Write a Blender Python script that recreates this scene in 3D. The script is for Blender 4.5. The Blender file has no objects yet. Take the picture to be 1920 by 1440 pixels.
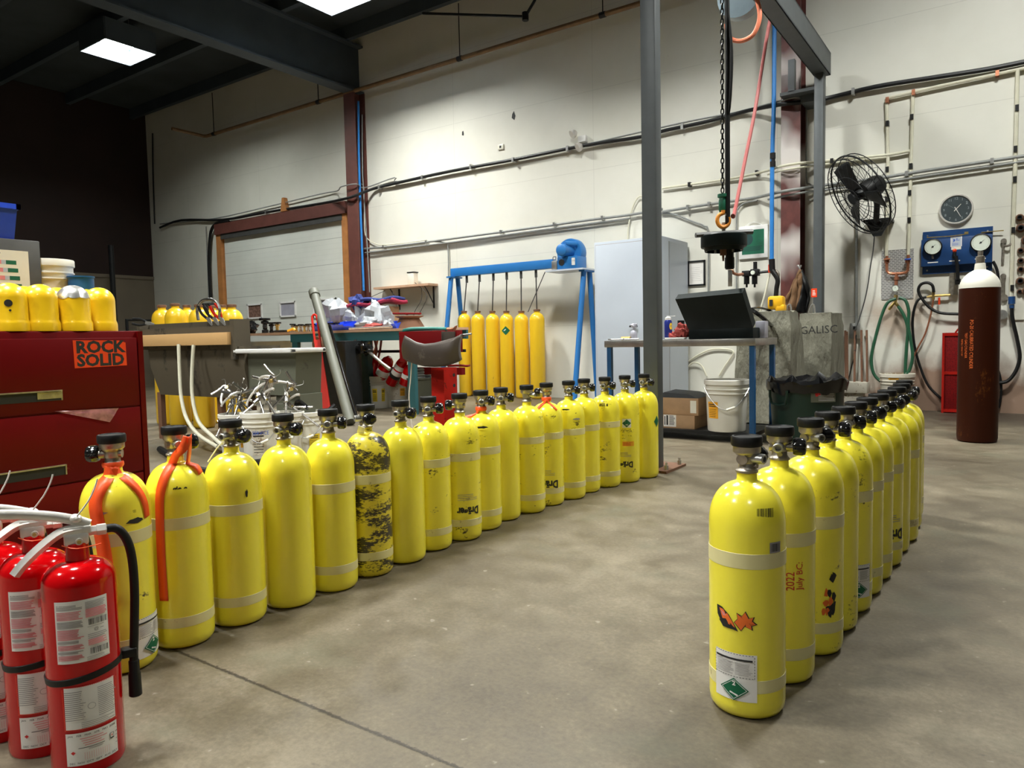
import bpy, math, random
from mathutils import Vector, Matrix, noise
PI = math.pi
R = math.radians
random.seed(7)
scn = bpy.context.scene
col = scn.collection

# ---------------------------------------------------------------- camera
FPX, YAW, PIT, ROL = 1352.7, .609, .063, -.021
_f = Vector((-math.sin(YAW)*math.cos(PIT), math.cos(YAW)*math.cos(PIT), -math.sin(PIT)))
_r = Vector((math.cos(YAW), math.sin(YAW), 0)); _d = _f.cross(_r)
CR = _r*math.cos(ROL)-_d*math.sin(ROL); CD = _d*math.cos(ROL)+_r*math.sin(ROL); CF = _f
cam = bpy.data.objects.new('camera', bpy.data.cameras.new('camera')); col.objects.link(cam)
M3 = Matrix((CR, -CD, -CF)).transposed()
cam.matrix_world = Matrix.Translation((0, 0, 1)) @ M3.to_4x4()
cam.data.sensor_width = 36; cam.data.lens = FPX/1920*36; cam.data.clip_start = .02; cam.data.clip_end = 100
scn.camera = cam

# ---------------------------------------------------------------- world and exposure
w = bpy.data.worlds.new('world'); scn.world = w; w.use_nodes = True
w.node_tree.nodes['Background'].inputs[0].default_value = (.75, .8, .85, 1)
w.node_tree.nodes['Background'].inputs[1].default_value = .04
scn.view_settings.view_transform = 'Standard'; scn.view_settings.look = 'None'
scn.view_settings.gamma = 1; scn.view_settings.exposure = 0.18; scn.view_settings.use_curve_mapping = False
LAMPS = [(-13.6, 7.1, .45), (-8.7, 7.8, 2.0), (-4.2, 6.4, 1.9), (.3, 6.3, 1.25), (-7.6, 1.2, 1.5), (-3.2, .6, 1.5), (-4.6, -3.4, 2.4), (2.2, -3.4, .35)]  # last two lamps are added behind the camera to light the cylinder fronts
LAMP_W = 270
LAMP_Z = 6.5
WALL = 10.26

# ---------------------------------------------------------------- pixel -> place helpers (design frame 1920x1440)
def ray(px, py): return CR*((px-960)/FPX)+CD*((py-720)/FPX)+CF
def PY(px, py, Y=WALL):
    r = ray(px, py); t = Y/r.y; return Vector((r.x*t, Y, 1+r.z*t))
def PX(px, py, X):
    r = ray(px, py); t = X/r.x; return Vector((X, r.y*t, 1+r.z*t))
def PZ(px, py, z=0):
    r = ray(px, py); t = (z-1)/r.z; return Vector((r.x*t, r.y*t, z))
def PD(px, py, D): return ray(px, py)*D+Vector((0, 0, 1))

# ---------------------------------------------------------------- mesh builder
class MB:
    def __init__(s): s.v = []; s.f = []; s.mi = []; s.cur = 0
    def add(s, vs, fs, M=None):
        b = len(s.v)
        s.v += [(M @ Vector(v)) if M else Vector(v) for v in vs]
        s.f += [tuple(i+b for i in f) for f in fs]; s.mi += [s.cur]*len(fs); return s
    def box(s, c, d, M=None, bev=0):
        x, y, z = [q/2 for q in d]; T = Matrix.Translation(c); T = (M @ T) if M else T
        if bev <= 0:
            return s.add([(a*x, b*y, e*z) for a in (-1, 1) for b in (-1, 1) for e in (-1, 1)],
                         [(0, 1, 3, 2), (4, 6, 7, 5), (0, 4, 5, 1), (2, 3, 7, 6), (0, 2, 6, 4), (1, 5, 7, 3)], T)
        import bmesh
        bm = bmesh.new(); bmesh.ops.create_cube(bm, size=1)
        for v in bm.verts: v.co = Vector((v.co.x*2*x, v.co.y*2*y, v.co.z*2*z))
        bmesh.ops.bevel(bm, geom=list(bm.edges), offset=bev, segments=2, profile=.5, affect='EDGES')
        bm.verts.index_update()
        vs = [v.co.copy() for v in bm.verts]; fs = [tuple(v.index for v in f.verts) for f in bm.faces]; bm.free()
        return s.add(vs, fs, T)
    def bx(s, x0, x1, y0, y1, z0, z1, M=None, bev=0):
        return s.box(((x0+x1)/2, (y0+y1)/2, (z0+z1)/2), (abs(x1-x0), abs(y1-y0), abs(z1-z0)), M, bev)
    def lathe(s, prof, n=32, M=None, cap=True, a0=0, a1=2*PI):
        full = abs(a1-a0-2*PI) < 1e-6; k = n if full else n+1
        vs = []; fs = []
        for r, z in prof:
            for i in range(k):
                a = a0+(a1-a0)*i/n; vs.append((r*math.cos(a), r*math.sin(a), z))
        for j in range(len(prof)-1):
            for i in range(n):
                i2 = (i+1) % k if full else i+1
                fs.append((j*k+i, j*k+i2, (j+1)*k+i2, (j+1)*k+i))
        if cap and full:
            if prof[0][0] > 1e-6: fs.append(tuple(reversed(range(k))))
            if prof[-1][0] > 1e-6: fs.append(tuple(range((len(prof)-1)*k, len(prof)*k)))
        return s.add(vs, fs, M)
    def cyl(s, p0, p1, r0, r1=None, n=16):
        p0 = Vector(p0); p1 = Vector(p1); r1 = r0 if r1 is None else r1
        d = p1-p0; L = d.length
        q = d.to_track_quat('Z', 'Y').to_matrix().to_4x4()
        return s.lathe([(r0, 0), (r1, L)], n, Matrix.Translation(p0) @ q)
    def lat(s, p0, p1, prof, n=24):
        p0 = Vector(p0); d = Vector(p1)-p0
        return s.lathe(prof, n, Matrix.Translation(p0) @ d.to_track_quat('Z', 'Y').to_matrix().to_4x4())
    def tube(s, pts, r, n=8, smooth=0, flat=None, closed=False):
        pts = [Vector(p) for p in pts]
        if smooth: pts = spline(pts, smooth, closed)
        vs = []; fs = []; m = len(pts); up = None
        for i, p in enumerate(pts):
            if closed: t = pts[(i+1) % m]-pts[i-1]
            else: t = pts[min(i+1, m-1)]-pts[max(i-1, 0)]
            t.normalize()
            if up is None:
                up = Vector((0, 0, 1)) if abs(t.z) < .9 else Vector((1, 0, 0))
            a = (up-t*up.dot(t)); a.normalize(); b = t.cross(a); up = a
            ri = r[i*len(r)//m] if isinstance(r, (list, tuple)) else r
            for k in range(n):
                th = 2*PI*k/n
                ca, sa = math.cos(th)*ri, math.sin(th)*ri
                if flat: sa *= flat
                vs.append(p+a*ca+b*sa)
        for i in range(m if closed else m-1):
            j = (i+1) % m
            for k in range(n): fs.append((i*n+k, i*n+(k+1) % n, j*n+(k+1) % n, j*n+k))
        if not closed:
            fs.append(tuple(reversed(range(n)))); fs.append(tuple(range((m-1)*n, m*n)))
        return s.add(vs, fs)
    def sph(s, c, r, sc=(1, 1, 1), n=16, M=None):
        prof = [(math.sin(PI*i/10)*r, -math.cos(PI*i/10)*r) for i in range(11)]
        T = Matrix.Translation(c) @ Matrix.Diagonal((*sc, 1))
        return s.lathe(prof, n, (M @ T) if M else T, cap=False)
    def prism(s, poly, y0, y1, M=None):
        """polygon in (x,z), extruded along y"""
        n = len(poly)
        vs = [(x, y0, z) for x, z in poly]+[(x, y1, z) for x, z in poly]
        fs = [tuple(range(n)), tuple(reversed(range(n, 2*n)))]+[(i, i+n, (i+1) % n+n, (i+1) % n) for i in range(n)]
        return s.add(vs, fs, M)
    def sheet(s, fn, nu, nv, th=0):
        vs = [Vector(fn(i/nu, j/nv)) for j in range(nv+1) for i in range(nu+1)]
        fs = [(j*(nu+1)+i, j*(nu+1)+i+1, (j+1)*(nu+1)+i+1, (j+1)*(nu+1)+i) for j in range(nv) for i in range(nu)]
        return s.add(vs, fs)
    def blob(s, c, rad, sc=(1, 1, 1), amp=.3, fr=6, seed=0, n=20, M=None):
        T = (M if M else Matrix())
        vs = []; fs = []; m = n//2; o = Vector((seed*3.1, seed*1.7, seed))
        for j in range(m+1):
            for i in range(n):
                th = PI*j/m; ph = 2*PI*i/n
                d = Vector((math.sin(th)*math.cos(ph), math.sin(th)*math.sin(ph), math.cos(th)))
                k = rad*(1+amp*noise.noise(d*fr*.35+o)*1.6+amp*.6*abs(noise.noise(d*fr+o)))
                vs.append(T @ Vector((c[0]+d.x*k*sc[0], c[1]+d.y*k*sc[1], c[2]+d.z*k*sc[2])))
        for j in range(m):
            for i in range(n): fs.append((j*n+i, (j+1)*n+i, (j+1)*n+(i+1) % n, j*n+(i+1) % n))
        return s.add(vs, fs)
    def build(s, name, mat, parent=None, W=False, ang=35, solid=0):
        me = bpy.data.meshes.new(name)
        off = Vector((0, 0, 0))
        if W and parent is not None:
            p = parent
            while p is not None: off = off+p.location; p = p.parent
        me.from_pydata([v-off for v in s.v], [], s.f)
        for m in (mat if isinstance(mat, (list, tuple)) else [mat]): me.materials.append(m)
        if any(s.mi): me.polygons.foreach_set('material_index', s.mi)
        me.polygons.foreach_set('use_smooth', [True]*len(me.polygons)); me.update()
        me.set_sharp_from_angle(angle=R(ang))
        o = bpy.data.objects.new(name, me); col.objects.link(o)
        if parent is not None: o.parent = parent
        if solid:
            md = o.modifiers.new('solid', 'SOLIDIFY'); md.thickness = solid; md.offset = 0
        return o
def spline(pts, k, closed=False):
    out = []; n = len(pts)
    for i in range(n if closed else n-1):
        if closed: a, b, c, d = pts[i-1], pts[i], pts[(i+1) % n], pts[(i+2) % n]
        else: a, b, c, d = pts[max(i-1, 0)], pts[i], pts[i+1], pts[min(i+2, n-1)]
        for j in range(k):
            t = j/k
            out.append(.5*((2*b)+(c-a)*t+(2*a-5*b+4*c-d)*t*t+(3*b-a-3*c+d)*t*t*t))
    if not closed: out.append(pts[-1])
    return out
def tag(o, label=None, cat=None, group=None, kind=None):
    if label: o['label'] = label
    if cat: o['category'] = cat
    if group: o['group'] = group
    if kind: o['kind'] = kind
    return o
def thing(name, loc, label, cat, group=None, rz=0):
    o = bpy.data.objects.new(name, None); col.objects.link(o); o.empty_display_size = .05
    o.location = loc; o.rotation_euler = (0, 0, rz); tag(o, label, cat, group); return o
def solo(name, mb, mat, label, cat, group=None, loc=None, ang=35, solid=0):
    """one-mesh thing built in world coordinates; its origin moves to loc"""
    if loc is None:
        n = len(mb.v); loc = Vector((sum(v.x for v in mb.v)/n, sum(v.y for v in mb.v)/n, min(v.z for v in mb.v)))
    loc = Vector(loc); mb.v = [v-loc for v in mb.v]
    o = mb.build(name, mat, None, False, ang, solid); o.location = loc
    return tag(o, label, cat, group)
def struct(name, mb, mat, parent=None, ang=35):
    o = mb.build(name, mat, parent, True, ang)
    if parent is None: o['kind'] = 'structure'
    return o
def copy_tree(o, parent=None):
    c = o.copy(); col.objects.link(c); c.parent = parent
    for ch in list(o.children): copy_tree(ch, c)
    return c

# ---------------------------------------------------------------- materials
def nm(name):
    m = bpy.data.materials.new(name); m.use_nodes = True; return m, m.node_tree, m.node_tree.nodes['Principled BSDF']
def ramp(nt, fac, stops):
    r = nt.nodes.new('ShaderNodeValToRGB'); e = r.color_ramp.elements
    while len(e) < len(stops): e.new(.5)
    for i, (p, c) in enumerate(stops):
        e[i].position = p; e[i].color = (*c, 1) if len(c) == 3 else c
    nt.links.new(fac, r.inputs[0]); return r.outputs[0]
def mixc(nt, fac, a, b, typ='MIX'):
    m = nt.nodes.new('ShaderNodeMix'); m.data_type = 'RGBA'; m.blend_type = typ
    for idx, x in ((6, a), (7, b)):
        if hasattr(x, 'node'): nt.links.new(x, m.inputs[idx])
        else: m.inputs[idx].default_value = (*x, 1)
    if hasattr(fac, 'node'): nt.links.new(fac, m.inputs[0])
    else: m.inputs[0].default_value = fac
    return m.outputs[2]
def math_(nt, op, a, b=None):
    m = nt.nodes.new('ShaderNodeMath'); m.operation = op
    for i, x in enumerate((a, b)):
        if x is None: continue
        if hasattr(x, 'node'): nt.links.new(x, m.inputs[i])
        else: m.inputs[i].default_value = x
    return m.outputs[0]
def coords(nt, rnd=True, scale=(1, 1, 1)):
    tc = nt.nodes.new('ShaderNodeTexCoord'); mp = nt.nodes.new('ShaderNodeMapping')
    nt.links.new(tc.outputs['Object'], mp.inputs[0]); mp.inputs['Scale'].default_value = scale
    if rnd:
        oi = nt.nodes.new('ShaderNodeObjectInfo')
        v = math_(nt, 'MULTIPLY', oi.outputs['Random'], 40.0)
        cb = nt.nodes.new('ShaderNodeCombineXYZ')
        for i in range(3): nt.links.new(v, cb.inputs[i])
        nt.links.new(cb.outputs[0], mp.inputs['Location'])
    return mp.outputs[0]
def noi(nt, vec, scale, detail=4, rough=.55):
    n = nt.nodes.new('ShaderNodeTexNoise'); n.inputs['Scale'].default_value = scale
    n.inputs['Detail'].default_value = detail; n.inputs['Roughness'].default_value = rough
    if vec is not None: nt.links.new(vec, n.inputs['Vector'])
    return n.outputs['Fac']
def bump(nt, b, h, st=.3, dist=.01):
    n = nt.nodes.new('ShaderNodeBump'); n.inputs['Strength'].default_value = st; n.inputs['Distance'].default_value = dist
    nt.links.new(h, n.inputs['Height']); nt.links.new(n.outputs[0], b.inputs['Normal'])
def mat(name, c, rough=.5, metal=0, var=.12, scale=8, spec=.5, bmp=0, coat=0):
    m, nt, b = nm(name); v = coords(nt); n = noi(nt, v, scale)
    d = tuple(max(0, x*(1-var)) for x in c); e = tuple(min(1, x*(1+var*.6)) for x in c)
    nt.links.new(ramp(nt, n, [(.3, d), (.7, e)]), b.inputs['Base Color'])
    b.inputs['Roughness'].default_value = rough; b.inputs['Metallic'].default_value = metal
    b.inputs['Specular IOR Level'].default_value = spec; b.inputs['Coat Weight'].default_value = coat
    if bmp: bump(nt, b, n, bmp, .01)
    return m
def worn(name, c, dirt, amt, rough=.3, scale=9, stretch=(1, 1, 1), metal=0, fine=60, coat=0, spec=.5):
    """paint with scuffs; amt 0..1 how much of the dirt colour shows"""
    m, nt, b = nm(name); v = coords(nt, scale=stretch)
    n1 = noi(nt, v, scale, 6, .65); n2 = noi(nt, v, fine, 3, .7)
    base = ramp(nt, n1, [(.25, tuple(x*.93 for x in c)), (.75, c)])
    k = math_(nt, 'ADD', math_(nt, 'MULTIPLY', n1, .7), math_(nt, 'MULTIPLY', n2, .3))
    lo = .70-.25*amt
    fac = ramp(nt, k, [(lo, (0, 0, 0)), (lo+.05, (1, 1, 1))])
    nt.links.new(mixc(nt, fac, base, dirt), b.inputs['Base Color'])
    b.inputs['Roughness'].default_value = rough; b.inputs['Metallic'].default_value = metal; b.inputs['Coat Weight'].default_value = coat
    b.inputs['Coat Roughness'].default_value = .08; b.inputs['Specular IOR Level'].default_value = spec
    return m
def emis(name, c, s):
    m, nt, b = nm(name); b.inputs['Base Color'].default_value = (*c, 1)
    b.inputs['Emission Color'].default_value = (*c, 1); b.inputs['Emission Strength'].default_value = s; return m
YEL = (.955, .835, .055)
M = {}
M['yellow'] = worn('cylinder_yellow', YEL, (.22, .17, .03), .15, .22, 10, (1, 1, .7), coat=.4)
M['yellow_scuffed'] = worn('cylinder_yellow_scuffed', YEL, (.09, .07, .02), .42, .25, 9, (1, 1, 1.6), coat=.35)
M['yellow_dirty'] = worn('cylinder_yellow_dirty', (.80, .66, .04), (.04, .032, .018), .87, .35, 7, (1, 1, 2.6), coat=.2)
M['yellow_deep'] = worn('storage_cylinder_yellow', (.83, .52, .02), (.2, .09, .02), .25, .3, 14, (1, 1, .25), coat=.2)
M['yellow_cap'] = worn('cap_yellow', (.85, .53, .01), (.12, .05, .02), .2, .3, 8, coat=.3)
M['tape'] = worn('reflective_tape', (.74, .67, .33), (.45, .38, .16), .45, .45, 12)
M['brass_dark'] = mat('valve_metal', (.42, .38, .32), .38, .85, .3, 30)
M['steel'] = mat('steel', (.55, .55, .53), .35, .9, .2, 20)
M['chrome'] = mat('chrome', (.50, .48, .45), .25, .95, .3, 30)
M['black_rubber'] = mat('black_rubber', (.008, .008, .008), .5, 0, .3, 20, spec=.3)
M['black_gloss'] = mat('black_gloss_plastic', (.01, .01, .01), .12, 0, .3, 20)
M['black_metal'] = mat('black_metal', (.01, .011, .012), .45, .0, .3, 20, spec=.35)
M['white'] = mat('white_paint', (.78, .78, .76), .4, 0, .06)
M['cream'] = mat('cream_plastic', (.78, .76, .66), .4, 0, .06)
M['bucket'] = worn('bucket_plastic', (.78, .76, .68), (.5, .44, .34), .25, .4, 7)
M['bucket_dirty'] = worn('bucket_plastic_dirty', (.66, .62, .52), (.3, .22, .14), .6, .5, 6)
M['red_paint'] = worn('cabinet_red_paint', (.115, .001, .002), (.45, .12, .1), .08, .4, 10, fine=90, spec=.15)
M['red_paint2'] = worn('stand_red_paint', (.36, .010, .005), (.10, .01, .006), .5, .5, 7, spec=.15)
M['red_dark'] = worn('dark_red_paint', (.17, .004, .005), (.05, .008, .008), .4, .5, 7, spec=.15)
M['ext_red'] = mat('extinguisher_red', (.50, .0012, .003), .12, 0, .05, spec=.35, coat=.1)
M['silver'] = mat('silver_paint', (.72, .69, .64), .32, .35, .12, 25)
M['orange_tape'] = mat('orange_ribbon', (.95, .10, .012), .45, 0, .08)
M['green_label'] = mat('green_ink', (.0, .12, .05), .5, 0, .1)
M['paper'] = mat('paper', (.8, .78, .74), .6, 0, .05)
M['ink'] = mat('black_ink', (.015, .015, .015), .6, 0, .1)
M['grey_ink'] = mat('grey_ink', (.35, .33, .32), .6, 0, .1)
M['pink_ink'] = mat('pink_print', (.75, .25, .27), .6, 0, .1)
M['red_ink'] = mat('red_ink', (.6, .02, .02), .6, 0, .1)
M['blue_ink'] = mat('blue_ink', (.03, .1, .5), .6, 0, .1)
M['orange_ink'] = mat('orange_ink', (.85, .16, .02), .6, 0, .2)
M['yellow_label'] = mat('yellow_label', (.85, .62, .03), .5, 0, .05)
M['orange_label'] = mat('orange_label', (.9, .42, .02), .5, 0, .05)
M['red_label'] = mat('red_orange_label', (.85, .06, .01), .4, 0, .05)
M['grey_post'] = mat('grey_steel_paint', (.085, .095, .10), .5, .1, .12, 6)
M['maroon'] = None
M['blue_frame'] = worn('blue_frame_paint', (.02, .16, .45), (.02, .1, .25), .2, .4, 8)
M['blue_leg'] = mat('blue_leg_paint', (.012, .09, .24), .4, 0, .2)
M['blue_panel'] = mat('blue_panel_paint', (.008, .05, .17), .4, 0, .15)
M['blue_plastic'] = mat('blue_plastic', (.03, .09, .72), .35, 0, .1)
M['blue_hose'] = mat('blue_hose', (.03, .22, .62), .4, 0, .1)
M['white_cabinet'] = mat('cabinet_white_enamel', (.48, .53, .60), .35, 0, .04, 2)
M['grey_conduit'] = mat('galvanised_conduit', (.27, .28, .27), .6, .2, .15, 15)
M['cream_hose'] = mat('cream_hose', (.68, .66, .52), .45, 0, .08)
M['teal'] = worn('teal_bench_paint', (.025, .115, .13), (.03, .06, .06), .3, .45, 7)
M['teal_dark'] = mat('dark_teal_steel', (.012, .05, .05), .5, 0, .2)
M['stainless'] = mat('brushed_stainless', (.40, .38, .35), .32, .8, .25, 6)
M['card'] = mat('cardboard', (.42, .26, .14), .8, 0, .15)
M['wood'] = worn('raw_pine', (.62, .38, .16), (.15, .08, .03), .35, .6, 5, (1, 1, 5))
M['wood_jamb'] = mat('wooden_jamb', (.48, .20, .06), .55, 0, .2, 5)
M['wood_shelf'] = mat('shelf_board', (.55, .34, .22), .6, 0, .15)
M['concrete_tub'] = worn('concrete_tub', (.078, .062, .038), (.024, .019, .012), .55, .75, 5, (1, 1, .4))
M['tub_green'] = worn('grey_green_tub', (.115, .12, .085), (.08, .08, .06), .4, .6, 4)
M['canvas'] = worn('grey_green_canvas', (.19, .185, .14), (.13, .12, .09), .55, .9, 4)
M['brown_jacket'] = worn('brown_canvas', (.17, .09, .04), (.05, .025, .015), .5, .9, 8)
M['trash_green'] = mat('dark_green_plastic', (.003, .026, .018), .45, 0, .2)
M['bag_black'] = mat('black_bin_liner', (.002, .002, .0025), .22, 0, .2)
M['bag_clear'] = mat('cloudy_plastic_film', (.36, .38, .41), .3, 0, .12, 14)
M['brown_cyl'] = worn('brown_cylinder_paint', (.040, .0075, .0018), (.12, .035, .006), .40, .45, 4, (1, 1, .4), spec=.15)
M['grey_dark'] = mat('dark_grey_steel', (.06, .06, .058), .5, 0, .2)
M['grey_pipe'] = worn('grey_pipe', (.11, .115, .09), (.1, .09, .06), .5, .6, 7)
M['red_tool'] = worn('red_tool_paint', (.50, .018, .008), (.2, .02, .02), .3, .5, 7, spec=.15)
M['guard_sheet'] = worn('worn_sheet_metal', (.07, .055, .045), (.13, .11, .09), .45, .45, 4, metal=.3)
M['green_hose'] = mat('green_hose', (.02, .10, .05), .45, 0, .15)
M['red_hose'] = mat('red_hose', (.30, .075, .07), .45, 0, .1)
M['orange_hose'] = mat('orange_hose', (.75, .22, .12), .4, 0, .1)
M['copper'] = mat('copper_pipe', (.50, .20, .11), .4, .7, .3, 20)
M['brass'] = mat('brass', (.62, .45, .16), .3, .85, .2, 30)
M['green_paint'] = mat('green_hook_paint', (.01, .13, .07), .45, 0, .2)
M['orange_hook'] = mat('orange_hook_paint', (.75, .27, .03), .45, 0, .15)
M['clock_face'] = mat('dark_clock_face', (.05, .065, .07), .35, 0, .1)
M['clock_num'] = mat('grey_numerals', (.3, .34, .35), .5, 0, .05)
M['gauge_face'] = mat('gauge_face', (.72, .78, .68), .4, 0, .04)
M['tool_yellow'] = mat('yellow_tool_plastic', (.85, .45, .01), .4, 0, .1)
M['red_rag'] = mat('red_rag', (.35, .06, .05), .9, 0, .3)
M['blue_can'] = mat('blue_can', (.02, .035, .25), .3, .2, .1)
M['rust'] = worn('rusty_steel', (.16, .075, .04), (.05, .03, .02), .5, .8, 12)
M['dark_case'] = mat('black_case_plastic', (.0035, .008, .008), .45, 0, .3, spec=.2)
M['blue_cloth'] = mat('navy_cloth', (.03, .05, .22), .9, 0, .2)
M['red_cloth'] = mat('crimson_cloth', (.35, .02, .06), .9, 0, .2)
M['clear'] = mat('clear_plastic_sheet', (.45, .18, .2), .2, 0, .4, 30)
def wrinkle(m, sc, st):
    nt = m.node_tree; b = nt.nodes['Principled BSDF']; v = coords(nt, scale=(1, 1, .35)); h = noi(nt, v, sc, 5, .6)
    bump(nt, b, h, st, .08)
wrinkle(M['canvas'], 5, .9); wrinkle(M['brown_jacket'], 9, .5)
M['glass_grey'] = mat('door_glass_grey', (.36, .36, .42), .1, 0, .1)
M['glass_brown'] = mat('door_glass_brown', (.22, .13, .1), .12, 0, .5, 20)
M['teal_tool'] = mat('teal_tool', (.01, .2, .17), .4, 0, .2)

def maroon_mat():
    m, nt, b = nm('maroon_steel_with_white_overspray')
    v = coords(nt, False, (1.2, 1, .8)); n = noi(nt, v, 1.35, 2, .4); n2 = noi(nt, v, 9, 3)
    base = ramp(nt, n2, [(.3, (.085, .025, .022)), (.7, (.14, .042, .035))])
    f = ramp(nt, n, [(.52, (0, 0, 0)), (.62, (1, 1, 1))])
    nt.links.new(mixc(nt, f, base, (.62, .58, .55)), b.inputs['Base Color'])
    b.inputs['Roughness'].default_value = .45; return m
M['maroon'] = maroon_mat()
M['maroon_plain'] = mat('maroon_steel', (.13, .045, .035), .5, 0, .2, 5)

def wall_mat():
    m, nt, b = nm('white_wall_panels')
    tc = nt.nodes.new('ShaderNodeTexCoord'); P = tc.outputs['Object']
    sp = nt.nodes.new('ShaderNodeSeparateXYZ'); nt.links.new(P, sp.inputs[0]); X, Z = sp.outputs[0], sp.outputs[2]
    n1 = noi(nt, P, .8, 5, .6); n2 = noi(nt, P, 7, 5, .65)
    base = ramp(nt, n1, [(.3, (.66, .65, .57)), (.7, (.74, .73, .655))])
    # specks and chips
    sp1 = ramp(nt, n2, [(.68, (0, 0, 0)), (.74, (1, 1, 1))])
    base = mixc(nt, math_(nt, 'MULTIPLY', sp1, .25), base, (.40, .38, .33))
    # panel joints
    cb = nt.nodes.new('ShaderNodeCombineXYZ')
    nt.links.new(math_(nt, 'ADD', X, 8.31), cb.inputs[0]); nt.links.new(math_(nt, 'ADD', Z, 40-.93), cb.inputs[1])
    br = nt.nodes.new('ShaderNodeTexBrick'); br.offset = 0; nt.links.new(cb.outputs[0], br.inputs[0])
    br.inputs['Scale'].default_value = 1; br.inputs['Brick Width'].default_value = 2.81; br.inputs['Row Height'].default_value = 1.22
    br.inputs['Mortar Size'].default_value = .004; br.inputs['Mortar Smooth'].default_value = .3
    base = mixc(nt, math_(nt, 'MULTIPLY', br.outputs['Fac'], .35), base, (.36, .35, .31))
    # rust stains low on the right
    n3 = noi(nt, P, 2.2, 6, .6)
    low = ramp(nt, Z, [(.0, (1, 1, 1)), (.35, (.62, .62, .62)), (.75, (.25, .25, .25)), (1, (0, 0, 0))])
    mr = nt.nodes.new('ShaderNodeMapRange'); nt.links.new(X, mr.inputs[0])
    mr.inputs[1].default_value = -2.6; mr.inputs[2].default_value = -.9; mr.inputs[3].default_value = 0; mr.inputs[4].default_value = 1
    k = math_(nt, 'MULTIPLY', math_(nt, 'MULTIPLY', low, mr.outputs[0]), math_(nt, 'ADD', n3, .22))
    f = ramp(nt, k, [(.20, (0, 0, 0)), (.38, (1, 1, 1))])
    base = mixc(nt, math_(nt, 'MULTIPLY', f, .85), base, (.24, .12, .065))
    # brown patch round the hose rack
    d = nt.nodes.new('ShaderNodeVectorMath'); d.operation = 'DISTANCE'; nt.links.new(P, d.inputs[0]); d.inputs[1].default_value = (-1.25, WALL, 1.15)
    k2 = math_(nt, 'ADD', d.outputs['Value'], math_(nt, 'MULTIPLY', n3, .9))
    f2 = ramp(nt, k2, [(.55, (.7, .7, .7)), (.85, (0, 0, 0))])
    base = mixc(nt, math_(nt, 'MULTIPLY', f2, .9), base, (.36, .22, .13))
    nt.links.new(base, b.inputs['Base Color']); b.inputs['Roughness'].default_value = .5
    return m
def floor_mat():
    m, nt, b = nm('worn_concrete_floor')
    tc = nt.nodes.new('ShaderNodeTexCoord'); P = tc.outputs['Object']
    sp = nt.nodes.new('ShaderNodeSeparateXYZ'); nt.links.new(P, sp.inputs[0])
    n1 = noi(nt, P, .9, 6, .6); n2 = noi(nt, P, 6, 6, .7); n3 = noi(nt, P, 60, 3, .7); n4 = noi(nt, P, 2.3, 4, .6)
    k = math_(nt, 'ADD', math_(nt, 'MULTIPLY', n1, .5), math_(nt, 'ADD', math_(nt, 'MULTIPLY', n2, .3), math_(nt, 'MULTIPLY', n3, .2)))
    base = ramp(nt, k, [(.38, (.062, .047, .028)), (.5, (.118, .096, .061)), (.62, (.20, .168, .115))])
    g = ramp(nt, n4, [(.55, (0, 0, 0)), (.75, (.5, .5, .5))])
    base = mixc(nt, g, base, (.095, .100, .064))
    wh = ramp(nt, noi(nt, P, 24, 2, .5), [(.71, (0, 0, 0)), (.76, (.6, .6, .6))])
    base = mixc(nt, wh, base, (.27, .25, .20))
    dk = ramp(nt, noi(nt, P, 16, 3, .6), [(.70, (0, 0, 0)), (.78, (.6, .6, .6))])
    base = mixc(nt, dk, base, (.045, .036, .024))
    # wet rusty patch by the brown cylinder
    d = nt.nodes.new('ShaderNodeVectorMath'); d.operation = 'DISTANCE'; nt.links.new(P, d.inputs[0]); d.inputs[1].default_value = (-.2, 9.9, 0)
    f2 = ramp(nt, math_(nt, 'ADD', math_(nt, 'MULTIPLY', d.outputs['Value'], .35), math_(nt, 'MULTIPLY', n2, .5)), [(.35, (.8, .8, .8)), (.8, (0, 0, 0))])
    base = mixc(nt, f2, base, (.025, .017, .012))
    # saw-cut joint across the floor
    y = math_(nt, 'ADD', sp.outputs[1], math_(nt, 'MULTIPLY', math_(nt, 'SUBTRACT', n3, .5), .02))
    dist = math_(nt, 'ABSOLUTE', math_(nt, 'SUBTRACT', y, 1.249+.005))
    j = ramp(nt, dist, [(.003, (1, 1, 1)), (.008, (0, 0, 0))])
    xr = ramp(nt, math_(nt, 'MULTIPLY', math_(nt, 'ADD', sp.outputs[0], 4.0), .2), [(.0, (1, 1, 1)), (.97, (1, 1, 1)), (1, (0, 0, 0))])
    j = math_(nt, 'MULTIPLY', j, 1.0)
    base = mixc(nt, j, base, (.022, .016, .009))
    nt.links.new(base, b.inputs['Base Color'])
    nt.links.new(ramp(nt, n2, [(.3, (.42, .42, .42)), (.7, (.6, .6, .6))]), b.inputs['Roughness'])
    bump(nt, b, math_(nt, 'SUBTRACT', n2, math_(nt, 'MULTIPLY', j, 1.5)), .12, .01)
    return m
M['wall'] = wall_mat(); M['floor'] = floor_mat()
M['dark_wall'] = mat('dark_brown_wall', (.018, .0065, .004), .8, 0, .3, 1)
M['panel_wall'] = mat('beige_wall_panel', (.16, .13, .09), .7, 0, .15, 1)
M['ceiling'] = mat('dark_ceiling_insulation', (.035, .045, .05), .8, 0, .3, 1)
M['girder'] = mat('dark_girder_paint', (.045, .06, .075), .6, 0, .2, 2)
M['door_white'] = None
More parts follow.
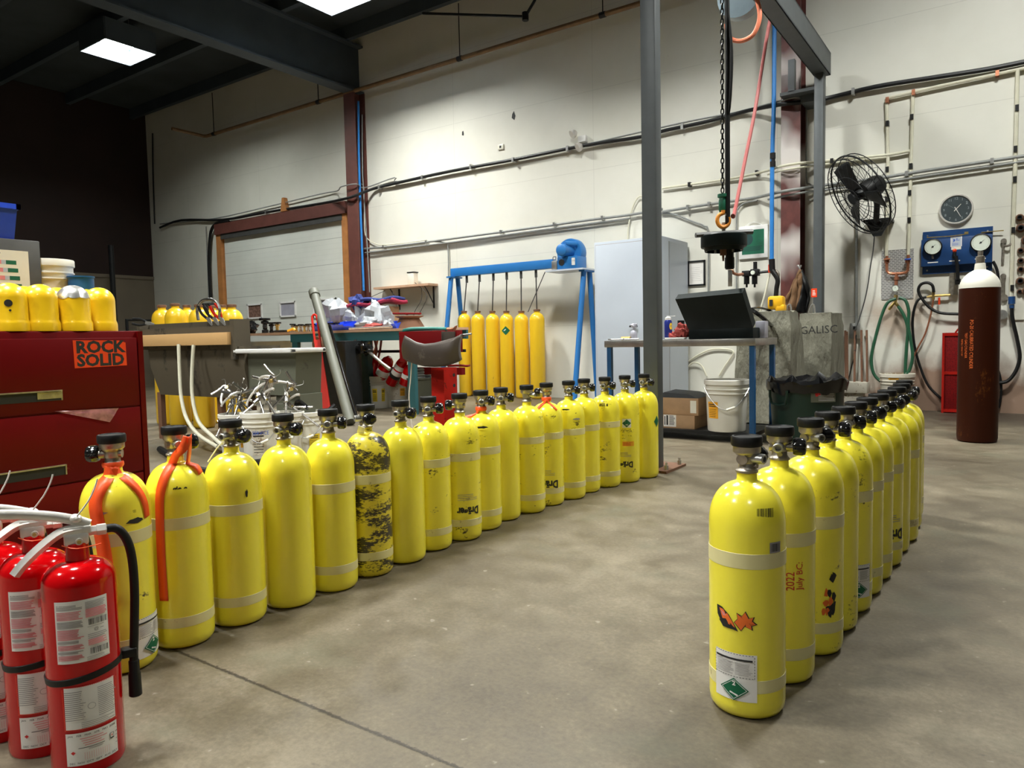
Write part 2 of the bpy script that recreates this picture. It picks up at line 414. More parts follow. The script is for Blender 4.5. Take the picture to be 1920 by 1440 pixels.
def door_mat():
    m, nt, b = nm('sectional_door_white')
    tc = nt.nodes.new('ShaderNodeTexCoord'); sp = nt.nodes.new('ShaderNodeSeparateXYZ'); nt.links.new(tc.outputs['Object'], sp.inputs[0])
    fr = math_(nt, 'FRACT', math_(nt, 'MULTIPLY', sp.outputs[2], 1/.52))
    l = ramp(nt, fr, [(.0, (1, 1, 1)), (.03, (0, 0, 0))])
    fr2 = math_(nt, 'FRACT', math_(nt, 'MULTIPLY', sp.outputs[2], 1/.104))
    l2 = ramp(nt, fr2, [(.0, (.18, .18, .18)), (.12, (0, 0, 0))])
    n = noi(nt, tc.outputs['Object'], 1.5, 4)
    base = ramp(nt, n, [(.3, (.62, .64, .59)), (.7, (.70, .72, .67))])
    base = mixc(nt, math_(nt, 'MAXIMUM', l, l2), base, (.25, .26, .25))
    nt.links.new(base, b.inputs['Base Color']); b.inputs['Roughness'].default_value = .45; return m
M['door_white'] = door_mat()
def tread_mat():
    m, nt, b = nm('diamond_tread_plate')
    tc = nt.nodes.new('ShaderNodeTexCoord'); mp = nt.nodes.new('ShaderNodeMapping'); nt.links.new(tc.outputs['Object'], mp.inputs[0])
    mp.inputs['Rotation'].default_value = (PI/2, 0, 0)
    br = nt.nodes.new('ShaderNodeTexBrick'); nt.links.new(mp.outputs[0], br.inputs[0]); br.inputs['Scale'].default_value = 1
    br.inputs['Brick Width'].default_value = .045; br.inputs['Row Height'].default_value = .022; br.inputs['Mortar Size'].default_value = .006
    nt.links.new(ramp(nt, br.outputs['Fac'], [(.2, (.34, .34, .33)), (.8, (.75, .74, .72))]), b.inputs['Base Color'])
    b.inputs['Metallic'].default_value = .6; b.inputs['Roughness'].default_value = .35; bump(nt, b, br.outputs['Fac'], .5, .004); return m
M['tread'] = tread_mat()
def mesh_mat():
    m, nt, b = nm('perforated_red_sheet')
    tc = nt.nodes.new('ShaderNodeTexCoord'); vo = nt.nodes.new('ShaderNodeTexVoronoi'); vo.inputs['Scale'].default_value = 60; vo.inputs['Randomness'].default_value = .15
    nt.links.new(tc.outputs['Object'], vo.inputs['Vector'])
    nt.links.new(ramp(nt, vo.outputs['Distance'], [(.3, (.02, .005, .005)), (.42, (.17, .006, .006))]), b.inputs['Base Color'])
    b.inputs['Roughness'].default_value = .6; b.inputs['Specular IOR Level'].default_value = .1; return m
M['perf'] = mesh_mat()

# ---------------------------------------------------------------- lettering and labels
_tc = {}
def text_polys(s, bold=False):
    key = s
    if key in _tc: return _tc[key]
    cu = bpy.data.curves.new('t', 'FONT'); cu.body = s; cu.size = 1; cu.align_x = 'CENTER'; cu.align_y = 'CENTER'; cu.resolution_u = 2
    if bold: cu.offset = .042
    o = bpy.data.objects.new('t', cu); col.objects.link(o)
    bpy.context.view_layer.update()
    me = bpy.data.meshes.new_from_object(o.evaluated_get(bpy.context.evaluated_depsgraph_get()))
    vs = [(v.co.x, v.co.y) for v in me.vertices]; fs = [tuple(p.vertices) for p in me.polygons]
    bpy.data.objects.remove(o); bpy.data.curves.remove(cu); bpy.data.meshes.remove(me)
    _tc[key] = (vs, fs); return _tc[key]
class Decal:
    """flat artwork in (u,v) metres with layers; mapped by fn(u,v,lift)"""
    def __init__(s, fn, step=.02): s.fn = fn; s.mb = MB(); s.mats = []; s.step = step; s.lift = 0
    def _m(s, m):
        if m not in s.mats: s.mats.append(m)
        s.mb.cur = s.mats.index(m); s.lift += .00006
    def poly(s, pts, m):
        s._m(m); n = len(pts); cu = sum(p[0] for p in pts)/n; cv = sum(p[1] for p in pts)/n; L = s.lift
        w_ = max(p[0] for p in pts)-min(p[0] for p in pts)
        if w_ >= .012:
            q = []
            for i in range(n):
                a, b = pts[i], pts[(i+1) % n]; m_ = max(1, int(math.hypot(b[0]-a[0], b[1]-a[1])/.012))
                q += [(a[0]+(b[0]-a[0])*t/m_, a[1]+(b[1]-a[1])*t/m_) for t in range(m_)]
            pts = q; n = len(pts)
        if w_ < .012: s.mb.add([s.fn(u, v, L) for u, v in pts], [tuple(range(n))]); return
        k = 4; vs = [s.fn(cu, cv, L)]
        for j in range(1, k+1): vs += [s.fn(cu+(u-cu)*j/k, cv+(v-cv)*j/k, L) for u, v in pts]
        fs = [(0, 1+i, 1+(i+1) % n) for i in range(n)]
        for j in range(1, k):
            a, b = 1+(j-1)*n, 1+j*n; fs += [(a+i, b+i, b+(i+1) % n, a+(i+1) % n) for i in range(n)]
        s.mb.add(vs, fs)
    def rect(s, u0, v0, u1, v1, m):
        s._m(m); n = max(1, int(abs(u1-u0)/s.step+.99)); k = max(1, int(abs(v1-v0)/.05+.99)); L = s.lift
        s.mb.add([s.fn(u0+(u1-u0)*i/n, v0+(v1-v0)*j/k, L) for j in range(k+1) for i in range(n+1)],
                 [(j*(n+1)+i, j*(n+1)+i+1, (j+1)*(n+1)+i+1, (j+1)*(n+1)+i) for j in range(k) for i in range(n)])
    def text(s, t, u, v, size, m, rot=0, sx=1, bold=False):
        vs, fs = text_polys(t, bold); s._m(m); c, sn = math.cos(rot), math.sin(rot)
        s.mb.add([s.fn(u+(x*size*sx*c-y*size*sn), v+(x*size*sx*sn+y*size*c), s.lift) for x, y in vs], fs)
    def lines(s, u0, v0, u1, v1, n, m, fill=.5, seed=1):
        rr = random.Random(seed); h = (v1-v0)/n
        for i in range(n):
            vv = v1-(i+1)*h+h*.25; e = u1-(u1-u0)*rr.uniform(0, .25)
            s.rect(u0, vv, e, vv+h*fill, m)
    def bars(s, u0, v0, u1, v1, m, seed=1):
        rr = random.Random(seed); u = u0
        while u < u1:
            wd = rr.choice((.0006, .001, .0016)); s.rect(u, v0, min(u+wd, u1), v1, m); u += wd+rr.choice((.0006, .001, .0014))
    def dash(s, u0, v0, u1, v1, m, n=12, wd=.0014):
        for i in range(n):
            a = u0+(u1-u0)*i/n; b = a+(u1-u0)/n*.55
            s.rect(a, v0, b, v0+wd, m); s.rect(a, v1-wd, b, v1, m)
        k = max(4, int(n*abs(v1-v0)/abs(u1-u0)))
        for i in range(k):
            a = v0+(v1-v0)*i/k; b = a+(v1-v0)/k*.55
            s.rect(u0, a, u0+wd, b, m); s.rect(u1-wd, a, u1, b, m)
    def build(s, name, parent, label=None, W=False):
        o = s.mb.build(name, s.mats, parent, W)
        if label: o['label'] = label
        return o
def on_cyl(r, a0, z0=0, off=.0016):
    return lambda u, v, l: Vector(((r+off+l)*math.cos(a0+u/r), (r+off+l)*math.sin(a0+u/r), z0+v))
def on_front(x0, y, z0, off=.001):      # faces -Y
    return lambda u, v, l: Vector((x0+u, y-off-l, z0+v))
def on_right(x, y0, z0, off=.001):      # faces +X
    return lambda u, v, l: Vector((x+off+l, y0+u, z0+v))
def to_cam(x, y): return math.atan2(-y, -x)

# ================================================================ STRUCTURE
XC = -18.5
mb = MB(); mb.add([(-18.6, -7, 0), (6, -7, 0), (6, 10.3, 0), (-18.6, 10.3, 0)], [(0, 1, 2, 3)])
mb.add([(-18.6, -7, -.1), (6, -7, -.1), (6, 10.3, -.1), (-18.6, 10.3, -.1)], [(3, 2, 1, 0)])
struct('floor', mb, M['floor'])
mb = MB(); mb.bx(XC-.1, 6, WALL, WALL+.15, 0, 7.1)
struct('wall_back', mb, M['wall'])
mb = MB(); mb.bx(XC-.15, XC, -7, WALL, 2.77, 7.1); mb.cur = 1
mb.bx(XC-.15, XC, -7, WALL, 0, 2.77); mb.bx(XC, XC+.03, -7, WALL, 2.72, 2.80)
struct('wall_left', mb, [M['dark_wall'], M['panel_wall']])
mb = MB(); mb.bx(XC-.1, 6, -7, WALL+.1, 7.0, 7.1); mb.cur = 1
for k in range(11): mb.bx(XC, 6, 9.9-k*1.5-.05, 9.9-k*1.5+.05, 6.75, 7.0)
struct('ceiling', mb, [M['ceiling'], M['girder']])
mb = MB(); mb.bx(6, 6.15, -7, WALL, 0, 7.1); struct('wall_right', mb, M['dark_wall'])

def h_column(name, x0, x1, yf, z1, m):
    mb = MB(); mb.bx(x0, x1, yf, yf+.02, 0, z1); mb.bx(x0, x1, WALL-.02, WALL, 0, z1)
    xm = (x0+x1)/2; mb.bx(xm-.012, xm+.012, yf+.02, WALL-.02, 0, z1); mb.bx(x0-.04, x1+.04, yf-.04, WALL, 0, .02)
    return mb
a = PY(646, 300, 9.98); b_ = PY(670, 300, 9.98)
c1x = (a.x+b_.x)/2
mb = h_column('', c1x-.15, c1x+.15, 9.98, 5.83, None)
solo('steel_column', mb, M['maroon_plain'], 'maroon steel wall column beside the roll-up door, blue air line along it', 'column', 'maroon wall columns')
a = PY(1464, 400, 9.98); b_ = PY(1500, 400, 9.98); c2x0, c2x1 = a.x, b_.x
mb = h_column('', c2x0, c2x1, 9.98, 5.83, None)
solo('steel_column', mb, M['maroon'], 'maroon steel wall column with white overspray behind the hanging brown jacket', 'column', 'maroon wall columns')
for nmx, lab in ((c1x, 'dark steel roof girder running overhead from the column beside the roll-up door'), ((c2x0+c2x1)/2, None)):
    if lab is None: continue
    mb = MB(); mb.bx(nmx-.14, nmx+.14, -5, WALL, 5.83, 5.86); mb.bx(nmx-.14, nmx+.14, -5, WALL, 6.7, 6.74); mb.bx(nmx-.012, nmx+.012, -5, WALL, 5.86, 6.7)
    solo('roof_girder', mb, M['girder'], lab, 'girder')

# roll-up door
dx0, dx1 = PY(424, 450).x, PY(650, 420).x; dz = PY(655, 395).z-.05
mb = MB(); mb.bx(dx0, dx1, WALL-.05, WALL-.005, 0, dz)
door = struct('door_1', mb, M['door_white']); tag(door, 'white sectional roll-up door with three small windows')
for wx, m, lab in ((482, 'glass_brown', None), (544, 'glass_grey', None), (613, 'glass_grey', None)):
    p = PY(wx, 581); zc = 1.74; ww, hh = (.27, .17)
    if wx == 613: ww = .36; hh = .2; zc = 1.72
    mb = MB()
    for (x0, x1, z0, z1) in ((-ww, ww, hh-.035, hh), (-ww, ww, -hh, -hh+.035), (-ww, -ww+.035, -hh, hh), (ww-.035, ww, -hh, hh)):
        mb.bx(p.x+x0, p.x+x1, WALL-.075, WALL-.05, zc+z0, zc+z1)
    fo = mb.build('window_frame', M['white'], door, True)
    mb = MB(); mb.bx(p.x-ww+.03, p.x+ww-.03, WALL-.056, WALL-.051, zc-hh+.03, zc+hh-.03); mb.build('window_pane', M[m], fo, True)
mb = MB(); jx = PY(417, 430).x
mb.bx(jx-.09, jx+.09, WALL-.12, WALL, 0, dz+.05); struct('trim_1', mb, M['wood_jamb'])
jx2 = PY(657, 430).x
mb = MB(); mb.bx(dx1-.02, dx1+.14, WALL-.12, WALL, 0, dz+.1); struct('trim_2', mb, M['wood_jamb'])
mb = MB(); mb.bx(jx-.09, dx1+.14, WALL-.16, WALL, dz-.02, dz+.22); mb.cur = 1; mb.bx(jx+.1, dx1, WALL-.13, WALL-.1, dz-.14, dz-.02)
struct('trim_3', mb, [M['maroon_plain'], M['grey_dark']])
mb = MB(); p = PY(538, 384); mb.prism([(p.x-.1, p.z-.15), (p.x+.1, p.z-.15), (p.x+.02, p.z+.14), (p.x-.04, p.z+.14)], WALL-.1, WALL-.005)
solo('wood_block', mb, M['wood_jamb'], 'small upright wood block above the roll-up door header', 'wood block')

# ---------------------------------------------------------------- wall pipes
def wline(pts, off=.05, Y0=WALL):
    return [PY(q[0], q[1], Y0-(q[2] if len(q) > 2 else off)) for q in pts]
def pipe(name, pts, r, m, label, cat='pipe', off=.05, sm=4, group=None, clips=None, cm=None):
    P = wline(pts, off)
    root = None
    mb = MB(); mb.tube(P, r, 8, sm)
    if clips:
        root = thing(name, P[0], label, cat, group)
        mb.build('conduit', m, root, True)
        for q in clips:
            c = PY(q[0], q[1], WALL-off); k = MB()
            k.bx(c.x-.018, c.x+.018, c.y-r-.012, WALL, c.z-r-.012, c.z+r+.012)
            k.build('clip', cm or M['steel'], root, True)
        return root
    return solo(name, mb, m, label, cat, group, P[0])
BLK = [(300, 427), (340, 413), (420, 412), (500, 398), (600, 382), (650, 372, .33), (668, 366, .33), (700, 354), (745, 343), (845, 321), (960, 300), (1095, 273), (1200, 257), (1250, 244), (1330, 227), (1400, 208), (1462, 196, .33), (1500, 192, .33), (1547, 185), (1640, 163), (1740, 147), (1850, 130), (1935, 113)]
pipe('conduit', BLK, .028, M['black_metal'], 'thick black conduit sagging along the whole white wall', off=.07,
     clips=[(500, 398), (712, 351), (793, 333), (884, 313), (963, 300), (1065, 279), (1280, 238), (1600, 172)])
pipe('conduit', [(300, 420), (400, 410), (500, 388), (600, 364), (632, 358), (640, 350, .33), (668, 345, .33), (684, 352), (740, 333), (748, 340), (880, 313), (1060, 279), (1200, 248), (1300, 226), (1390, 209), (1430, 198, .2), (1490, 183, .36), (1508, 190, .2)], .012, M['grey_conduit'],
     'thin grey conduit just above the thick black conduit', off=.06)
pipe('conduit', [(680, 467), (760, 459), (880, 443), (1000, 427), (1100, 413), (1180, 403), (1242, 392)], .02, M['grey_conduit'],
     'grey conduit low on the wall above the blue stand, left of the grey post', off=.06,
     clips=[(720, 463), (800, 454), (940, 435), (1040, 421), (1130, 409)])
pipe('conduit', [(684, 474), (760, 465), (880, 450), (1000, 433), (1100, 420), (1182, 409)], .014, M['grey_conduit'],
     'thinner grey conduit running just under another, left of the grey post', off=.06)
pipe('conduit', [(1242, 397), (1310, 386), (1380, 376), (1420, 370), (1462, 360, .34), (1500, 354, .34), (1540, 348), (1640, 335), (1750, 318), (1930, 291)], .02, M['grey_conduit'],
     'upper grey conduit running behind the black fan to the right edge', off=.06, clips=[(1290, 389), (1330, 383), (1700, 326), (1860, 302)])
pipe('conduit', [(1440, 374, .2), (1500, 362, .34), (1540, 357), (1640, 344), (1750, 328), (1930, 301)], .014, M['grey_conduit'],
     'lower thin grey conduit running behind the black fan to the right edge', off=.06)
pipe('conduit', [(676, 345), (682, 352), (683, 400), (685, 440), (700, 455), (724, 459), (800, 450)], .009, M['cream_hose'],
     'thin cream line dropping from the thick conduit and bending right beside the column', off=.04)
pipe('conduit', [(812, 453), (834, 455), (840, 465), (841, 520)], .012, M['grey_conduit'], 'grey conduit elbow dropping behind the blue stand', off=.04)
pipe('conduit', [(1240, 400), (1262, 401), (1300, 416), (1320, 424), (1328, 440), (1328, 560)], .012, M['grey_conduit'], 'grey conduit sloping down behind the hanging black lid', off=.04)
pipe('conduit', [(1420, 376), (1396, 381), (1384, 392), (1381, 410), (1381, 545)], .012, M['grey_conduit'], 'grey conduit bending down left of the green plaque', off=.04)
pipe('conduit', [(1507, 190), (1512, 200), (1512, 330), (1518, 345), (1530, 350)], .010, M['grey_conduit'], 'thin grey conduit between the maroon column and the grey post', off=.06)
pipe('conduit', [(286, 250), (287, 330), (290, 420)], .018, M['black_metal'], 'dark vertical pipe in the far dark corner', off=.05)
pipe('conduit', [(386, 425), (389, 500), (391, 560)], .010, M['grey_conduit'], 'thin grey vertical conduit left of the roll-up door', off=.04)
pipe('conduit', [(430, 416), (408, 418), (397, 430), (393, 455), (392, 500), (395, 560)], .035, M['black_rubber'], 'thick black conduit curving down beside the left door jamb', off=.08)
p = PY(396, 566); mb = MB(); mb.bx(p.x-.2, p.x+.2, WALL-.16, WALL, 1.62, 2.0, bev=.01)
solo('junction_box', mb, M['grey_dark'], 'grey electrical box below the black conduit by the door', 'electrical box')
pipe('air_line', [(672, 190), (673, 300), (677, 420), (682, 545)], .022, M['blue_hose'], 'blue air line running down beside the column near the roll-up door', off=.2, sm=2)
pipe('air_line', [(679, 215), (680, 330), (689, 470), (693, 548)], .012, M['grey_conduit'], 'thin grey vertical line right of the blue air line', off=.1, sm=2)
# sprinkler pipe with hangers
root = thing('sprinkler_pipe', PY(640, 179, WALL-.25), 'brown sprinkler pipe hung on rods high along the white wall', 'pipe')
za = PY(385, 256, WALL-.25).z; xe = PY(385, 256, WALL-.25).x
mb = MB(); mb.tube([(xe, 9.2, za), (xe, WALL-.30, za), (xe+.06, WALL-.25, za), (-4, WALL-.25, za), (.5, WALL-.25, za)], .038, 10)
mb.build('pipe_run', mat('brown_pipe', (.22, .13, .06), .5, .1, .2), root, True)
for px, py in ((401, 245), (597, 188), (862, 105), (1130, 22)):
    x = PY(px, py, WALL-.25).x
    mb = MB(); mb.cyl((x, WALL-.25, za+.03), (x, WALL-.25, 6.75), .009, n=6); mb.lathe([(.045, -.05), (.045, .05)], 10, Matrix.Translation((x, WALL-.25, za)) @ Matrix.Rotation(PI/2, 4, 'Y'))
    mb.build('hanger', M['black_metal'], root, True)
mb = MB(); q0 = PY(793, 25, 9.5); q1 = PY(985, 31, 9.5); q2 = PY(1003, 0, 9.5)
mb.tube([q0, q1], .022, 8); mb.tube([q1, q2, q2+Vector((.05, 0, .5))], .022, 8); mb.lathe([(.05, -.06), (.05, .06)], 10, Matrix.Translation(q1))
solo('sway_brace', mb, M['black_metal'], 'dark bent brace rod under the ceiling above the white wall', 'brace')
# cream hoses
pipe('cream_hose', [(1242, 353), (1300, 345), (1370, 335), (1430, 322, .1), (1464, 312, .34), (1500, 306, .34), (1540, 303), (1580, 298), (1660, 291), (1706, 283)], .018, M['cream_hose'],
     'cream hose strapped along the wall above the fan', 'hose', off=.05, clips=[(1293, 346), (1419, 324), (1560, 302)], cm=M['black_rubber'])
pipe('cream_hose', [(1440, 327, .1), (1464, 320, .34), (1500, 314, .34), (1540, 309), (1600, 301), (1662, 295)], .013, M['cream_hose'], 'second thinner cream hose crossing the oversprayed column', 'hose', off=.05)
pipe('cream_pipe', [(1662, 186), (1665, 300), (1663, 400), (1662, 482)], .020, M['cream_hose'], 'left of the two cream pipes dropping to the copper manifold', 'pipe', off=.04, sm=1,
     clips=[(1664, 232), (1664, 318), (1663, 374)], cm=M['black_rubber'])
pipe('cream_pipe', [(1712, 173), (1708, 300), (1706, 400), (1703, 480)], .020, M['cream_hose'], 'right of the two cream pipes dropping to the copper manifold', 'pipe', off=.04, sm=1,
     clips=[(1710, 220), (1708, 312), (1706, 362), (1705, 413)], cm=M['black_rubber'])
pipe('cream_pipe', [(1662, 186), (1672, 182), (1760, 162), (1860, 141), (1935, 125)], .020, M['cream_hose'], 'cream pipe running high to the right edge above the clock', 'pipe', off=.05, sm=1,
     clips=[(1664, 188), (1713, 174), (1870, 138)], cm=M['copper'])
pipe('cream_pipe', [(1908, 130), (1904, 300), (1899, 440), (1896, 560)], .022, M['cream_hose'], 'cream vertical pipe at the right edge above the coupled black hose', 'pipe', off=.05, sm=1,
     clips=[(1907, 203), (1904, 280), (1903, 337), (1900, 432), (1898, 540)], cm=M['black_rubber'])
pipe('cream_hose', [(1218, 372), (1200, 368), (1190, 380), (1183, 400), (1178, 428), (1177, 455)], .012, M['cream_hose'], 'cream hoses looping down left of the grey post', 'hose', off=.05)
pipe('conduit', [(1606, 410), (1606, 500), (1606, 615)], .016, M['grey_conduit'], 'grey vertical conduit under the fan leading to the outlet box', off=.04, sm=1)
pipe('cable', [(1640, 436), (1637, 470), (1632, 500), (1628, 530), (1622, 560), (1612, 595), (1604, 618)], .007, M['grey_dark'], 'grey cable hanging from the fan bracket to the outlet', 'cable', off=.09)
pipe('cable', [(1605, 628), (1604, 660), (1596, 690), (1590, 716)], .007, M['black_rubber'], 'black cable drooping from the outlet box to the white tray', 'cable', off=.09)
p = PY(1604, 622); mb = MB(); mb.bx(p.x-.06, p.x+.06, WALL-.05, WALL, p.z-.09, p.z+.11, bev=.006); mb.cur = 1
mb.bx(p.x-.02, p.x+.02, WALL-.06, WALL-.05, p.z+.03, p.z+.07)
solo('outlet_box', mb, [M['steel'], M['black_rubber']], 'grey wall outlet box with plugged cables under the fan', 'outlet')
p = PY(1184, 432); 
mb = MB(); p = PY(1095, 262)
root = thing('security_camera', (p.x, WALL, p.z-.15), 'small white two-headed flood light above the thick conduit', 'light')
mb.box((p.x, WALL-.04, p.z), (.14, .08, .1), bev=.01); mb.build('mount', M['white'], root, True)
root.name = 'flood_light'
for dx, dz in ((-.12, .1), (-.02, -.12)):
    mb = MB(); q = Vector((p.x+dx, WALL-.1, p.z+dz)); mb.lat(q, q+Vector((-.05, -.06, -.05)), [(.03, -.04), (.065, 0), (.07, .05), (.055, .052)], 16); mb.build('lamp_head', M['silver'], root, True)
# little holes in the wall
for px, py, s in ((963, 217, .05), (868, 250, .028)):
    p = PY(px, py); mb = MB()
    mb.prism([(p.x-.02*s/.04, p.z+.03), (p.x+.01, p.z+.06*s/.04), (p.x+.03*s/.04, p.z-.01), (p.x+.015, p.z-.06*s/.04), (p.x-.03*s/.04, p.z-.03)], WALL-.004, WALL-.001)
    solo('wall_hole', mb, M['ink'], 'ragged dark hole high on the white wall, the '+('larger' if s > .04 else 'smaller')+' one', 'hole')
p = PY(940, 276); mb = MB(); mb.bx(p.x-.06, p.x+.06, WALL-.03, WALL, p.z-.045, p.z+.045, bev=.01); mb.cur = 1; mb.bx(p.x-.02, p.x+.02, WALL-.032, WALL-.03, p.z-.02, p.z+.02)
solo('outlet_box', mb, [M['cream'], M['ink']], 'small cream socket box on the blank wall above the blue stand', 'outlet')

# ---------------------------------------------------------------- ceiling lamps
lamp_d = emis('lamp_diffuser', (.9, 1, .95), 60)
def ceiling_lamp(x, y, k, lab, sk):
    L = thing('ceiling_lamp', (x, y, LAMP_Z), lab, 'ceiling light', 'high bay ceiling lamps')
    mb = MB(); h = .45
    mb.bx(-h, h, -h, h, .20, .26)
    for a_, b2 in (((-h-.02, -h), (-h, h)), ((h, h+.02), (-h, h))): mb.bx(a_[0], a_[1], b2[0], b2[1], sk, .26)
    for a_, b2 in (((-h, h), (-h-.02, -h)), ((-h, h), (h, h+.02))): mb.bx(a_[0], a_[1], b2[0], b2[1], sk, .26)
    mb.bx(-.03, .03, -h, h, .14, .20)
    mb.build('housing', M['girder'], L)
    for sx in (-1, 1):
        mb = MB(); mb.bx(sx*.05, sx*(h-.02), -h+.02, h-.02, .17, .19); mb.build('diffuser', lamp_d, L)
        mb = MB(); mb.cyl((sx*.4, 0, .25), (sx*.4, 0, .5), .006, n=6); mb.build('hanger_wire', M['steel'], L)
    ld = bpy.data.lights.new('lamp_light', 'AREA'); ld.shape = 'SQUARE'; ld.size = .84; ld.energy = LAMP_W*k; ld.color = (1, .975, .92)
    lo = bpy.data.objects.new('lamp_light', ld); col.objects.link(lo); lo.parent = L; lo.location = (0, 0, .15)
    return L
labs = ['lit ceiling lamp hanging in the dark upper left of the room', 'glaring ceiling lamp at the top edge above the column']+['ceiling lamp above and behind the view, row %s' % q for q in ('one', 'two', 'three', 'four', 'five, added front fill', 'six, added front fill')]
for (x, y, k), lb, sk in zip(LAMPS, labs, (-.12, -.24, -.22, .03, -.27, -.27, -.27, -.2)): ceiling_lamp(x, y, k, lb, sk)

# ================================================================ YELLOW BREATHING-AIR CYLINDERS
CRD = .098
def dome(r, z0, b, rn, n=8):
    return [(r*math.cos(t*PI/2*.83/n)if t else r, z0+b*math.sin(t*PI/2/n)) for t in range(n)]+[]
def cyl_body(mat_):
    pr = [(.0, .003), (.055, .003), (.075, 0), (.089, .006), (.096, .018), (CRD, .036), (CRD, .50)]
    for t in range(1, 11):
        a = t/11*PI/2*.90
        pr.append((CRD*math.cos(a)**.72, .50+.112*math.sin(a)))
    pr += [(.029, .611), (.026, .616), (.0255, .634), (.018, .636)]
    mb = MB(); mb.lathe(pr, 48); return mb.build('body', mat_, None, ang=50)
BODY = {}
class _:
    pass
def make_valve(parent, rz, dark=False):
    mb = MB()
    mb.lathe([(.0, .634), (.029, .634), (.029, .640), (.025, .643), (.022, .650), (.021, .664)], 20)
    mb.lathe([(.021, .662), (.024, .668), (.024, .684), (.033, .694), (.0355, .697), (.0355, .722)], 24)
    mb.cyl((0, 0, .676), (.040, 0, .676), .0155, n=14)
    mb.cyl((0, 0, .676), (-.028, 0, .676), .016, n=12)
    mb.cyl((.003, -.01, .655), (.003, -.028, .655), .0075, n=10)
    v = mb.build('valve', M['brass_dark'], parent, ang=40)
    v.rotation_euler = (0, 0, rz); v.scale = (1, 1, .86); v.location = (0, 0, .634*.14)
    mb = MB(); mb.lathe([(.034, .714), (.039, .716), (.0405, .720), (.0405, .742), (.0385, .746), (.034, .747), (.032, .7435), (0, .7435)], 24)
    mb.build('gauge_cap', M['black_rubber'], v, ang=40)
    mb = MB(); mb.lathe([(.0345, .700), (.0348, .715)], 10, None, False, -2.1, -1.1); mb.build('gauge_window', M['gauge_face'], v)
    mb = MB(); mb.lat((0, -.012, .679), (0, -1, .679), [(.0155, 0), (.0155, .036), (.0135, .038), (.009, .038), (.009, .02), (0, .02)], 18)
    mb.build('outlet', M['steel'], v)
    pr = []
    mb = MB(); n = 40
    for (r, x) in ((.014, .036), (.027, .038), (.030, .045), (.030, .062), (.026, .070), (.014, .073), (0.001, .073)): pr.append((r, x))
    vs = []; fs = []
    for r, x in pr:
        for i in range(n):
            a = 2*PI*i/n; rr = r*(1-(.07 if (i % 5) == 0 and r > .015 else 0)); vs.append((x, rr*math.cos(a), .679+rr*math.sin(a)))
    for j in range(len(pr)-1):
        for i in range(n): fs.append((j*n+i, (j+1)*n+i, (j+1)*n+(i+1) % n, j*n+(i+1) % n))
    mb.add(vs, fs); mb.build('knob', M['black_gloss'], v, ang=50)
    return v
def band(z0, z1, r=CRD):
    mb = MB(); mb.lathe([(r-.0003, z0), (r+.0008, z0+.001), (r+.0008, z1-.001), (r-.0003, z1)], 48, None, False); return mb
proto = {}
def cylinder(x, y, label, wear='yellow', delta=0, tapes=True, group='', sc=1.0):
    a = to_cam(x, y)
    key = (wear, tapes)
    t = thing('air_cylinder', (x, y, 0), label, 'gas cylinder', group)
    if wear not in proto:
        proto[wear] = cyl_body(M[wear]); b = proto[wear]; b.parent = t
    else:
        b = proto[wear].copy(); col.objects.link(b); b.parent = t
    b.name = 'body'
    if 'v' not in proto: proto['v'] = make_valve(t, 0); v = proto['v']
    else: v = copy_tree(proto['v'], t)
    v.rotation_euler = (0, 0, a+PI/2+R(delta))
    if tapes:
        for zz in ((.400, .440), (.075, .110)):
            if zz not in proto:
                proto[zz] = band(*zz).build('reflective_band', M['tape'], t); 
            else:
                q = proto[zz].copy(); col.objects.link(q); q.parent = t
    t.scale = (sc,)*3
    return t, a
def hazard_label(t, a, z0, da=0, sc=1.0):
    d = Decal(on_cyl(CRD, a+da, z0)); w_, h = .056*sc, .125*sc
    d.rect(-w_, -h*.5, w_, h*.5, M['paper'])
    d.dash(-w_*.97, 0, w_*.9, h*.49, M['ink'], 14)
    d.rect(-w_*.9, h*.36, w_*.8, h*.40, M['ink'])
    d.lines(-w_*.85, h*.06, 0, h*.33, 9, M['grey_ink'], .4, 3); d.lines(w_*.05, h*.06, w_*.8, h*.33, 9, M['grey_ink'], .4, 5)
    g = .036*sc; cz = -h*.25
    d.poly([(0, cz-g*.82), (g, cz), (0, cz+g*.82), (-g, cz)], M['green_label'])
    e = g*.86
    for p0, p1 in (((0, -e), (e, 0)), ((e, 0), (0, e)), ((0, e), (-e, 0)), ((-e, 0), (0, -e))):
        u0, v0, u1, v1 = p0[0], cz+p0[1]*.82, p1[0], cz+p1[1]*.82
        L = math.hypot(u1-u0, v1-v0); nx, ny = -(v1-v0)/L*.0006, (u1-u0)/L*.0006
        d.poly([(u0-nx, v0-ny), (u1-nx, v1-ny), (u1+nx, v1+ny), (u0+nx, v0+ny)], M['paper'])
    d.text('2', 0, cz+g*.42, .016*sc, M['paper'], 0, bold=True)
    d.poly([(-g*.3, cz-g*.3), (g*.25, cz-g*.5), (g*.28, cz-g*.38), (-g*.27, cz-g*.18)], M['paper'])
    return d.build('hazard_label', t, 'white label with dashed box and green diamond')
def brand_text(t, a, z, da=0, size=.052):
    d = Decal(on_cyl(CRD, a+da, z)); d.text('Dr\u00e4ger', 0, 0, size, M['ink'], PI, .78, True)
    d.dash(-.07, .03, .07, .14, M['ink'], 9, .0007) if False else None
    d.lines(-.055, .05, .05, .085, 4, M['grey_ink'], .3, 2)
    return d.build('brand_print', t, 'black lettering printed upside down')
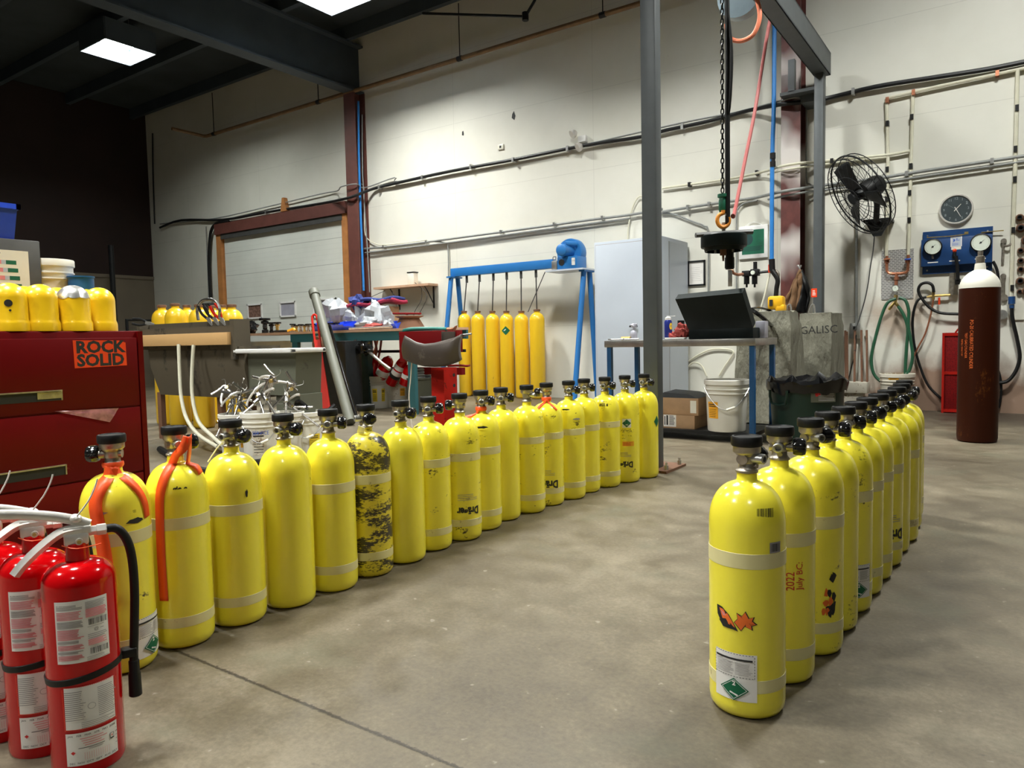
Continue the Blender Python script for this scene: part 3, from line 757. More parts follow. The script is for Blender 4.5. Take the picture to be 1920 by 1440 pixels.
def patch(t, a, z, w_, h, m, da=0, name='worn_sticker', label=None, seed=1, n=14):
    rr = random.Random(seed); d = Decal(on_cyl(CRD, a+da, z))
    pts = [(w_*math.cos(2*PI*i/n)*rr.uniform(.6, 1), h*math.sin(2*PI*i/n)*rr.uniform(.55, 1)) for i in range(n)]
    d.poly(pts, M[m]); return d.build(name, t, label)
def dome_r(z):
    if z < .5: return CRD
    s = min(1, (z-.5)/.112); a = math.asin(min(1, s)); 
    if z > .606: return .027
    return max(.027, CRD*max(.0, math.cos(min(a, 1.5)))**.72)
def ribbon(t, pts, wd=.018, label='orange flagging ribbon'):
    """pts: (angle offset relative to camera, z, lift)"""
    a = to_cam(t.location.x, t.location.y); P = []
    for da, z, lift in spline([Vector(p) for p in pts], 6): 
        r = dome_r(z)+lift; P.append((a+da, z, r))
    vs = []; fs = []
    ps = [Vector((r*math.cos(q), r*math.sin(q), z)) for q, z, r in P]
    for i, p in enumerate(ps):
        tg = (ps[min(i+1, len(ps)-1)]-ps[max(0, i-1)]).normalized(); nr = Vector((p.x, p.y, .3*abs(p.z-.5)*(1 if p.z > .5 else 0)+.0001)).normalized()
        sd = tg.cross(nr).normalized()*wd/2; vs += [p-sd, p+sd]
    for i in range(len(ps)-1): fs.append((2*i, 2*i+1, 2*i+3, 2*i+2))
    mb = MB(); mb.add(vs, fs); o = mb.build('flagging_ribbon', M['orange_tape'], t, ang=30, solid=.0006); o['label'] = label; return o
GL = 'air cylinders in the long left row'; GR = 'air cylinders in the right row'
LEFT = [
 (-2.290, 1.110, 'yellow_scuffed', 165, True, 'yellow air cylinder behind the red extinguishers, two orange ribbon tails over its shoulder'),
 (-2.306, 1.322, 'yellow', 15, True, 'yellow air cylinder with one long orange ribbon hanging down its front'),
 (-2.308, 1.535, 'yellow', -40, True, 'yellow air cylinder with a white tag string, third from the red cabinet, small black chip'),
 (-2.290, 1.748, 'yellow', -30, False, 'plain yellow air cylinder without bands, just left of one with two pale bands'),
 (-2.280, 1.960, 'yellow', -5, True, 'yellow air cylinder with clean pale bands immediately left of the badly blackened one'),
 (-2.285, 2.172, 'yellow_dirty', -75, True, 'yellow air cylinder badly blackened with dark scuff bands, knob facing forward'),
 (-2.285, 2.385, 'yellow', -25, False, 'plain yellow air cylinder without bands right of the badly blackened one'),
 (-2.305, 2.598, 'yellow_scuffed', -5, True, 'banded yellow air cylinder between a plain one and the one with a black burnt foot'),
 (-2.285, 2.811, 'yellow_scuffed', 172, True, 'yellow air cylinder with black burnt patch at its foot and upside-down lettering'),
 (-2.312, 3.024, 'yellow_scuffed', 3, True, 'yellow air cylinder with an orange ribbon around its neck and a scratched black sticker'),
 (-2.335, 3.237, 'yellow', 0, False, 'yellow air cylinder without bands, right of the one with a scratched black sticker'),
 (-2.305, 3.450, 'yellow_scuffed', 75, True, 'yellow air cylinder with a boxed label low on its left side'),
 (-2.305, 3.663, 'yellow_scuffed', 160, True, 'yellow air cylinder with orange ribbon on its neck and knob pointing left, black lettering below'),
 (-2.275, 3.876, 'yellow_scuffed', 0, True, 'chipped yellow air cylinder with black worn sticker on the shoulder'),
 (-2.285, 4.090, 'yellow', 0, True, 'yellow air cylinder fourth from the far end of the left row'),
 (-2.245, 4.303, 'yellow_scuffed', -15, True, 'yellow air cylinder with small black marks on its shoulder, third from the grey post'),
 (-2.200, 4.512, 'yellow_scuffed', 0, False, 'yellow air cylinder with green diamond label high and black lettering low'),
 (-2.150, 4.715, 'yellow', -20, False, 'farthest yellow air cylinder of the left row, touching the grey post'),
]
LC = [cylinder(x, y, lb, wr, dl, tp, GL) for x, y, wr, dl, tp, lb in LEFT]
RIGHT = [
 (-.577, 1.908, 'yellow', 62, True, 'nearest yellow air cylinder of the right row, with fish and maple leaf sticker'),
 (-.555, 2.147, 'yellow', -5, True, 'yellow air cylinder with red handwritten date on its side'),
 (-.522, 2.385, 'yellow_scuffed', 40, True, 'yellow air cylinder with black torn sticker low down, third in the right row'),
 (-.515, 2.600, 'yellow_scuffed', -10, False, 'yellow air cylinder mostly hidden, behind the one with the torn black sticker'),
 (-.502, 2.805, 'yellow_scuffed', 20, True, 'yellow air cylinder in the right row with a dashed label and green diamond low down'),
 (-.495, 3.010, 'yellow', 0, True, 'yellow air cylinder in the right row just behind the one with the low green diamond'),
 (-.487, 3.215, 'yellow', -35, True, 'yellow air cylinder in the right row just before the one with upside-down lettering'),
 (-.475, 3.427, 'yellow_scuffed', 35, True, 'yellow air cylinder in the right row with black upside-down lettering near its foot'),
 (-.472, 3.655, 'yellow', -25, False, 'yellow air cylinder in the right row just behind the one with upside-down lettering'),
 (-.458, 3.870, 'yellow', -60, True, 'yellow air cylinder in the right row, third from its far end'),
 (-.468, 4.130, 'yellow', -20, False, 'yellow air cylinder in the right row, second from its far end'),
 (-.485, 4.395, 'yellow_scuffed', 5, True, 'farthest yellow air cylinder of the right row, standing slightly apart'),
]
RC = [cylinder(x, y, lb, wr, dl, tp, GR) for x, y, wr, dl, tp, lb in RIGHT]
# ribbons, tags, prints on individual cylinders
t, a = LC[0]
ribbon(t, [(-.1, .632, .004), (-.35, .60, .006), (-.55, .55, .003), (-.52, .50, .003), (-.40, .42, .002), (-.32, .33, .002)], .040, 'left ribbon tail')
ribbon(t, [(.1, .632, .004), (.5, .60, .006), (.8, .555, .003), (.95, .51, .003), (1.02, .47, .002)], .026, 'right ribbon tail')
mb = MB(); mb.lathe([(.028, .628), (.031, .634), (.031, .641), (.028, .646)], 16, None, False); mb.build('ribbon_knot', M['orange_tape'], t, ang=80)
patch(t, a, .505, .03, .006, 'grey_ink', -.45); patch(t, a, .47, .035, .01, 'ink', .55, seed=4)
hazard_label(t, a, .10, .95)
t, a = LC[1]
ribbon(t, [(.55, .70, .05), (.35, .665, .045), (.0, .635, .02), (-.35, .595, .006), (-.52, .53, .003), (-.58, .44, .002), (-.6, .30, .002), (-.58, .17, .002)], .030, 'long hanging ribbon tail')
ribbon(t, [(.6, .70, .055), (.8, .66, .035), (.95, .615, .02), (1.05, .57, .004)], .030, 'short ribbon tail behind')
d = Decal(on_cyl(.09, a+.1, .535, .0045)); d.text('gie e', .0, 0, .022, M['ink'], -.04, 1, True); d.build('worn_print', t)
t, a = LC[2]; patch(t, a, .475, .006, .018, 'ink', .45, 'paint_chip')
mb = MB(); A = a-PI/2-.3; c, s = math.cos(A), math.sin(A)
mb.tube([(c*.02, s*.02, .66), (c*.05, s*.05, .63), (c*.085, s*.085, .58)], .0022, 6); mb.box((c*.028, s*.028, .655), (.022, .003, .03), bev=.001); mb.build('tag_string', M['paper'], t)['label'] = 'white tag and string'
t, a = LC[5]; mb = MB(); c, s = math.cos(a-.5), math.sin(a-.5)
mb.box((0, 0, 0), (.03, .002, .045), Matrix.Translation((c*.045, s*.045, .625)) @ Matrix.Rotation(a+PI/2-.5, 4, 'Z') @ Matrix.Rotation(.6, 4, 'X') @ Matrix.Rotation(.5, 4, 'Y')); mb.build('paper_tag', M['paper'], t)
t, a = LC[8]; brand_text(t, a, .155, .35); patch(t, a, .06, .028, .045, 'ink', -1.0, 'burn_mark', 'black burnt patch', 9); patch(t, a, .095, .02, .02, 'ink', -.75, 'burn_mark', None, 12)
t, a = LC[9]; patch(t, a, .545, .036, .008, 'ink', .05, seed=3); 
mb = MB(); mb.lathe([(.027, .622), (.031, .628), (.030, .641), (.026, .646)], 16, None, False); mb.build('ribbon_knot', M['orange_tape'], t, ang=80)
ribbon(t, [(-.5, .635, .004), (-.9, .605, .008), (-1.2, .59, .03), (-1.3, .57, .04)], .02, 'short orange ribbon tail')
t, a = LC[11]; d = Decal(on_cyl(CRD, a-.75, .16)); d.rect(-.025, -.035, .025, .035, M['yellow_label']); d.dash(-.022, -.03, .022, .02, M['ink'], 8, .0012); d.rect(-.022, .022, .022, .028, M['ink']); d.build('boxed_label', t); patch(t, a, .07, .012, .05, 'ink', -1.05, 'scorch_mark', None, 5)
t, a = LC[12]; ribbon(t, [(-.1, .632, .004), (-.5, .605, .008), (-.75, .57, .004), (-.8, .53, .003)], .018, 'left ribbon tail'); ribbon(t, [(.1, .632, .004), (.5, .605, .006), (.8, .57, .003)], .014, 'right ribbon tail')
mb = MB(); mb.lathe([(.027, .622), (.031, .628), (.030, .641), (.026, .646)], 16, None, False); mb.build('ribbon_knot', M['orange_tape'], t, ang=80)
brand_text(t, a, .135, -.05, .062)
t, a = LC[13]; patch(t, a, .560, .035, .006, 'ink', -.2, seed=8); patch(t, a, .5, .03, .008, 'grey_ink', .5, seed=2)
t, a = LC[15]; d = Decal(on_cyl(.09, a-.1, .55, .004)); d.text('EG1 8', 0, 0, .022, M['ink'], 0, 1, True); d.build('stamp_print', t)
t, a = LC[16]; brand_text(t, a, .13, -.1, .055)
d = Decal(on_cyl(CRD, a+.1, .41)); d.rect(-.03, -.03, .03, .03, M['paper']); d.poly([(0, -.028), (.03, 0), (0, .028), (-.03, 0)], M['green_label']); d.poly([(-.008, -.013), (.008, -.016), (.006, -.006), (-.006, -.006)], M['paper']); d.build('diamond_label', t, 'white label with green diamond')
d = Decal(on_cyl(CRD, a+.2, .27)); d.rect(-.04, -.016, .04, .016, M['orange_label']); d.lines(-.035, -.012, .03, .012, 3, M['red_ink'], .4); d.build('price_sticker', t, 'small orange sticker')
t, a = LC[17]; d = Decal(on_cyl(CRD, a+1.05, .40)); d.poly([(0, -.04), (.03, 0), (0, .04), (-.03, 0)], M['green_label']); d.build('diamond_label', t, 'green diamond')
# right row
t, a = RC[0]
hazard_label(t, a, .115, -.32, 1.0)
d = Decal(on_cyl(CRD, a-.33, .265))
leaf = [(.0, -.022), (.008, -.010), (.026, -.018), (.024, -.008), (.036, -.004), (.026, .004), (.030, .014), (.018, .010), (.010, .026), (.002, .014), (-.010, .020), (-.008, .006), (-.016, -.004)]
d.poly([(u*1.12+.018, v*1.12-.002) for u, v in leaf], M['ink']); d.poly([(u+.018, v-.002) for u, v in leaf], M['orange_ink'])
fish = [(-.046, .026), (-.030, .024), (-.012, .010), (.002, -.012), (.010, -.026), (-.010, -.022), (-.030, -.018), (-.044, .004)]
d.poly([(u*1.1, v*1.1) for u, v in fish], M['ink']); d.poly([(-.042, .022), (-.030, .021), (-.016, .011), (-.002, -.009), (.003, -.020), (-.014, -.014), (-.032, -.003)], M['orange_ink'])
d.poly([(-.038, .018), (-.028, .014), (-.020, .006), (-.030, .004)], M['pink_ink']); d.poly([(-.044, -.008), (-.020, -.016), (.006, -.026), (-.030, -.024)], M['ink'])
d.build('leaf_sticker', t, 'orange fish and maple leaf sticker')
d = Decal(on_cyl(CRD, a+.75, .455)); d.rect(-.016, -.014, .020, .014, M['grey_ink']); d.bars(-.012, -.01, .016, .01, M['ink']); d.build('worn_sticker', t)
d = Decal(on_cyl(.0905, a+.5, .545, .003)); d.bars(-.022, -.012, .022, .012, M['ink'], 3); d.build('barcode_print', t)
t, a = RC[1]; d = Decal(on_cyl(CRD, a+.33, .34)); d.text('2022', -.002, -.035, .034, M['red_ink'], PI/2, .8); d.text('July BC:', .024, -.02, .028, M['red_ink'], PI/2, .9); d.build('handwriting', t, 'red handwritten date')
t, a = RC[2]; d = Decal(on_cyl(CRD, a+.6, .20)); rr = random.Random(3)
for k in range(14):
    u, v = rr.uniform(-.02, .02), rr.uniform(-.06, .06); d.poly([(u+rr.uniform(.003, .012)*math.cos(q), v+rr.uniform(.006, .02)*math.sin(q)) for q in (0, 1, 2, 3, 4, 5)], M['ink' if k % 3 else 'orange_ink'])
d.build('torn_sticker', t, 'torn black sticker')
t, a = RC[4]; hazard_label(t, a, .12, .55, .95)
t, a = RC[7]; brand_text(t, a, .145, .55, .060)

# ================================================================ RED FIRE EXTINGUISHERS (front left)
def ext_body(r, h, mat_):
    pr = [(0, .012), (r*.8, .012), (r*.86, 0), (r*.96, .0), (r, .01), (r, h-.055)]
    for i in range(1, 9):
        q = i/8*PI/2; pr.append((.026+(r-.026)*math.cos(q), h-.055+.05*math.sin(q)))
    pr += [(.026, h+.0), (.024, h+.035), (.018, h+.036)]
    return MB().lathe(pr, 48)
def extinguisher(x, y, label, spin=0):
    a = to_cam(x, y); r = .079; h = .50
    t = thing('fire_extinguisher', (x, y, 0), label, 'fire extinguisher', 'fire extinguishers in the near left corner')
    ext_body(r, h, None).build('body', M['ext_red'], t, ang=60)
    # labels
    d = Decal(on_cyl(r, a+.02+spin, .345), .01); d.rect(-.056, -.073, .056, .073, M['paper'])
    z = .066
    for i, (hh, m) in enumerate(((.014, 'grey_ink'), (.022, 'pink_ink'), (.018, 'grey_ink'), (.026, 'pink_ink'), (.008, 'grey_ink'), (.014, 'pink_ink'), (.008, 'grey_ink'), (.014, 'pink_ink'))):
        d.lines(-.052, z-hh, .002, z-.002, max(2, int(hh/.0032)), M[m], .62, i+2); z -= hh+.001
    d.lines(.007, .052, .052, .068, 5, M['grey_ink'], .5, 3); d.lines(.007, .030, .052, .050, 6, M['pink_ink'], .7, 4)
    d.bars(.012, .012, .050, .026, M['ink'], 5); d.lines(.009, .007, .045, .010, 1, M['grey_ink'], .4, 4)
    d.text('@', .026, .000, .010, M['ink']); d.lines(.034, -.001, .042, .001, 1, M['ink'], .5)
    d.lines(.009, -.020, .05, -.008, 3, M['grey_ink'], .5, 7); d.lines(.009, -.036, .048, -.022, 5, M['pink_ink'], .7, 8); d.bars(.012, -.056, .048, -.042, M['ink'], 9); d.lines(.005, -.070, .05, -.060, 3, M['grey_ink'], .4, 2)
    d.build('instruction_label', t)
    d = Decal(on_cyl(r, a+.12+spin, .165), .01); d.rect(-.054, -.050, .054, .050, M['paper']); d.dash(-.0545, -.051, .0545, .051, M['red_label'], 30, .0015)
    d.lines(-.050, -.026, -.010, .044, 15, M['grey_ink'], .45, 5); d.lines(.012, -.026, .050, .044, 16, M['grey_ink'], .45, 6); d.lines(-.02, -.046, .046, -.030, 4, M['grey_ink'], .4, 8)
    for q in range(24):
        b2 = 2*PI*q/24; c2 = 2*PI*(q+1)/24; cx, cy = 0, .004
        d.poly([(cx+.0075*math.cos(b2), cy+.0075*math.sin(b2)), (cx+.0075*math.cos(c2), cy+.0075*math.sin(c2)), (cx+.0063*math.cos(c2), cy+.0063*math.sin(c2)), (cx+.0063*math.cos(b2), cy+.0063*math.sin(b2))], M['grey_ink'])
    d.build('service_label', t)
    d = Decal(on_cyl(r, a+.12+spin, .068), .01); d.rect(-.056, -.040, .056, .038, M['paper'])
    for i, mo in enumerate(('JAN', 'FEB', 'MAR', 'APR', 'MAY', 'JUNE')): d.text(mo, -.046+i*.018, .031, .0065, M['ink'])
    for i, mo in enumerate(('DEC', 'NOV', 'OCT', 'SEPT', 'AUG', 'JULY')): d.text(mo, -.044+i*.018, -.034, .0065, M['ink'])
    for k in range(4): d.lines(-.026+k*.003, .022-k*.0055, .034-k*.003, .025-k*.0055, 1, M['pink_ink'], .55, k)
    d.lines(-.03, .000, .04, .003, 1, M['ink'], .4, 2); d.lines(-.01, -.005, .022, -.001, 2, M['grey_ink'], .4, 3)
    d.poly([(-.046, -.008), (-.041, -.004), (-.036, -.008), (-.041, -.013)], M['red_ink']); d.rect(.036, .0, .045, .014, M['ink']); d.rect(.037, .003, .044, .013, M['paper']); d.text('S', .0405, .008, .007, M['red_ink'], 0, 1, True)
    for k in range(12): d.rect(-.018+k*.0045, -.027, -.0175+k*.0045, -.010, M['pink_ink'])
    for k in range(5): d.text(('1', '2', '3', '4', '5')[k], .051, .022-k*.009, .006, M['ink'], PI/2)
    d.build('inspection_tag', t)
    # strap with hose holder
    X = Matrix.Rotation(a+PI/2+spin, 4, 'Z')
    mb = MB(); mb.lathe([(r, -.008), (r+.003, -.007), (r+.003, .007), (r, .008)], 40, X @ Matrix.Translation((0, 0, .232)) @ Matrix.Rotation(-.13, 4, 'Y'), False)
    mb.box((r+.018, .012, .238), (.036, .03, .022), X, bev=.004); mb.build('strap', M['black_rubber'], t)
    # valve, local frame: +X right of the viewer, -Y toward the viewer
    z = h+.035
    mb = MB(); mb.box((0, 0, z+.010), (.052, .034, .030), X, bev=.006); mb.box((.002, 0, z+.030), (.06, .028, .02), X, bev=.005)
    mb.lat(X @ Vector((.02, 0, z+.024)), X @ Vector((1, 0, z+.024)), [(.012, 0), (.012, .022), (.014, .024), (.014, .042), (.011, .044)], 6)
    mb.cyl(X @ Vector((.005, -.016, z+.006)), X @ Vector((.005, -.024, z+.006)), .008, n=12)
    v = mb.build('valve', M['silver'], t)
    mb = MB(); mb.cyl(X @ Vector((.005, -.023, z+.006)), X @ Vector((.005, -.027, z+.006)), .0045, n=10); mb.build('pressure_plug', M['brass'], v)
    mb = MB()  # carrying handle: channel bent down to the left
    for s in (-1,):
        pts = [(.012, -.004, z+.034), (-.03, -.006, z+.030), (-.07, -.012, z+.004), (-.105, -.016, z-.028), (-.125, -.018, z-.052)]
        mb.tube([X @ Vector(p) for p in pts], .0115, 4, 4, 1.0)
    mb.build('carry_handle', M['silver'], v, ang=30)
    mb = MB(); pts = [(.028, .0, z+.040), (.0, .0, z+.054), (-.05, .004, z+.070), (-.11, .008, z+.082), (-.155, .01, z+.088)]
    mb.tube([X @ Vector(p) for p in pts], .012, 10, 4, .7); mb.sph(X @ Vector((.0, 0, z+.058)), .014, (1.3, 1, .8)); mb.build('squeeze_lever', M['silver'], v, ang=60)
    mb = MB(); mb.tube([X @ Vector(p) for p in ((.004, -.012, z+.066), (.028, -.016, z+.098), (.044, -.014, z+.130), (.05, -.012, z+.150))], .0018, 6, 2); mb.build('seal_wire', M['paper'], v)
    mb = MB(); mb.tube([X @ Vector(p) for p in ((-.03, -.012, z+.0), (.0, -.03, z-.008), (.05, -.02, z-.006))], .0012, 5, 3); mb.build('seal_loop', M['orange_tape'], v)
    mb = MB(); mb.tube([X @ Vector(p) for p in ((.058, 0, z+.024), (.085, .002, z+.020), (.105, .006, z-.01), (.115, .008, z-.06), (.117, .010, z-.14), (.112, .012, z-.24), (.108, .013, .235), (.107, .013, .20))], .0105, 12, 5)
    mb.build('hose', M['black_rubber'], t, ang=60)
    mb = MB(); mb.lat(X @ Vector((.107, .013, .215)), X @ Vector((.107, .013, -1)), [(.0105, 0), (.0125, .003), (.0125, .032), (.0145, .035), (.0155, .09), (.013, .092), (.012, .08)], 14); mb.build('nozzle', M['black_rubber'], t)
    return t
e1 = PZ(168, 1422)
for (dx, dy, lb, sp) in ((0, 0, 'nearest red fire extinguisher, its black hose curving down on the right', 0), (-.172, -.025, 'middle red fire extinguisher of the three by the yellow cylinders', -.1), (-.335, -.06, 'leftmost red fire extinguisher, cut by the left edge', -.05)):
    extinguisher(e1.x+dx, e1.y+dy, lb, sp)

# ================================================================ RED CABINET AND WHAT IS ON IT
CX = -3.64; CY1 = 1.945; CY0 = .80; CZ = 1.078
cab = thing('filing_cabinet', (CX-.35, (CY0+CY1)/2, 0), 'dark red steel drawer cabinet with an orange sign on its front', 'cabinet')
mb = MB(); mb.bx(CX-.72, CX-.012, CY0, CY1, .0, CZ, bev=.006); mb.build('body', M['red_paint'], cab, True)
zs = [CZ-.03, PX(268, 760, CX).z, PX(275, 882, CX).z, .10]
for i in range(3):
    mb = MB(); mb.bx(CX-.012, CX, CY0+.02, CY1-.03, zs[i+1]+.004, zs[i]-.004, bev=.003)
    dr = mb.build('drawer', M['red_paint'], cab, True)
    if i < 2:
        q0, q1 = (PX(0, 748, CX), PX(112, 741, CX)) if i == 0 else (PX(0, 897, CX), PX(122, 879, CX))
        if i == 0: q0, q1 = PX(0, 743, CX), PX(114, 743, CX)
        zc = zs[i+1]+.07 if i == 0 else zs[i+1]+.075
        zc = (PX(60, 745, CX).z if i == 0 else PX(60, 890, CX).z)
        mb = MB(); mb.bx(CX-.0, CX+.003, q0.y-.1, q1.y, zc-.022, zc+.022); hnd = mb.build('recessed_pull', M['ink'], dr, True)
        mb = MB(); mb.bx(CX, CX+.012, q0.y-.1, q1.y+.004, zc+.020, zc+.026); mb.bx(CX, CX+.006, q1.y, q1.y+.006, zc-.022, zc+.022)
        if i == 0: mb.bx(CX, CX+.006, q1.y-.10, q1.y, zc-.012, zc+.018)
        mb.build('pull_rim', M['brass_dark'], dr, True)
mb = MB(); mb.bx(CX-.02, CX+.002, CY1-.025, CY1, 0, CZ-.002); mb.build('corner_trim', M['red_paint'], cab, True)
s0, s1 = PX(137, 640, CX), PX(238, 688, CX)
yc, zc = (s0.y+s1.y)/2, (PX(188, 663, CX).z); hw, hh = abs(s1.y-s0.y)/2, .066
d = Decal(on_right(CX, yc, zc, .0015)); d.poly([(-hw, -hh), (hw, -hh+.004), (hw*.99, hh*.78), (hw*.72, hh*.95), (-hw*1.02, hh)], M['red_label'])
d.text('ROCK', 0, .030, .078, M['ink'], 0, 1.04, True); d.text('SOLID', 0, -.033, .078, M['ink'], 0, 1.02, True)
d.build('sign', cab, 'orange-red sign reading ROCK SOLID', True)
# torn clear film hanging from the drawer
mb = MB(); f0 = PX(100, 771, CX); f1 = PX(221, 765, CX); f2 = PX(219, 792, CX); f3 = PX(170, 790, CX)
pts = [f0, f1, f2, f3]; rr = random.Random(2)
mb.sheet(lambda u, v: ((pts[0]*(1-u)+pts[1]*u)*(1-v)+(pts[0]*(1-u)+(pts[3]*.3+pts[2]*.7)*u)*v)+Vector((.006+.004*rr.random(), 0, 0)), 14, 5)
o = mb.build('film_scrap', M['clear'], cab, True); o['label'] = 'torn shiny clear film'
# yellow valve caps standing on the cabinet
def cap_mesh(t, silver=False):
    r = .076
    pr = [(r*.98, 0), (r*1.02, .002), (r*1.02, .035), (r*.985, .045), (r*.94, .055), (r*.94, .15)]
    for i in range(1, 10): q = i/9*PI/2; pr.append((r*.94*math.cos(q), .15+.07*math.sin(q)))
    MB().lathe(pr, 36, None, False).build('shell', M['yellow_cap'], t, ang=50)
    if silver:
        def fn(u, v):
            q = .25+v*(PI/2-.25); q = max(.02, q) if v > 0 else .25-.25*abs(noise.noise(Vector((u*9, 1, 2))))-.1
            rr_ = r*.94*math.cos(q)+.0012; return (rr_*math.cos(u*2*PI), rr_*math.sin(u*2*PI), .15+.0712*math.sin(q))
        MB().sheet(fn, 36, 8).build('bare_metal_dome', M['steel'], t, ang=60)
def hole(t, da, z, rad):
    a = to_cam(t.location.x, t.location.y)+da
    d = Decal(on_cyl(.0715, a, z, .001)); d.poly([(rad*math.cos(2*PI*i/16), rad*math.sin(2*PI*i/16)) for i in range(16)], M['ink']); d.build('vent_hole', t)
CAPS = [(22, -3.72, 'yellow valve cap with a large black vent hole at the left end of the cabinet', 0, [(-.05, .125, .016), (.02, .093, .005)]),
        (80, -3.72, 'yellow valve cap with a grey smudge, second in the front line on the cabinet', 0, []),
        (142, -3.72, 'yellow valve cap with a bare silver dome', 1, []),
        (190, -3.77, 'yellow valve cap at the right end of the cabinet top', 0, [(-.75, .12, .015), (-.7, .09, .005)]),
        (50, -3.88, 'yellow valve cap half hidden behind the left two', 0, []),
        (112, -3.88, 'yellow valve cap half hidden left of the silver-domed one', 0, []),
        (166, -3.92, 'yellow valve cap half hidden right of the silver-domed one', 0, [])]
for px, X_, lb, sv, hl in CAPS:
    p = PX(px, 640, X_); t = thing('valve_protector', (X_, p.y, CZ), lb, 'valve cap', 'yellow valve caps on the red cabinet')
    cap_mesh(t, sv)
    for q in hl: hole(t, *q)
    if px == 80: patch(t, to_cam(X_, p.y), .12, .01, .006, 'grey_ink', .2, 'smudge') if False else None
# grey box with chart, blue bin, pail, blue tin
gx = -4.06; y1 = PX(76, 480, gx).y; zt = PX(35, 449, gx).z
bxr = thing('drawer_box', (gx-.15, y1-.3, CZ), 'dark grey metal box with a white chart, standing behind the yellow caps', 'box')
mb = MB(); mb.bx(gx-.28, gx, y1-.55, y1, CZ, zt, bev=.005); mb.build('case', M['grey_dark'], bxr, True)
yy = PX(54, 500, gx).y
d = Decal(on_right(gx, yy-.15, CZ+.15, .002)); zt2 = PX(30, 470, gx).z-(CZ+.15)
d.rect(-.2, -.14, .15, zt2, M['cream'])
d.lines(-.0, zt2-.022, .03, zt2-.012, 1, M['grey_ink'], .6)
for i in range(5):
    z = zt2-.07-i*.038; o_ = i*.006
    d.rect(.0+o_, z, .03+o_, z+.02, M['pink_ink' if i < 3 else 'blue_ink']); d.rect(.03+o_, z, .05+o_, z+.02, M['white_cabinet']); d.rect(.05+o_, z, .095+o_, z+.02, M['green_paint'])
d.build('colour_chart', bxr, 'white chart with red, blue and green blocks', True)
y2 = PX(36, 410, gx+.02).y; zt3 = PX(15, 382, gx).z
mb = MB(); mb.add([(gx-.22, y1-.5, zt), (gx-.02, y1-.5, zt), (gx-.02, y2-.012, zt), (gx-.22, y2-.012, zt), (gx-.25, y1-.55, zt3), (gx+.01, y1-.55, zt3), (gx+.01, y2, zt3), (gx-.25, y2, zt3)],
                  [(3, 2, 1, 0), (0, 1, 5, 4), (1, 2, 6, 5), (2, 3, 7, 6), (3, 0, 4, 7)])
mb.bx(gx+.0, gx+.02, y1-.56, y2+.01, zt3-.025, zt3); mb.bx(gx-.26, gx-.24, y1-.56, y2+.01, zt3-.025, zt3); mb.bx(gx-.26, gx+.02, y2-.01, y2+.01, zt3-.025, zt3)
solo('storage_bin', mb, M['blue_plastic'], 'bright blue plastic bin on top of the dark grey box', 'bin', solid=0)
def pail_profile(r, h):
    return [(0, .004), (r*.80, .004), (r*.84, 0), (r*.86, .01), (r*.93, h*.72), (r*.99, h*.73), (r*.99, h*.745), (r*.935, h*.75), (r*.94, h*.80), (r*1.0, h*.81), (r*1.0, h*.825), (r*.95, h*.83), (r*.955, h*.90), (r*1.02, h*.91), (r*1.02, h*.99), (r*1.0, h), (r*.96, h), (r*.94, h*.9), (r*.84, .02), (0, .02)]
p = PX(93, 540, -4.12)
pr = thing('pail', (-4.15, p.y+.02, CZ), 'white plastic pail with a lid behind the yellow caps', 'bucket')
zz = PX(93, 487, -4.12).z-CZ
mb = MB(); mb.lathe([(r_, z_) for r_, z_ in pail_profile(.11, zz)][:-4]+[(0, zz)], 32); mb.build('body', M['bucket'], pr)
mb = MB(); mb.tube([(.0, .1, zz*.75), (.05, .12, zz*.55), (.03, .118, zz*.35)], .003, 6, 4); mb.build('handle', M['steel'], pr)
p = PX(156, 540, -4.0); zt4 = PX(156, 518, -4.0).z
mb = MB(); mb.lathe([(.0, CZ), (.06, CZ), (.06, zt4-.01), (.064, zt4-.008), (.064, zt4), (.058, zt4), (.057, zt4-.015), (0, zt4-.015)], 28, Matrix.Translation((-4.02, p.y, 0)))
solo('tin', mb, M['blue_leg'], 'blue tin standing behind the silver-domed cap', 'tin')

# dark far-left background
mb = MB(); q = PX(213, 560, -17.6)
mb.cyl((-17.6, q.y, 0), (-17.6, q.y, 3.4), .06, n=10); solo('pipe_post', mb, M['black_metal'], 'dark standing pipe in front of the far end wall', 'pipe')
mb = MB(); q0 = PX(237, 590, -16.5); q1 = PX(330, 590, -16.5)
mb.tube([(-16.5, q0.y, 0), (-16.5, q0.y, 1.6), (-16.5, q1.y, 1.6), (-16.5, q1.y, 0)], .04, 8); mb.tube([(-16.5, q0.y, 1.1), (-16.5, q1.y, 1.1)], .035, 8)
solo('railing', mb, M['black_metal'], 'black pipe railing at the far end wall', 'railing')

# ================================================================ SINK UNIT AND THINGS ROUND IT
SY = 4.1
def sx(px, py=650, Y=SY): return PY(px, py, Y).x
def sz(px, py, Y=SY): return PY(px, py, Y).z
sink = thing('utility_sink', (sx(400), SY+.4, 0), 'stained concrete double wash tub with a pine board across its front', 'sink')
za, zb = sz(300, 652), sz(300, 741)
mb = MB(); x0, x1 = sx(277), sx(455)
vs = []
for (z, k, y0) in ((zb, .93, .06), (za-.42*(za-zb), .985, .01), (za, 1, 0)):
    xa = x0+(1-k)*(x1-x0)*.8; vs += [(xa, SY+y0, z), (x1, SY+y0, z), (x1, SY+.42, z), (xa, SY+.42, z)]
mb.add(vs, [(3, 2, 1, 0)]+[(j*4+i, j*4+(i+1) % 4, (j+1)*4+(i+1) % 4, (j+1)*4+i) for j in range(2) for i in range(4)])
mb.build('large_tub', M['concrete_tub'], sink, True)
zt = sz(350, 604)
mb = MB(); X0, X1 = sx(262), sx(459)
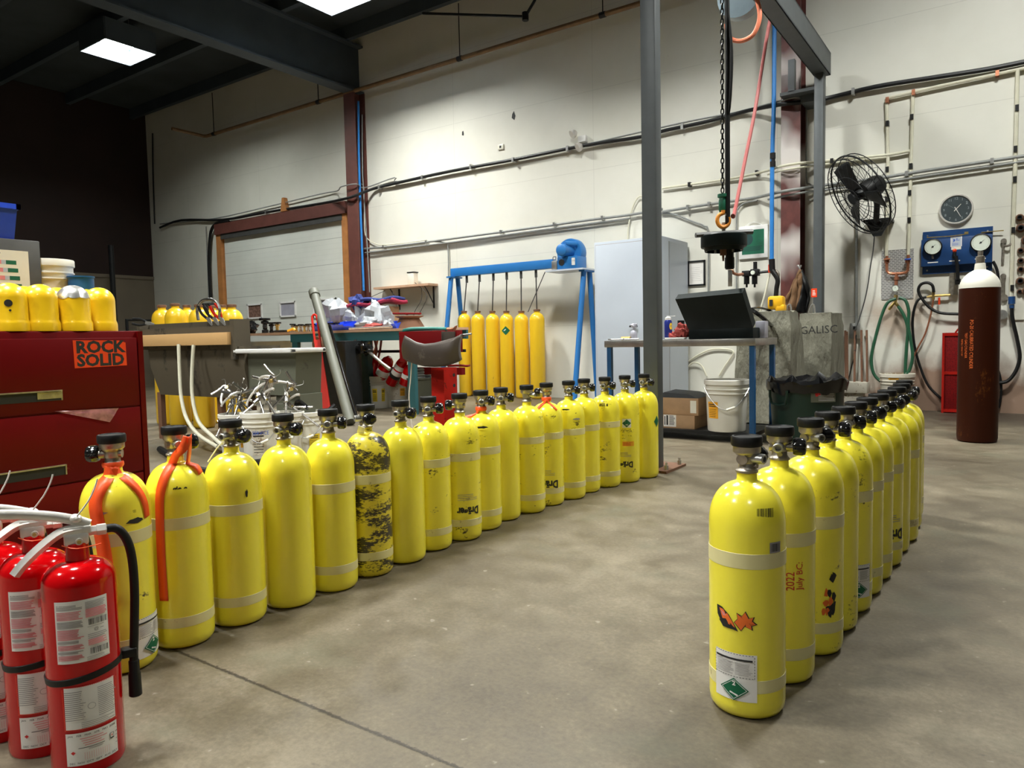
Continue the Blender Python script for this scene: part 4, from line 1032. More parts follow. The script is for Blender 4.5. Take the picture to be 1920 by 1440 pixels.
X1 = sx(441); mb.bx(X0, X1, SY-.02, SY+.02, za-.02, zt-.055); mb.bx(X0, X1, SY+.09, SY+.13, za-.02, zt); mb.bx(X0, X0+.05, SY-.02, SY+.13, za-.02, zt); mb.bx(X1-.03, X1+.04, SY-.03, SY+.14, za-.12, zt+.005)
mb.build('tub_rim', M['concrete_tub'], sink, True)
mb = MB(); mb.bx(sx(269), sx(439), SY-.07, SY-.02, sz(350, 648), sz(350, 626), bev=.004); mb.build('board', M['wood'], sink, True)['label'] = 'raw pine board'
z0r, z1r = sz(520, 742), sz(520, 662)
mb = MB(); xr0, xr1 = sx(452), sx(546)
vs = []
for z, k in ((z0r, .95), (z1r, 1)): vs += [(xr0, SY+.05, z), (xr0+(xr1-xr0)*k, SY+.05, z), (xr0+(xr1-xr0)*k, SY+.34, z), (xr0, SY+.34, z)]
mb.add(vs, [(3, 2, 1, 0), (0, 1, 5, 4), (1, 2, 6, 5), (2, 3, 7, 6), (3, 0, 4, 7)])
mb.bx(sx(500), sx(545), SY+.08, SY+.33, sz(540, 790), z0r+.01)
mb.build('small_tub', M['tub_green'], sink, True)
mb = MB(); mb.bx(sx(441), sx(550), SY-.03, SY+.03, z1r, z1r+.04, bev=.01); mb.bx(sx(550)-.05, sx(550), SY-.03, SY+.37, z1r, z1r+.04, bev=.01); mb.bx(sx(441), sx(550), SY+.32, SY+.37, z1r, z1r+.04, bev=.01)
mb.build('white_rim', M['white'], sink, True)
for px, yy in ((300, SY+.08), (412, SY+.1), (470, SY+.28)):
    mb = MB(); x = sx(px, 780, yy); mb.bx(x-.035, x+.035, yy, yy+.05, 0, zb+.02); mb.build('leg', M['rust'], sink, True)
mb = MB(); x = sx(551, 750, SY+.28); mb.bx(x-.03, x+.03, SY+.26, SY+.31, 0, z0r); mb.build('leg', M['teal_dark'], sink, True)
for i, pts in enumerate(([(335, 646), (337, 700), (340, 745), (350, 785), (372, 815), (408, 838)], [(363, 647), (360, 700), (361, 745), (372, 790), (398, 818), (425, 842)])):
    P = [PY(x, y, SY-.09-.035*k) for k, (x, y) in enumerate(pts)]
    mb = MB(); mb.tube(P, .018, 10, 5); solo('drain_hose', mb, M['cream_hose'], ('left' if i == 0 else 'right')+' of the two pale hoses hanging in front of the wash tub', 'hose', 'drain hoses')
mb = MB(); mb.tube([PZ(404, 822, .03), PZ(440, 850, .03), PZ(470, 868, .03), PZ(520, 860, .03)], .03, 8, 5)
mb.tube([PZ(300, 842, .03), PZ(370, 880, .03), PZ(430, 880, .03), PZ(470, 850, .03)], .03, 8, 5)
solo('floor_hose', mb, M['black_rubber'], 'black hose loops lying on the floor below the wash tub', 'hose')
# chrome arch and pliers on the tub
mb = MB(); mb.tube([PY(372, 600, SY), PY(370, 580, SY), PY(378, 565, SY), PY(392, 561, SY), (PY(405, 565, SY)), PY(412, 580, SY), PY(411, 597, SY)], .015, 10, 5)
solo('faucet', mb, M['chrome'], 'chrome arched spout over the wash tub', 'faucet')
def pliers(p, ang, hm, lab):
    t = thing('pliers', p, lab, 'pliers', 'pliers on the wash tub')
    Rm = Matrix.Rotation(YAW, 4, 'Z') @ Matrix.Rotation(ang, 4, 'Y')
    mb = MB(); mb.tube([Rm @ Vector(q) for q in ((-.01, 0, .02), (-.035, 0, .09), (-.03, 0, .17))], .013, 8, 4, .6); mb.tube([Rm @ Vector(q) for q in ((.01, 0, .02), (.03, 0, .09), (.02, 0, .17))], .013, 8, 4, .6); mb.build('grips', hm, t)
    mb = MB(); mb.prism([(-.015, .03), (.015, .03), (.018, -.01), (.006, -.06), (-.006, -.06), (-.018, -.01)], -.008, .008, Rm); mb.build('jaws', M['steel'], t)
for px, py, an, m, lb in ((392, 600, -.45, 'black_rubber', 'black gripped pliers leftmost under the chrome spout'), (404, 600, -.5, 'black_rubber', 'black gripped pliers between another black pair and the red pair'), (416, 600, -.5, 'red_tool', 'red gripped pliers beside the chrome spout'), (278, 606, -1.4, 'black_rubber', 'open black gripped pliers at the left end of the wash tub')):
    pliers(PY(px, py, SY+.01), an, M[m], lb)

# tall yellow cylinders behind the tub
def tall_cyl(name, x, y, h, r, label, group, m='yellow_deep', neck='rust', nr=.38):
    t = thing(name, (x, y, 0), label, 'gas cylinder', group)
    pr = [(0, .02), (r*.7, .02), (r*.78, 0), (r*.93, .012), (r, .04), (r, h-r*1.25)]
    for i in range(1, 9): q = i/9*PI/2; pr.append((r*math.cos(q)**.9, h-r*1.25+r*1.1*math.sin(q)))
    pr = [(max(a_, r*nr), b2) if b2 > h-r*1.25 else (a_, b2) for a_, b2 in pr]
    pr += [(r*nr, h), (0, h)]
    MB().lathe(pr, 32).build('body', M[m], t, ang=50)
    MB().lathe([(r*nr*1.0, h-.002), (r*nr*1.18, h), (r*nr*1.18, h+.028), (r*nr*.9, h+.032), (0, h+.032)], 24, None, False).build('neck_ring', M[neck], t)
    return t
bk = [(303, 572, 5.0), (328, 569, 4.95), (350, 572, 5.4), (373, 571, 5.0), (398, 573, 5.4), (417, 572, 5.7), (434, 571, 5.15)]
words = ['leftmost', 'second from the left', 'third from the left', 'fourth from the left, behind the chrome spout', 'fifth from the left', 'second from the right', 'rightmost']
for (px, py, Y), wd in zip(bk, words):
    p = PY(px, py, Y); rr_ = .125 if px not in (350, 398, 417) else .115
    tall_cyl('storage_cylinder', p.x, Y, p.z-.03, rr_, 'tall yellow cylinder behind the wash tub, '+wd, 'yellow cylinders behind the wash tub')
for (px, py, Y) in ((545, 0, 5.9),): pass

# dark cabinet behind wrench
mb = MB(); x0, x1 = PY(572, 700, 6.6).x, PY(632, 700, 6.6).x; mb.bx(x0, x1-.1, 6.85, 7.15, 0, PY(600, 640, 6.6).z, bev=.01)
solo('pump_box', mb, M['black_metal'], 'black box-shaped machine behind the leaning red wrench', 'machine')
mb = MB(); c = PY(597, 645, 6.8); mb.lathe([(.10, -.03), (.12, 0), (.10, .03)], 20, Matrix.Translation(c) @ Matrix.Rotation(PI/2, 4, 'X')); mb.lathe([(.03, -.05), (.03, .05)], 12, Matrix.Translation(c) @ Matrix.Rotation(PI/2, 4, 'X'))
solo('pulley', mb, M['rust'], 'rusty pulley wheel above the black machine', 'pulley')

# ================================================================ WORKBENCH
BY = 7.2
bt = PY(650, 619, BY).z
bx0, bx1 = PY(446, 620, BY).x, PY(808, 622, BY).x
bxm = PY(545, 622, BY).x
bench = thing('workbench', ((bx0+bx1)/2, BY+.4, 0), 'long teal steel workbench covered with valves, bins and bags', 'workbench')
mb = MB(); mb.bx(bx0, bx1, BY-.02, BY+.8, bt-.035, bt); mb.build('bench_top', M['wood_shelf'], bench, True)
mb = MB(); mb.bx(bxm, bx1, BY-.01, BY+.03, bt-.16, bt-.035); mb.bx(bxm, bx1, BY+.75, BY+.79, bt-.16, bt-.035); mb.build('front_beam', M['teal'], bench, True)
for px in (553, 770):
    mb = MB(); x = PY(px, 660, BY).x; mb.bx(x-.06, x+.06, BY+.0, BY+.06, 0, bt-.035); mb.build('leg', M['teal'], bench, True)
for px, yy in ((683, BY+.35), (455, BY+.1)):
    mb = MB(); x = PY(px, 660, yy).x; mb.bx(x-.07, x+.07, yy, yy+.1, 0, bt-.035); mb.build('leg', M['teal_dark'], bench, True)
mb = MB(); mb.bx(PY(690, 657, BY+.7).x, bx1, BY+.7, BY+.73, PY(720, 659, BY+.7).z-.02, PY(720, 659, BY+.7).z+.02); mb.build('rear_rail', M['black_metal'], bench, True)
mb = MB(); zz = PY(720, 694, BY+.7).z; mb.bx(PY(655, 694, BY+.7).x, bx1, BY+.62, BY+.7, zz-.05, zz+.05); mb.build('red_rail', M['red_dark'], bench, True)
mb = MB(); x0, x1 = PY(465, 645, BY+.3).x, PY(545, 645, BY+.3).x; mb.bx(x0, x1, BY+.3, BY+.5, PY(500, 652, BY+.3).z-.05, PY(500, 640, BY+.3).z)
solo('carton', mb, M['cream'], 'white box under the left end of the teal workbench', 'box')
def on_bench(px, Y=None, dz=0):
    Y = BY+.25 if Y is None else Y; return Vector((PY(px, 615, Y).x, Y, bt+dz))
# valves standing on the bench
def small_valve(p, h, lab, m='brass_dark', grp='valves lined up on the workbench'):
    t = thing('loose_valve', p, lab, 'valve', grp)
    mb = MB(); mb.lathe([(h*.22, 0), (h*.22, h*.2), (h*.15, h*.25), (h*.15, h*.6), (h*.25, h*.65), (h*.25, h*.8), (h*.1, h*.85)], 14); mb.cyl((0, 0, h*.45), (h*.35, -h*.3, h*.45), h*.13, n=10); mb.build('body', M[m], t)
    mb = MB(); mb.lathe([(h*.36, h*.85), (h*.38, h*.9), (h*.36, h)], 14); mb.build('knob', M['black_gloss'], t)
for i, (px, h, m) in enumerate(((497, .24, 'black_metal'), (509, .17, 'black_metal'), (520, .17, 'brass'), (549, .13, 'brass_dark'), (556, .11, 'brass'), (564, .12, 'brass_dark'), (571, .11, 'brass'), (578, .12, 'brass_dark'), (586, .12, 'brass'), (600, .12, 'brass'), (608, .11, 'brass_dark'), (616, .12, 'brass'), (624, .12, 'brass_dark'), (632, .12, 'brass'))):
    lab = 'tall black valve standing on the left half of the workbench' if i == 0 else ('small black-topped valve right of the tall black valve on the bench' if i < 3 else 'small brass and black valve in the row along the workbench edge')
    t = small_valve(on_bench(px, BY+.12+.02*(i % 3)), h, lab, m, 'small valves on the workbench' if i else None) 
t = thing('valve_heap', on_bench(468, BY+.15), 'heap of black and brown valve parts at the left end of the bench', 'valve parts')
mb = MB(); mb.blob((0, 0, .1), .11, (1.3, 1, .9), .5, 9, 3); mb.build('heap', M['black_gloss'], t)
mb = MB(); p = on_bench(528, BY+.1); mb.box((p.x, p.y, p.z+.02), (.28, .1, .035), bev=.01); solo('knife', mb, M['black_rubber'], 'flat black tool lying on the workbench', 'tool')
mb = MB(); p = on_bench(546, BY+.08); mb.tube([(p.x-.08, p.y, p.z+.02), (p.x+.05, p.y, p.z+.05), (p.x+.08, p.y, p.z+.03)], .02, 8, 4); solo('handle', mb, M['tool_yellow'], 'small yellow handle lying at the bench edge', 'tool')
# blue bins, bags, boxes
def bin_(px, w_, h, lab, Y=BY+.35):
    p = on_bench(px, Y); mb = MB(); a_, b2 = w_/2, .13
    mb.add([(p.x-a_*.9, p.y-b2*.8, p.z+.005), (p.x+a_*.9, p.y-b2*.8, p.z+.005), (p.x+a_*.9, p.y+b2, p.z+.005), (p.x-a_*.9, p.y+b2, p.z+.005), (p.x-a_, p.y-b2*1.2, p.z+h*.6), (p.x+a_, p.y-b2*1.2, p.z+h*.6), (p.x+a_, p.y+b2, p.z+h), (p.x-a_, p.y+b2, p.z+h)],
           [(3, 2, 1, 0), (0, 1, 5, 4), (1, 2, 6, 5), (2, 3, 7, 6), (3, 0, 4, 7)])
    solo('parts_bin', mb, M['blue_plastic'], lab, 'bin', 'blue parts bins on the workbench')
bin_(612, .32, .18, 'blue open parts bin left of the white plastic bag'); bin_(645, .30, .14, 'blue parts bin in front of the white plastic bag', BY+.2); bin_(665, .18, .10, 'small blue bin right of the white plastic bag', BY+.2); bin_(742, .26, .12, 'blue bin near the dark cone on the bench', BY+.3)
for px, Y, rd, sc, lab, sd in ((634, BY+.5, .24, (1.3, .8, 1.25), 'large crumpled clear plastic bag on the left of the bench heap', 1), (655, BY+.45, .17, (1.2, .8, 1.0), 'low crumpled plastic bag behind the blue bins', 7), (681, BY+.6, .16, (.9, .7, 1.6), 'tall thin clear plastic bag in the middle of the bench', 3), (707, BY+.4, .22, (1.2, .8, 1.2), 'rounded crumpled clear bag right of the folded boxes', 5), (690, BY+.2, .15, (1.4, .8, .7), 'flat white plastic bag at the bench front', 9), (727, BY+.2, .10, (1.2, .8, .9), 'small pale plastic bag near the right bench end', 12)):
    p = on_bench(px, Y); mb = MB(); mb.blob((p.x, p.y, p.z+rd*sc[2]*.62), rd*.8, sc, .55, 5, sd, 22)
    for i, v in enumerate(mb.v):
        if v.z < bt+.004: v.z = bt+.004
    solo('plastic_bag', mb, M['bag_clear'], lab, 'plastic bag', 'plastic bags on the workbench', ang=20)
p = on_bench(720, BY+.62); mb = MB(); mb.box((p.x, p.y, p.z+.17), (.42, .25, .34), bev=.01); solo('carton', mb, M['card'], 'brown cardboard carton standing in the bench heap', 'box')
p = on_bench(697, BY+.68); mb = MB(); mb.box((p.x, p.y, p.z+.20), (.36, .16, .22), Matrix.Identity(4), bev=.01); solo('carton', mb, M['card'], 'low cardboard carton beside the tall one, under the folded clothes', 'box')
p = on_bench(712, BY+.66); mb = MB(); mb.sheet(lambda u, v: (p.x-.55+u*1.0, p.y-.15+v*.3, bt+.375+.05*u+.02*math.sin(u*9+v*3)), 16, 5); o = solo('folded_jacket', mb, M['red_cloth'], 'crimson folded garment on the cartons on the bench', 'clothing', solid=.05)
mb = MB(); mb.sheet(lambda u, v: (p.x-.25+u*.65, p.y-.15+v*.3, bt+.455+.015*math.sin(u*7+v*3)), 16, 5); solo('folded_jacket', mb, M['blue_cloth'], 'navy folded garment on top of the crimson one', 'clothing', solid=.05)
p = on_bench(674, BY+.62); mb = MB(); mb.blob((p.x, p.y, bt+.42), .13, (1.1, .8, .8), .5, 7, 21); mb.cyl((p.x, p.y, bt), (p.x, p.y, bt+.35), .05); solo('glove_bundle', mb, M['blue_cloth'], 'dark blue bundle at the left of the folded clothes', 'cloth', ang=20)
p = on_bench(700, BY+.12); mb = MB(); mb.blob((p.x, p.y, bt+.04), .07, (2.6, .8, .6), .4, 7, 8); solo('cloth', mb, M['red_rag'], 'reddish rag at the bench edge', 'cloth')
p = on_bench(768, BY+.45); mb = MB(); mb.lathe([(.22, 0), (.21, .03), (.14, .15), (.20, .17), (.20, .18), (0, .18)], 24, Matrix.Translation(p)); solo('hopper', mb, M['rust'], 'dark flared metal hopper standing near the right bench end', 'hopper')
mb = MB(); p1 = on_bench(738, BY+.42, .225); p2 = on_bench(790, BY+.42, .205); mb.tube([p1, p2], .014, 8); mb.cyl(((p1+p2)/2)-Vector((0, 0, .02)), (p1+p2)/2, .02, n=8)
solo('bar', mb, M['red_dark'], 'thin red-brown bar lying across the hopper', 'bar')
p = on_bench(705, BY+.02); mb = MB(); mb.tube([on_bench(655, BY+.03, .02), on_bench(690, BY+.04, .02), on_bench(735, BY+.05, .025)], .016, 8); solo('steel_rod', mb, M['steel'], 'steel rod lying along the bench edge', 'rod')
# hoses under the bench
for i, pts in enumerate(([(657, 637), (656, 665), (662, 690), (672, 700)], [(664, 637), (664, 670), (668, 692)], [(670, 637), (674, 670), (671, 695)], [(702, 637), (706, 660), (694, 690)], [(708, 637), (702, 660), (690, 680)], [(715, 637), (712, 660), (706, 682)])):
    mb = MB(); mb.tube([PY(a_, b2, BY+.55+.03*i) for a_, b2 in pts], .017, 8, 5)
    solo('red_hose', mb, M['orange_hose'] if i % 2 == 0 else M['red_hose'], ['leftmost orange hose loop', 'second red hose loop', 'third orange hose loop', 'fourth red hose loop', 'fifth orange hose loop', 'rightmost red hose loop'][i]+' hanging under the teal workbench', 'hose', 'hoses under the workbench')
# buckets under the bench
def bucket(p, r, h, lab, grp, m='bucket', labels=(), lid=False, bail=True, bail_dir=None):
    t = thing('bucket', p, lab, 'bucket', grp)
    b = MB().lathe([(r*a_/1.02, b2) for a_, b2 in pail_profile(1.0, h)], 40, None, False).build('body', M[m], t, ang=30)
    a = to_cam(p[0], p[1])
    for k, (da, z, w_, hh, mm) in enumerate(labels):
        def fn(u, v, l, A=a+da, Z=z*h):
            rr_ = r*(.84+.1*(Z+v)/h/.75)/1.02+.0035+l; return Vector((rr_*math.cos(A+u/r), rr_*math.sin(A+u/r), Z+v))
        d = Decal(fn, .02); d.rect(-w_*r, -hh*h, w_*r, hh*h, M[mm]); d.lines(-w_*r*.8, -hh*h*.85, w_*r*.8, hh*h*.2, 5, M['ink'], .25, k+3); d.lines(-w_*r*.8, hh*h*.35, w_*r*.8, hh*h*.8, 2, M['ink'], .5, k+9)
        d.build('label', t)
    if bail:
        A = a+PI/2; c, s = math.cos(A), math.sin(A); cx, cy = math.cos(a), math.sin(a)
        P = [(c*r*q*1.01+cx*math.sqrt(max(0, 1.06-q*q))*r*1.04, s*r*q*1.01+cy*math.sqrt(max(0, 1.06-q*q))*r*1.04, h*(.86-.42*(1-q*q))) for q in (-1, -.7, -.35, 0, .35, .7, 1)]
        mb = MB(); mb.tube(P, .0045, 6, 4); hb = mb.build('wire_handle', M['steel'], t)
        mb = MB(); mb.tube([P[3], P[4]], .012, 8); mb.build('grip', M['cream'], hb)
    return t
LB = [(-.35, .42, .22, .20, 'yellow_label'), (.42, .42, .16, .20, 'yellow_label')]
for px, Y, r, lab, m in ((669, 7.62, .19, 'white bucket with two yellow labels nearest the leaning pipe under the bench', 'bucket'), (710, 7.75, .185, 'white bucket with yellow labels in the middle under the bench', 'bucket'), (748, 7.95, .2, 'cloudy pale bucket right of the labelled ones under the bench', 'bucket_dirty')):
    bucket((PZ(px, 755, .3).x*0+PY(px, 740, Y).x, Y, 0), r, .48, lab, 'buckets under the workbench', m, LB if px < 740 else [(.3, .5, .2, .12, 'orange_label')], bail=(px == 669))
t = thing('grey_bin', (PY(790, 740, 7.9).x, 7.9, 0), 'beige-grey bin with a coiled grey hose, right of the buckets under the bench', 'bin')
MB().lathe([(0, .01), (.2, .01), (.23, .43), (.25, .44), (.25, .46), (.22, .46), (.19, .03), (0, .03)], 32, None, False).build('body', M['tub_green'], t)
mb = MB()
for k in range(4): mb.tube([(.15*math.cos(q/8*PI*2), .15*math.sin(q/8*PI*2), .45+k*.04+.02*math.sin(q)) for q in range(8)], .018, 8, 3, closed=True)
mb.build('coiled_hose', M['grey_conduit'], t)
# extinguishers leaning in the buckets
for i, (px, py, qx, qy, lab) in enumerate(((703, 676, 690, 706, 'red cylinder shell leaning in the leftmost bucket under the bench'), (728, 675, 708, 706, 'red extinguisher with pale label leaning in the middle bucket'), (756, 677, 732, 706, 'red extinguisher with white band label leaning between the right buckets'), (768, 690, 758, 708, 'short red extinguisher leaning beside the teal bench leg'))):
    p0 = PY(qx, qy+14, 7.72-.0*i); p1 = PY(px, py, 7.72); d_ = (p1-p0).normalized(); p1 = p0+d_*((p1-p0).length)
    t = thing('old_extinguisher', p0, lab, 'fire extinguisher', 'old extinguishers in the buckets under the bench')
    Mq = d_.to_track_quat('Z', 'Y').to_matrix().to_4x4(); L = (p1-p0).length+.05; r = .095 if i < 2 else .08
    MB().lathe([(0, 0), (r, .01), (r, L*.8), (r*.85, L*.9), (r*.4, L), (0, L)], 28, Mq).build('body', M['ext_red'], t)
    if i: MB().lathe([(r+.001, L*.35), (r+.001, L*.55)], 28, Mq, False).build('label', M['paper'], t)
    if i == 2:
        MB().lathe([(r+.002, L*.60), (r+.002, L*.75)], 28, Mq, False).build('label', M['paper'], t)
        MB().lathe([(r+.002, L*.28), (r+.002, L*.40)], 20, Mq, False).build('label_print', M['ink'], t)

# leaning tools
def lean(p0, p1, r, n=14, flat=None): return MB().tube([p0, p0*.5+p1*.5, p1], r, n, flat=flat)
a0 = PZ(657, 792, .04); a1 = PD(590, 548, 9.1); a1 = PY(589, 549, 6.9)
pp = thing('leaning_pipe', a0, 'thick grey pipe leaning against the workbench', 'pipe')
mb = MB(); mb.cyl(a0, a1, .062, n=20); mb.build('pipe_body', M['grey_pipe'], pp, True)
mb = MB(); dd = (a1-a0).normalized(); mb.cyl(a1-dd*.08, a1+dd*.03, .075, n=20); mb.build('pipe_collar', M['grey_pipe'], pp, True)
b0 = PZ(668, 780, .02); b1 = PY(618, 610, 6.72); mb = MB(); mb.cyl(b0, b1, .02, n=10); solo('black_bar', mb, M['black_gloss'], 'thin black bar leaning just right of the grey pipe', 'bar')
w0 = PZ(622, 782, .03)+Vector((.2, -.3, 0)); w0 = PY(612, 768, 6.3); w1 = PY(589, 590, 6.62)
wr = thing('pipe_wrench', (w0.x, w0.y, max(0, w0.z)), 'long red pipe wrench standing against the bench left of the grey pipe', 'wrench')
dv = (w1-w0).normalized(); sd = CR.copy(); sd = (sd-dv*sd.dot(dv)).normalized(); nn = dv.cross(sd)
def wp(s_, u, n_=0): return w0+dv*s_+sd*u+nn*n_
L = (w1-w0).length
mb = MB()
for k in (-1, 1):
    pts = [(0, .085), (L*.55, .055), (L*.62, .06), (L*.70, .055)]
vs = [wp(0, -.055, -.02), wp(0, .055, -.02), wp(L*.72, .042, -.02), wp(L*.72, -.042, -.02)]
vs += [v+nn*.04 for v in vs]
mb.add(vs, [(3, 2, 1, 0), (4, 5, 6, 7), (0, 1, 5, 4), (1, 2, 6, 5), (2, 3, 7, 6), (3, 0, 4, 7)])
mb.tube([wp(L*.70, -.035), wp(L*.95, -.035), wp(L*.99, -.02), wp(L, 0), wp(L*.99, .02), wp(L*.95, .035), wp(L*.70, .035)], .016, 8, 2)
mb.build('handle', M['red_tool'], wr, True)
mb = MB(); mb.tube([wp(.0, -.09), wp(-.02, 0), wp(.04, .12)], .03, 8, 3); mb.build('jaw', M['black_metal'], wr, True)
g0 = PY(732, 692, 7.1); g1 = PY(680, 655, 7.05)
gg = thing('dispenser_gun', g0, 'black-headed silver lever gun hanging from the bench beside the dark leg', 'tool')
mb = MB(); mb.cyl(g0, g1*.3+g0*.7, .02); mb.cyl(PY(730, 693, 7.1), PY(690, 658, 7.1), .022, n=10); mb.build('lever', M['steel'], gg, True)
mb = MB(); mb.blob(PY(683, 652, 7.1), .09, (1.5, .7, .8), .5, 8, 4); mb.cyl(PY(665, 640, 7.1), PY(688, 664, 7.1), .035); mb.build('head', M['black_gloss'], gg, True)

# ================================================================ BUCKETS OF VALVE HEADS (middle left)
BK = [(444, 775, 4.0-.05, .165, 'left bucket of chrome valve heads in front of the wash tub'), (487, 772, 3.72, .16, 'front white bucket with blue handwriting in front of the wash tub'), (534, 772, 4.0, .165, 'white bucket third from the left, half behind the clean yellow cylinder'), (573, 771, 4.2, .165, 'right white bucket with dark tools sticking out, in front of the wash tub')]
BKo = []
for i, (px, py, Y, r, lab) in enumerate(BK):
    p = PY(px, py, Y); t = bucket((p.x, p.y, 0), r, p.z, lab, 'buckets in front of the wash tub', 'bucket', [(.5, .35, .35, .16, 'orange_label' if i == 0 else 'yellow_label')] if i in (0, 3) else [(-.1, .45, .4, .25, 'bucket_dirty')] if i == 1 else [], bail=True)
    BKo.append((t, r, p.z))
d = Decal(on_cyl(.147, to_cam(*BKo[1][0].location[:2]), BKo[1][2]*.62, .004)); d.text('SERVICE', 0, 0, .045, M['blue_ink'], 0, .8); d.build('handwriting', BKo[1][0])
def valve_head(t0):
    mb = MB(); mb.cyl((0, 0, -.30), (0, 0, .07), .010, n=8); mb.lathe([(.012, .03), (.024, .04), (.024, .085), (.016, .095)], 12); mb.box((0, 0, .115), (.045, .034, .05), bev=.007); mb.cyl((0, 0, .11), (.055, 0, .11), .014, n=8); mb.build('body', M['chrome'], t0)
    mb = MB(); mb.tube([(.01, 0, .145), (-.05, 0, .150), (-.13, 0, .172)], .013, 6, 2, .6); mb.build('squeeze_lever', M['chrome'], t0)
    mb = MB(); mb.tube([(-.005, 0, .12), (-.05, 0, .105), (-.11, 0, .06), (-.125, 0, .03)], .012, 6, 2, .6); mb.build('carry_handle', M['silver'], t0)
    mb = MB(); mb.cyl((.012, -.014, .10), (.012, -.032, .10), .016, n=12); mb.build('gauge', M['brass'], t0)
    mb = MB(); mb.tube([(.02, 0, .14), (.05, .01, .19), (.03, .02, .215)], .0025, 5, 3); mb.build('seal_wire', M['steel'], t0)
hp = None
spots = [(0, -.07, .03, 60, -.7, .14), (0, .02, -.05, 20, -.2, .03), (0, -.03, .08, 160, .3, .08), (0, .06, .05, 200, .5, -.02), (0, -.10, -.02, 340, -.6, .0), (0, .08, -.04, 100, .2, .06),
         (1, -.06, .05, 30, -.5, .06), (1, .05, .06, 10, .3, .16), (1, .0, .1, 70, -.1, .10), (1, .1, .02, 190, .6, .05), (1, -.09, -.02, 300, -.7, .02),
         (2, -.06, .05, 40, .5, .12), (2, .02, .0, 150, .3, .03), (2, .07, .06, 210, .7, .0)]
for (bi, dx, dy, rz_, tilt, dz) in spots:
    bt_, br_, bh_ = BKo[bi]
    loc = (bt_.location.x+dx, bt_.location.y+dy, bh_+dz+.02)
    wds = ['left bucket', 'front bucket with handwriting', 'third bucket']
    lab = 'chrome valve assembly sticking up from the %s' % wds[bi]
    if hp is None:
        t = thing('valve_assembly', loc, lab, 'valve', 'chrome valve heads in the %s' % wds[bi]); valve_head(t); hp = t
    else:
        t = copy_tree(hp); t.location = loc; tag(t, lab, 'valve', 'chrome valve heads in the %s' % wds[bi])
    t.rotation_euler = (tilt*.7-.1, tilt*1.3+.15, R(rz_))
p = BKo[3]; mb = MB(); c = p[0].location
mb.tube([(c.x-.05, c.y, p[2]-.05), (c.x-.09, c.y-.03, p[2]+.05), (c.x-.02, c.y-.05, p[2]+.09), (c.x+.07, c.y-.03, p[2]+.03)], .02, 8, 4); solo('pry_tool', mb, M['black_gloss'], 'black curved tool lying in the right bucket by the tub', 'tool')
mb = MB(); mb.tube([(c.x-.03, c.y-.14, p[2]+.01), (c.x-.01, c.y-.175, p[2]-.12), (c.x+.01, c.y-.185, p[2]-.2)], .003, 6, 3); mb.cyl((c.x+.01, c.y-.185, p[2]-.2), (c.x+.03, c.y-.19, p[2]-.32), .014); solo('hanging_tool', mb, M['black_rubber'], 'black-handled wire tool hooked over the rim of the right bucket', 'tool')
mb = MB(); mb.tube([(c.x-.13, c.y-.05, p[2]+.03), (c.x-.02, c.y-.1, p[2]+.045), (c.x+.1, c.y, p[2]+.04)], .012, 8, 3); solo('chrome_rod', mb, M['chrome'], 'bent chrome rod across the right bucket by the tub', 'rod')

# ================================================================ RED VISE STAND
VY = 4.9
vx0, vx1, vxm = PY(808, 700, VY).x, PY(857, 700, VY).x, PY(832, 700, VY).x
st = thing('vise_stand', (vxm, VY+.1, 0), 'red steel stand with a red box and dark curved guard on top', 'stand')
zb_ = PY(830, 690, VY).z
vyb = PX(857, 700, vxm).y; mb = MB(); mb.bx(vx0, vxm, VY, vyb, 0, zb_, bev=.004); mb.build('column', M['red_paint2'], st, True)
for zz_ in (PY(850, 705, VY).z, PY(850, 725, VY).z):
    mb = MB(); mb.cyl((vxm, (VY*.25+vyb*.75), zz_), (vxm+.003, (VY*.25+vyb*.75), zz_), .016, n=12); mb.build('bolt_hole', M['ink'], st, True)
mb = MB(); mb.bx(vx0-.1, vxm+.1, VY-.1, vyb+.1, 0, .02); mb.build('base_plate', M['red_paint2'], st, True)
X0, X1 = PY(751, 640, VY).x, PY(868, 640, VY).x; Z0, Z1 = PY(800, 678, VY).z, PY(800, 620.5, VY).z
vh = PX(866, 640, vxm+.02).y; mb = MB(); mb.bx(X0, vxm, VY-.02, vh, Z0, Z1, bev=.004); mb.build('head_box', M['red_dark'], st, True)
mb = MB(); mb.bx(vxm, vxm+.012, VY-.02, vh-.08, Z0+.03, Z1-.01, bev=.002); mb.build('head_plate', M['guard_sheet'], st, True)
mb = MB(); mb.bx(vxm, vxm+.03, vh-.08, vh, Z0+.08, Z1, bev=.004); mb.build('side_plate', M['red_dark'], st, True)
GT = [(759, 629), (768, 634), (782, 642), (797, 645), (815, 643), (835, 638), (852, 633), (864, 627), (868, 626)]
GB = [(756, 672), (764, 677), (780, 683), (797, 687), (815, 688), (835, 687), (850, 682), (862, 677), (866, 674)]
def gf(u, v):
    k = min(7, int(u*8)); f = u*8-k; Y = VY-.05-.13*math.sin(PI*min(1, u*1.05)) if u < .95 else VY-.05+(u-.95)*1.5
    p = PY(GB[k][0]*(1-f)+GB[k+1][0]*f, GB[k][1]*(1-f)+GB[k+1][1]*f, Y); q = PY(GT[k][0]*(1-f)+GT[k+1][0]*f, GT[k][1]*(1-f)+GT[k+1][1]*f, Y)
    return p+(q-p)*v+Vector((0, -.03*math.sin(PI*v), 0))
mb = MB(); mb.sheet(gf, 24, 8); mb.build('curved_guard', M['guard_sheet'], st, True, solid=.006)
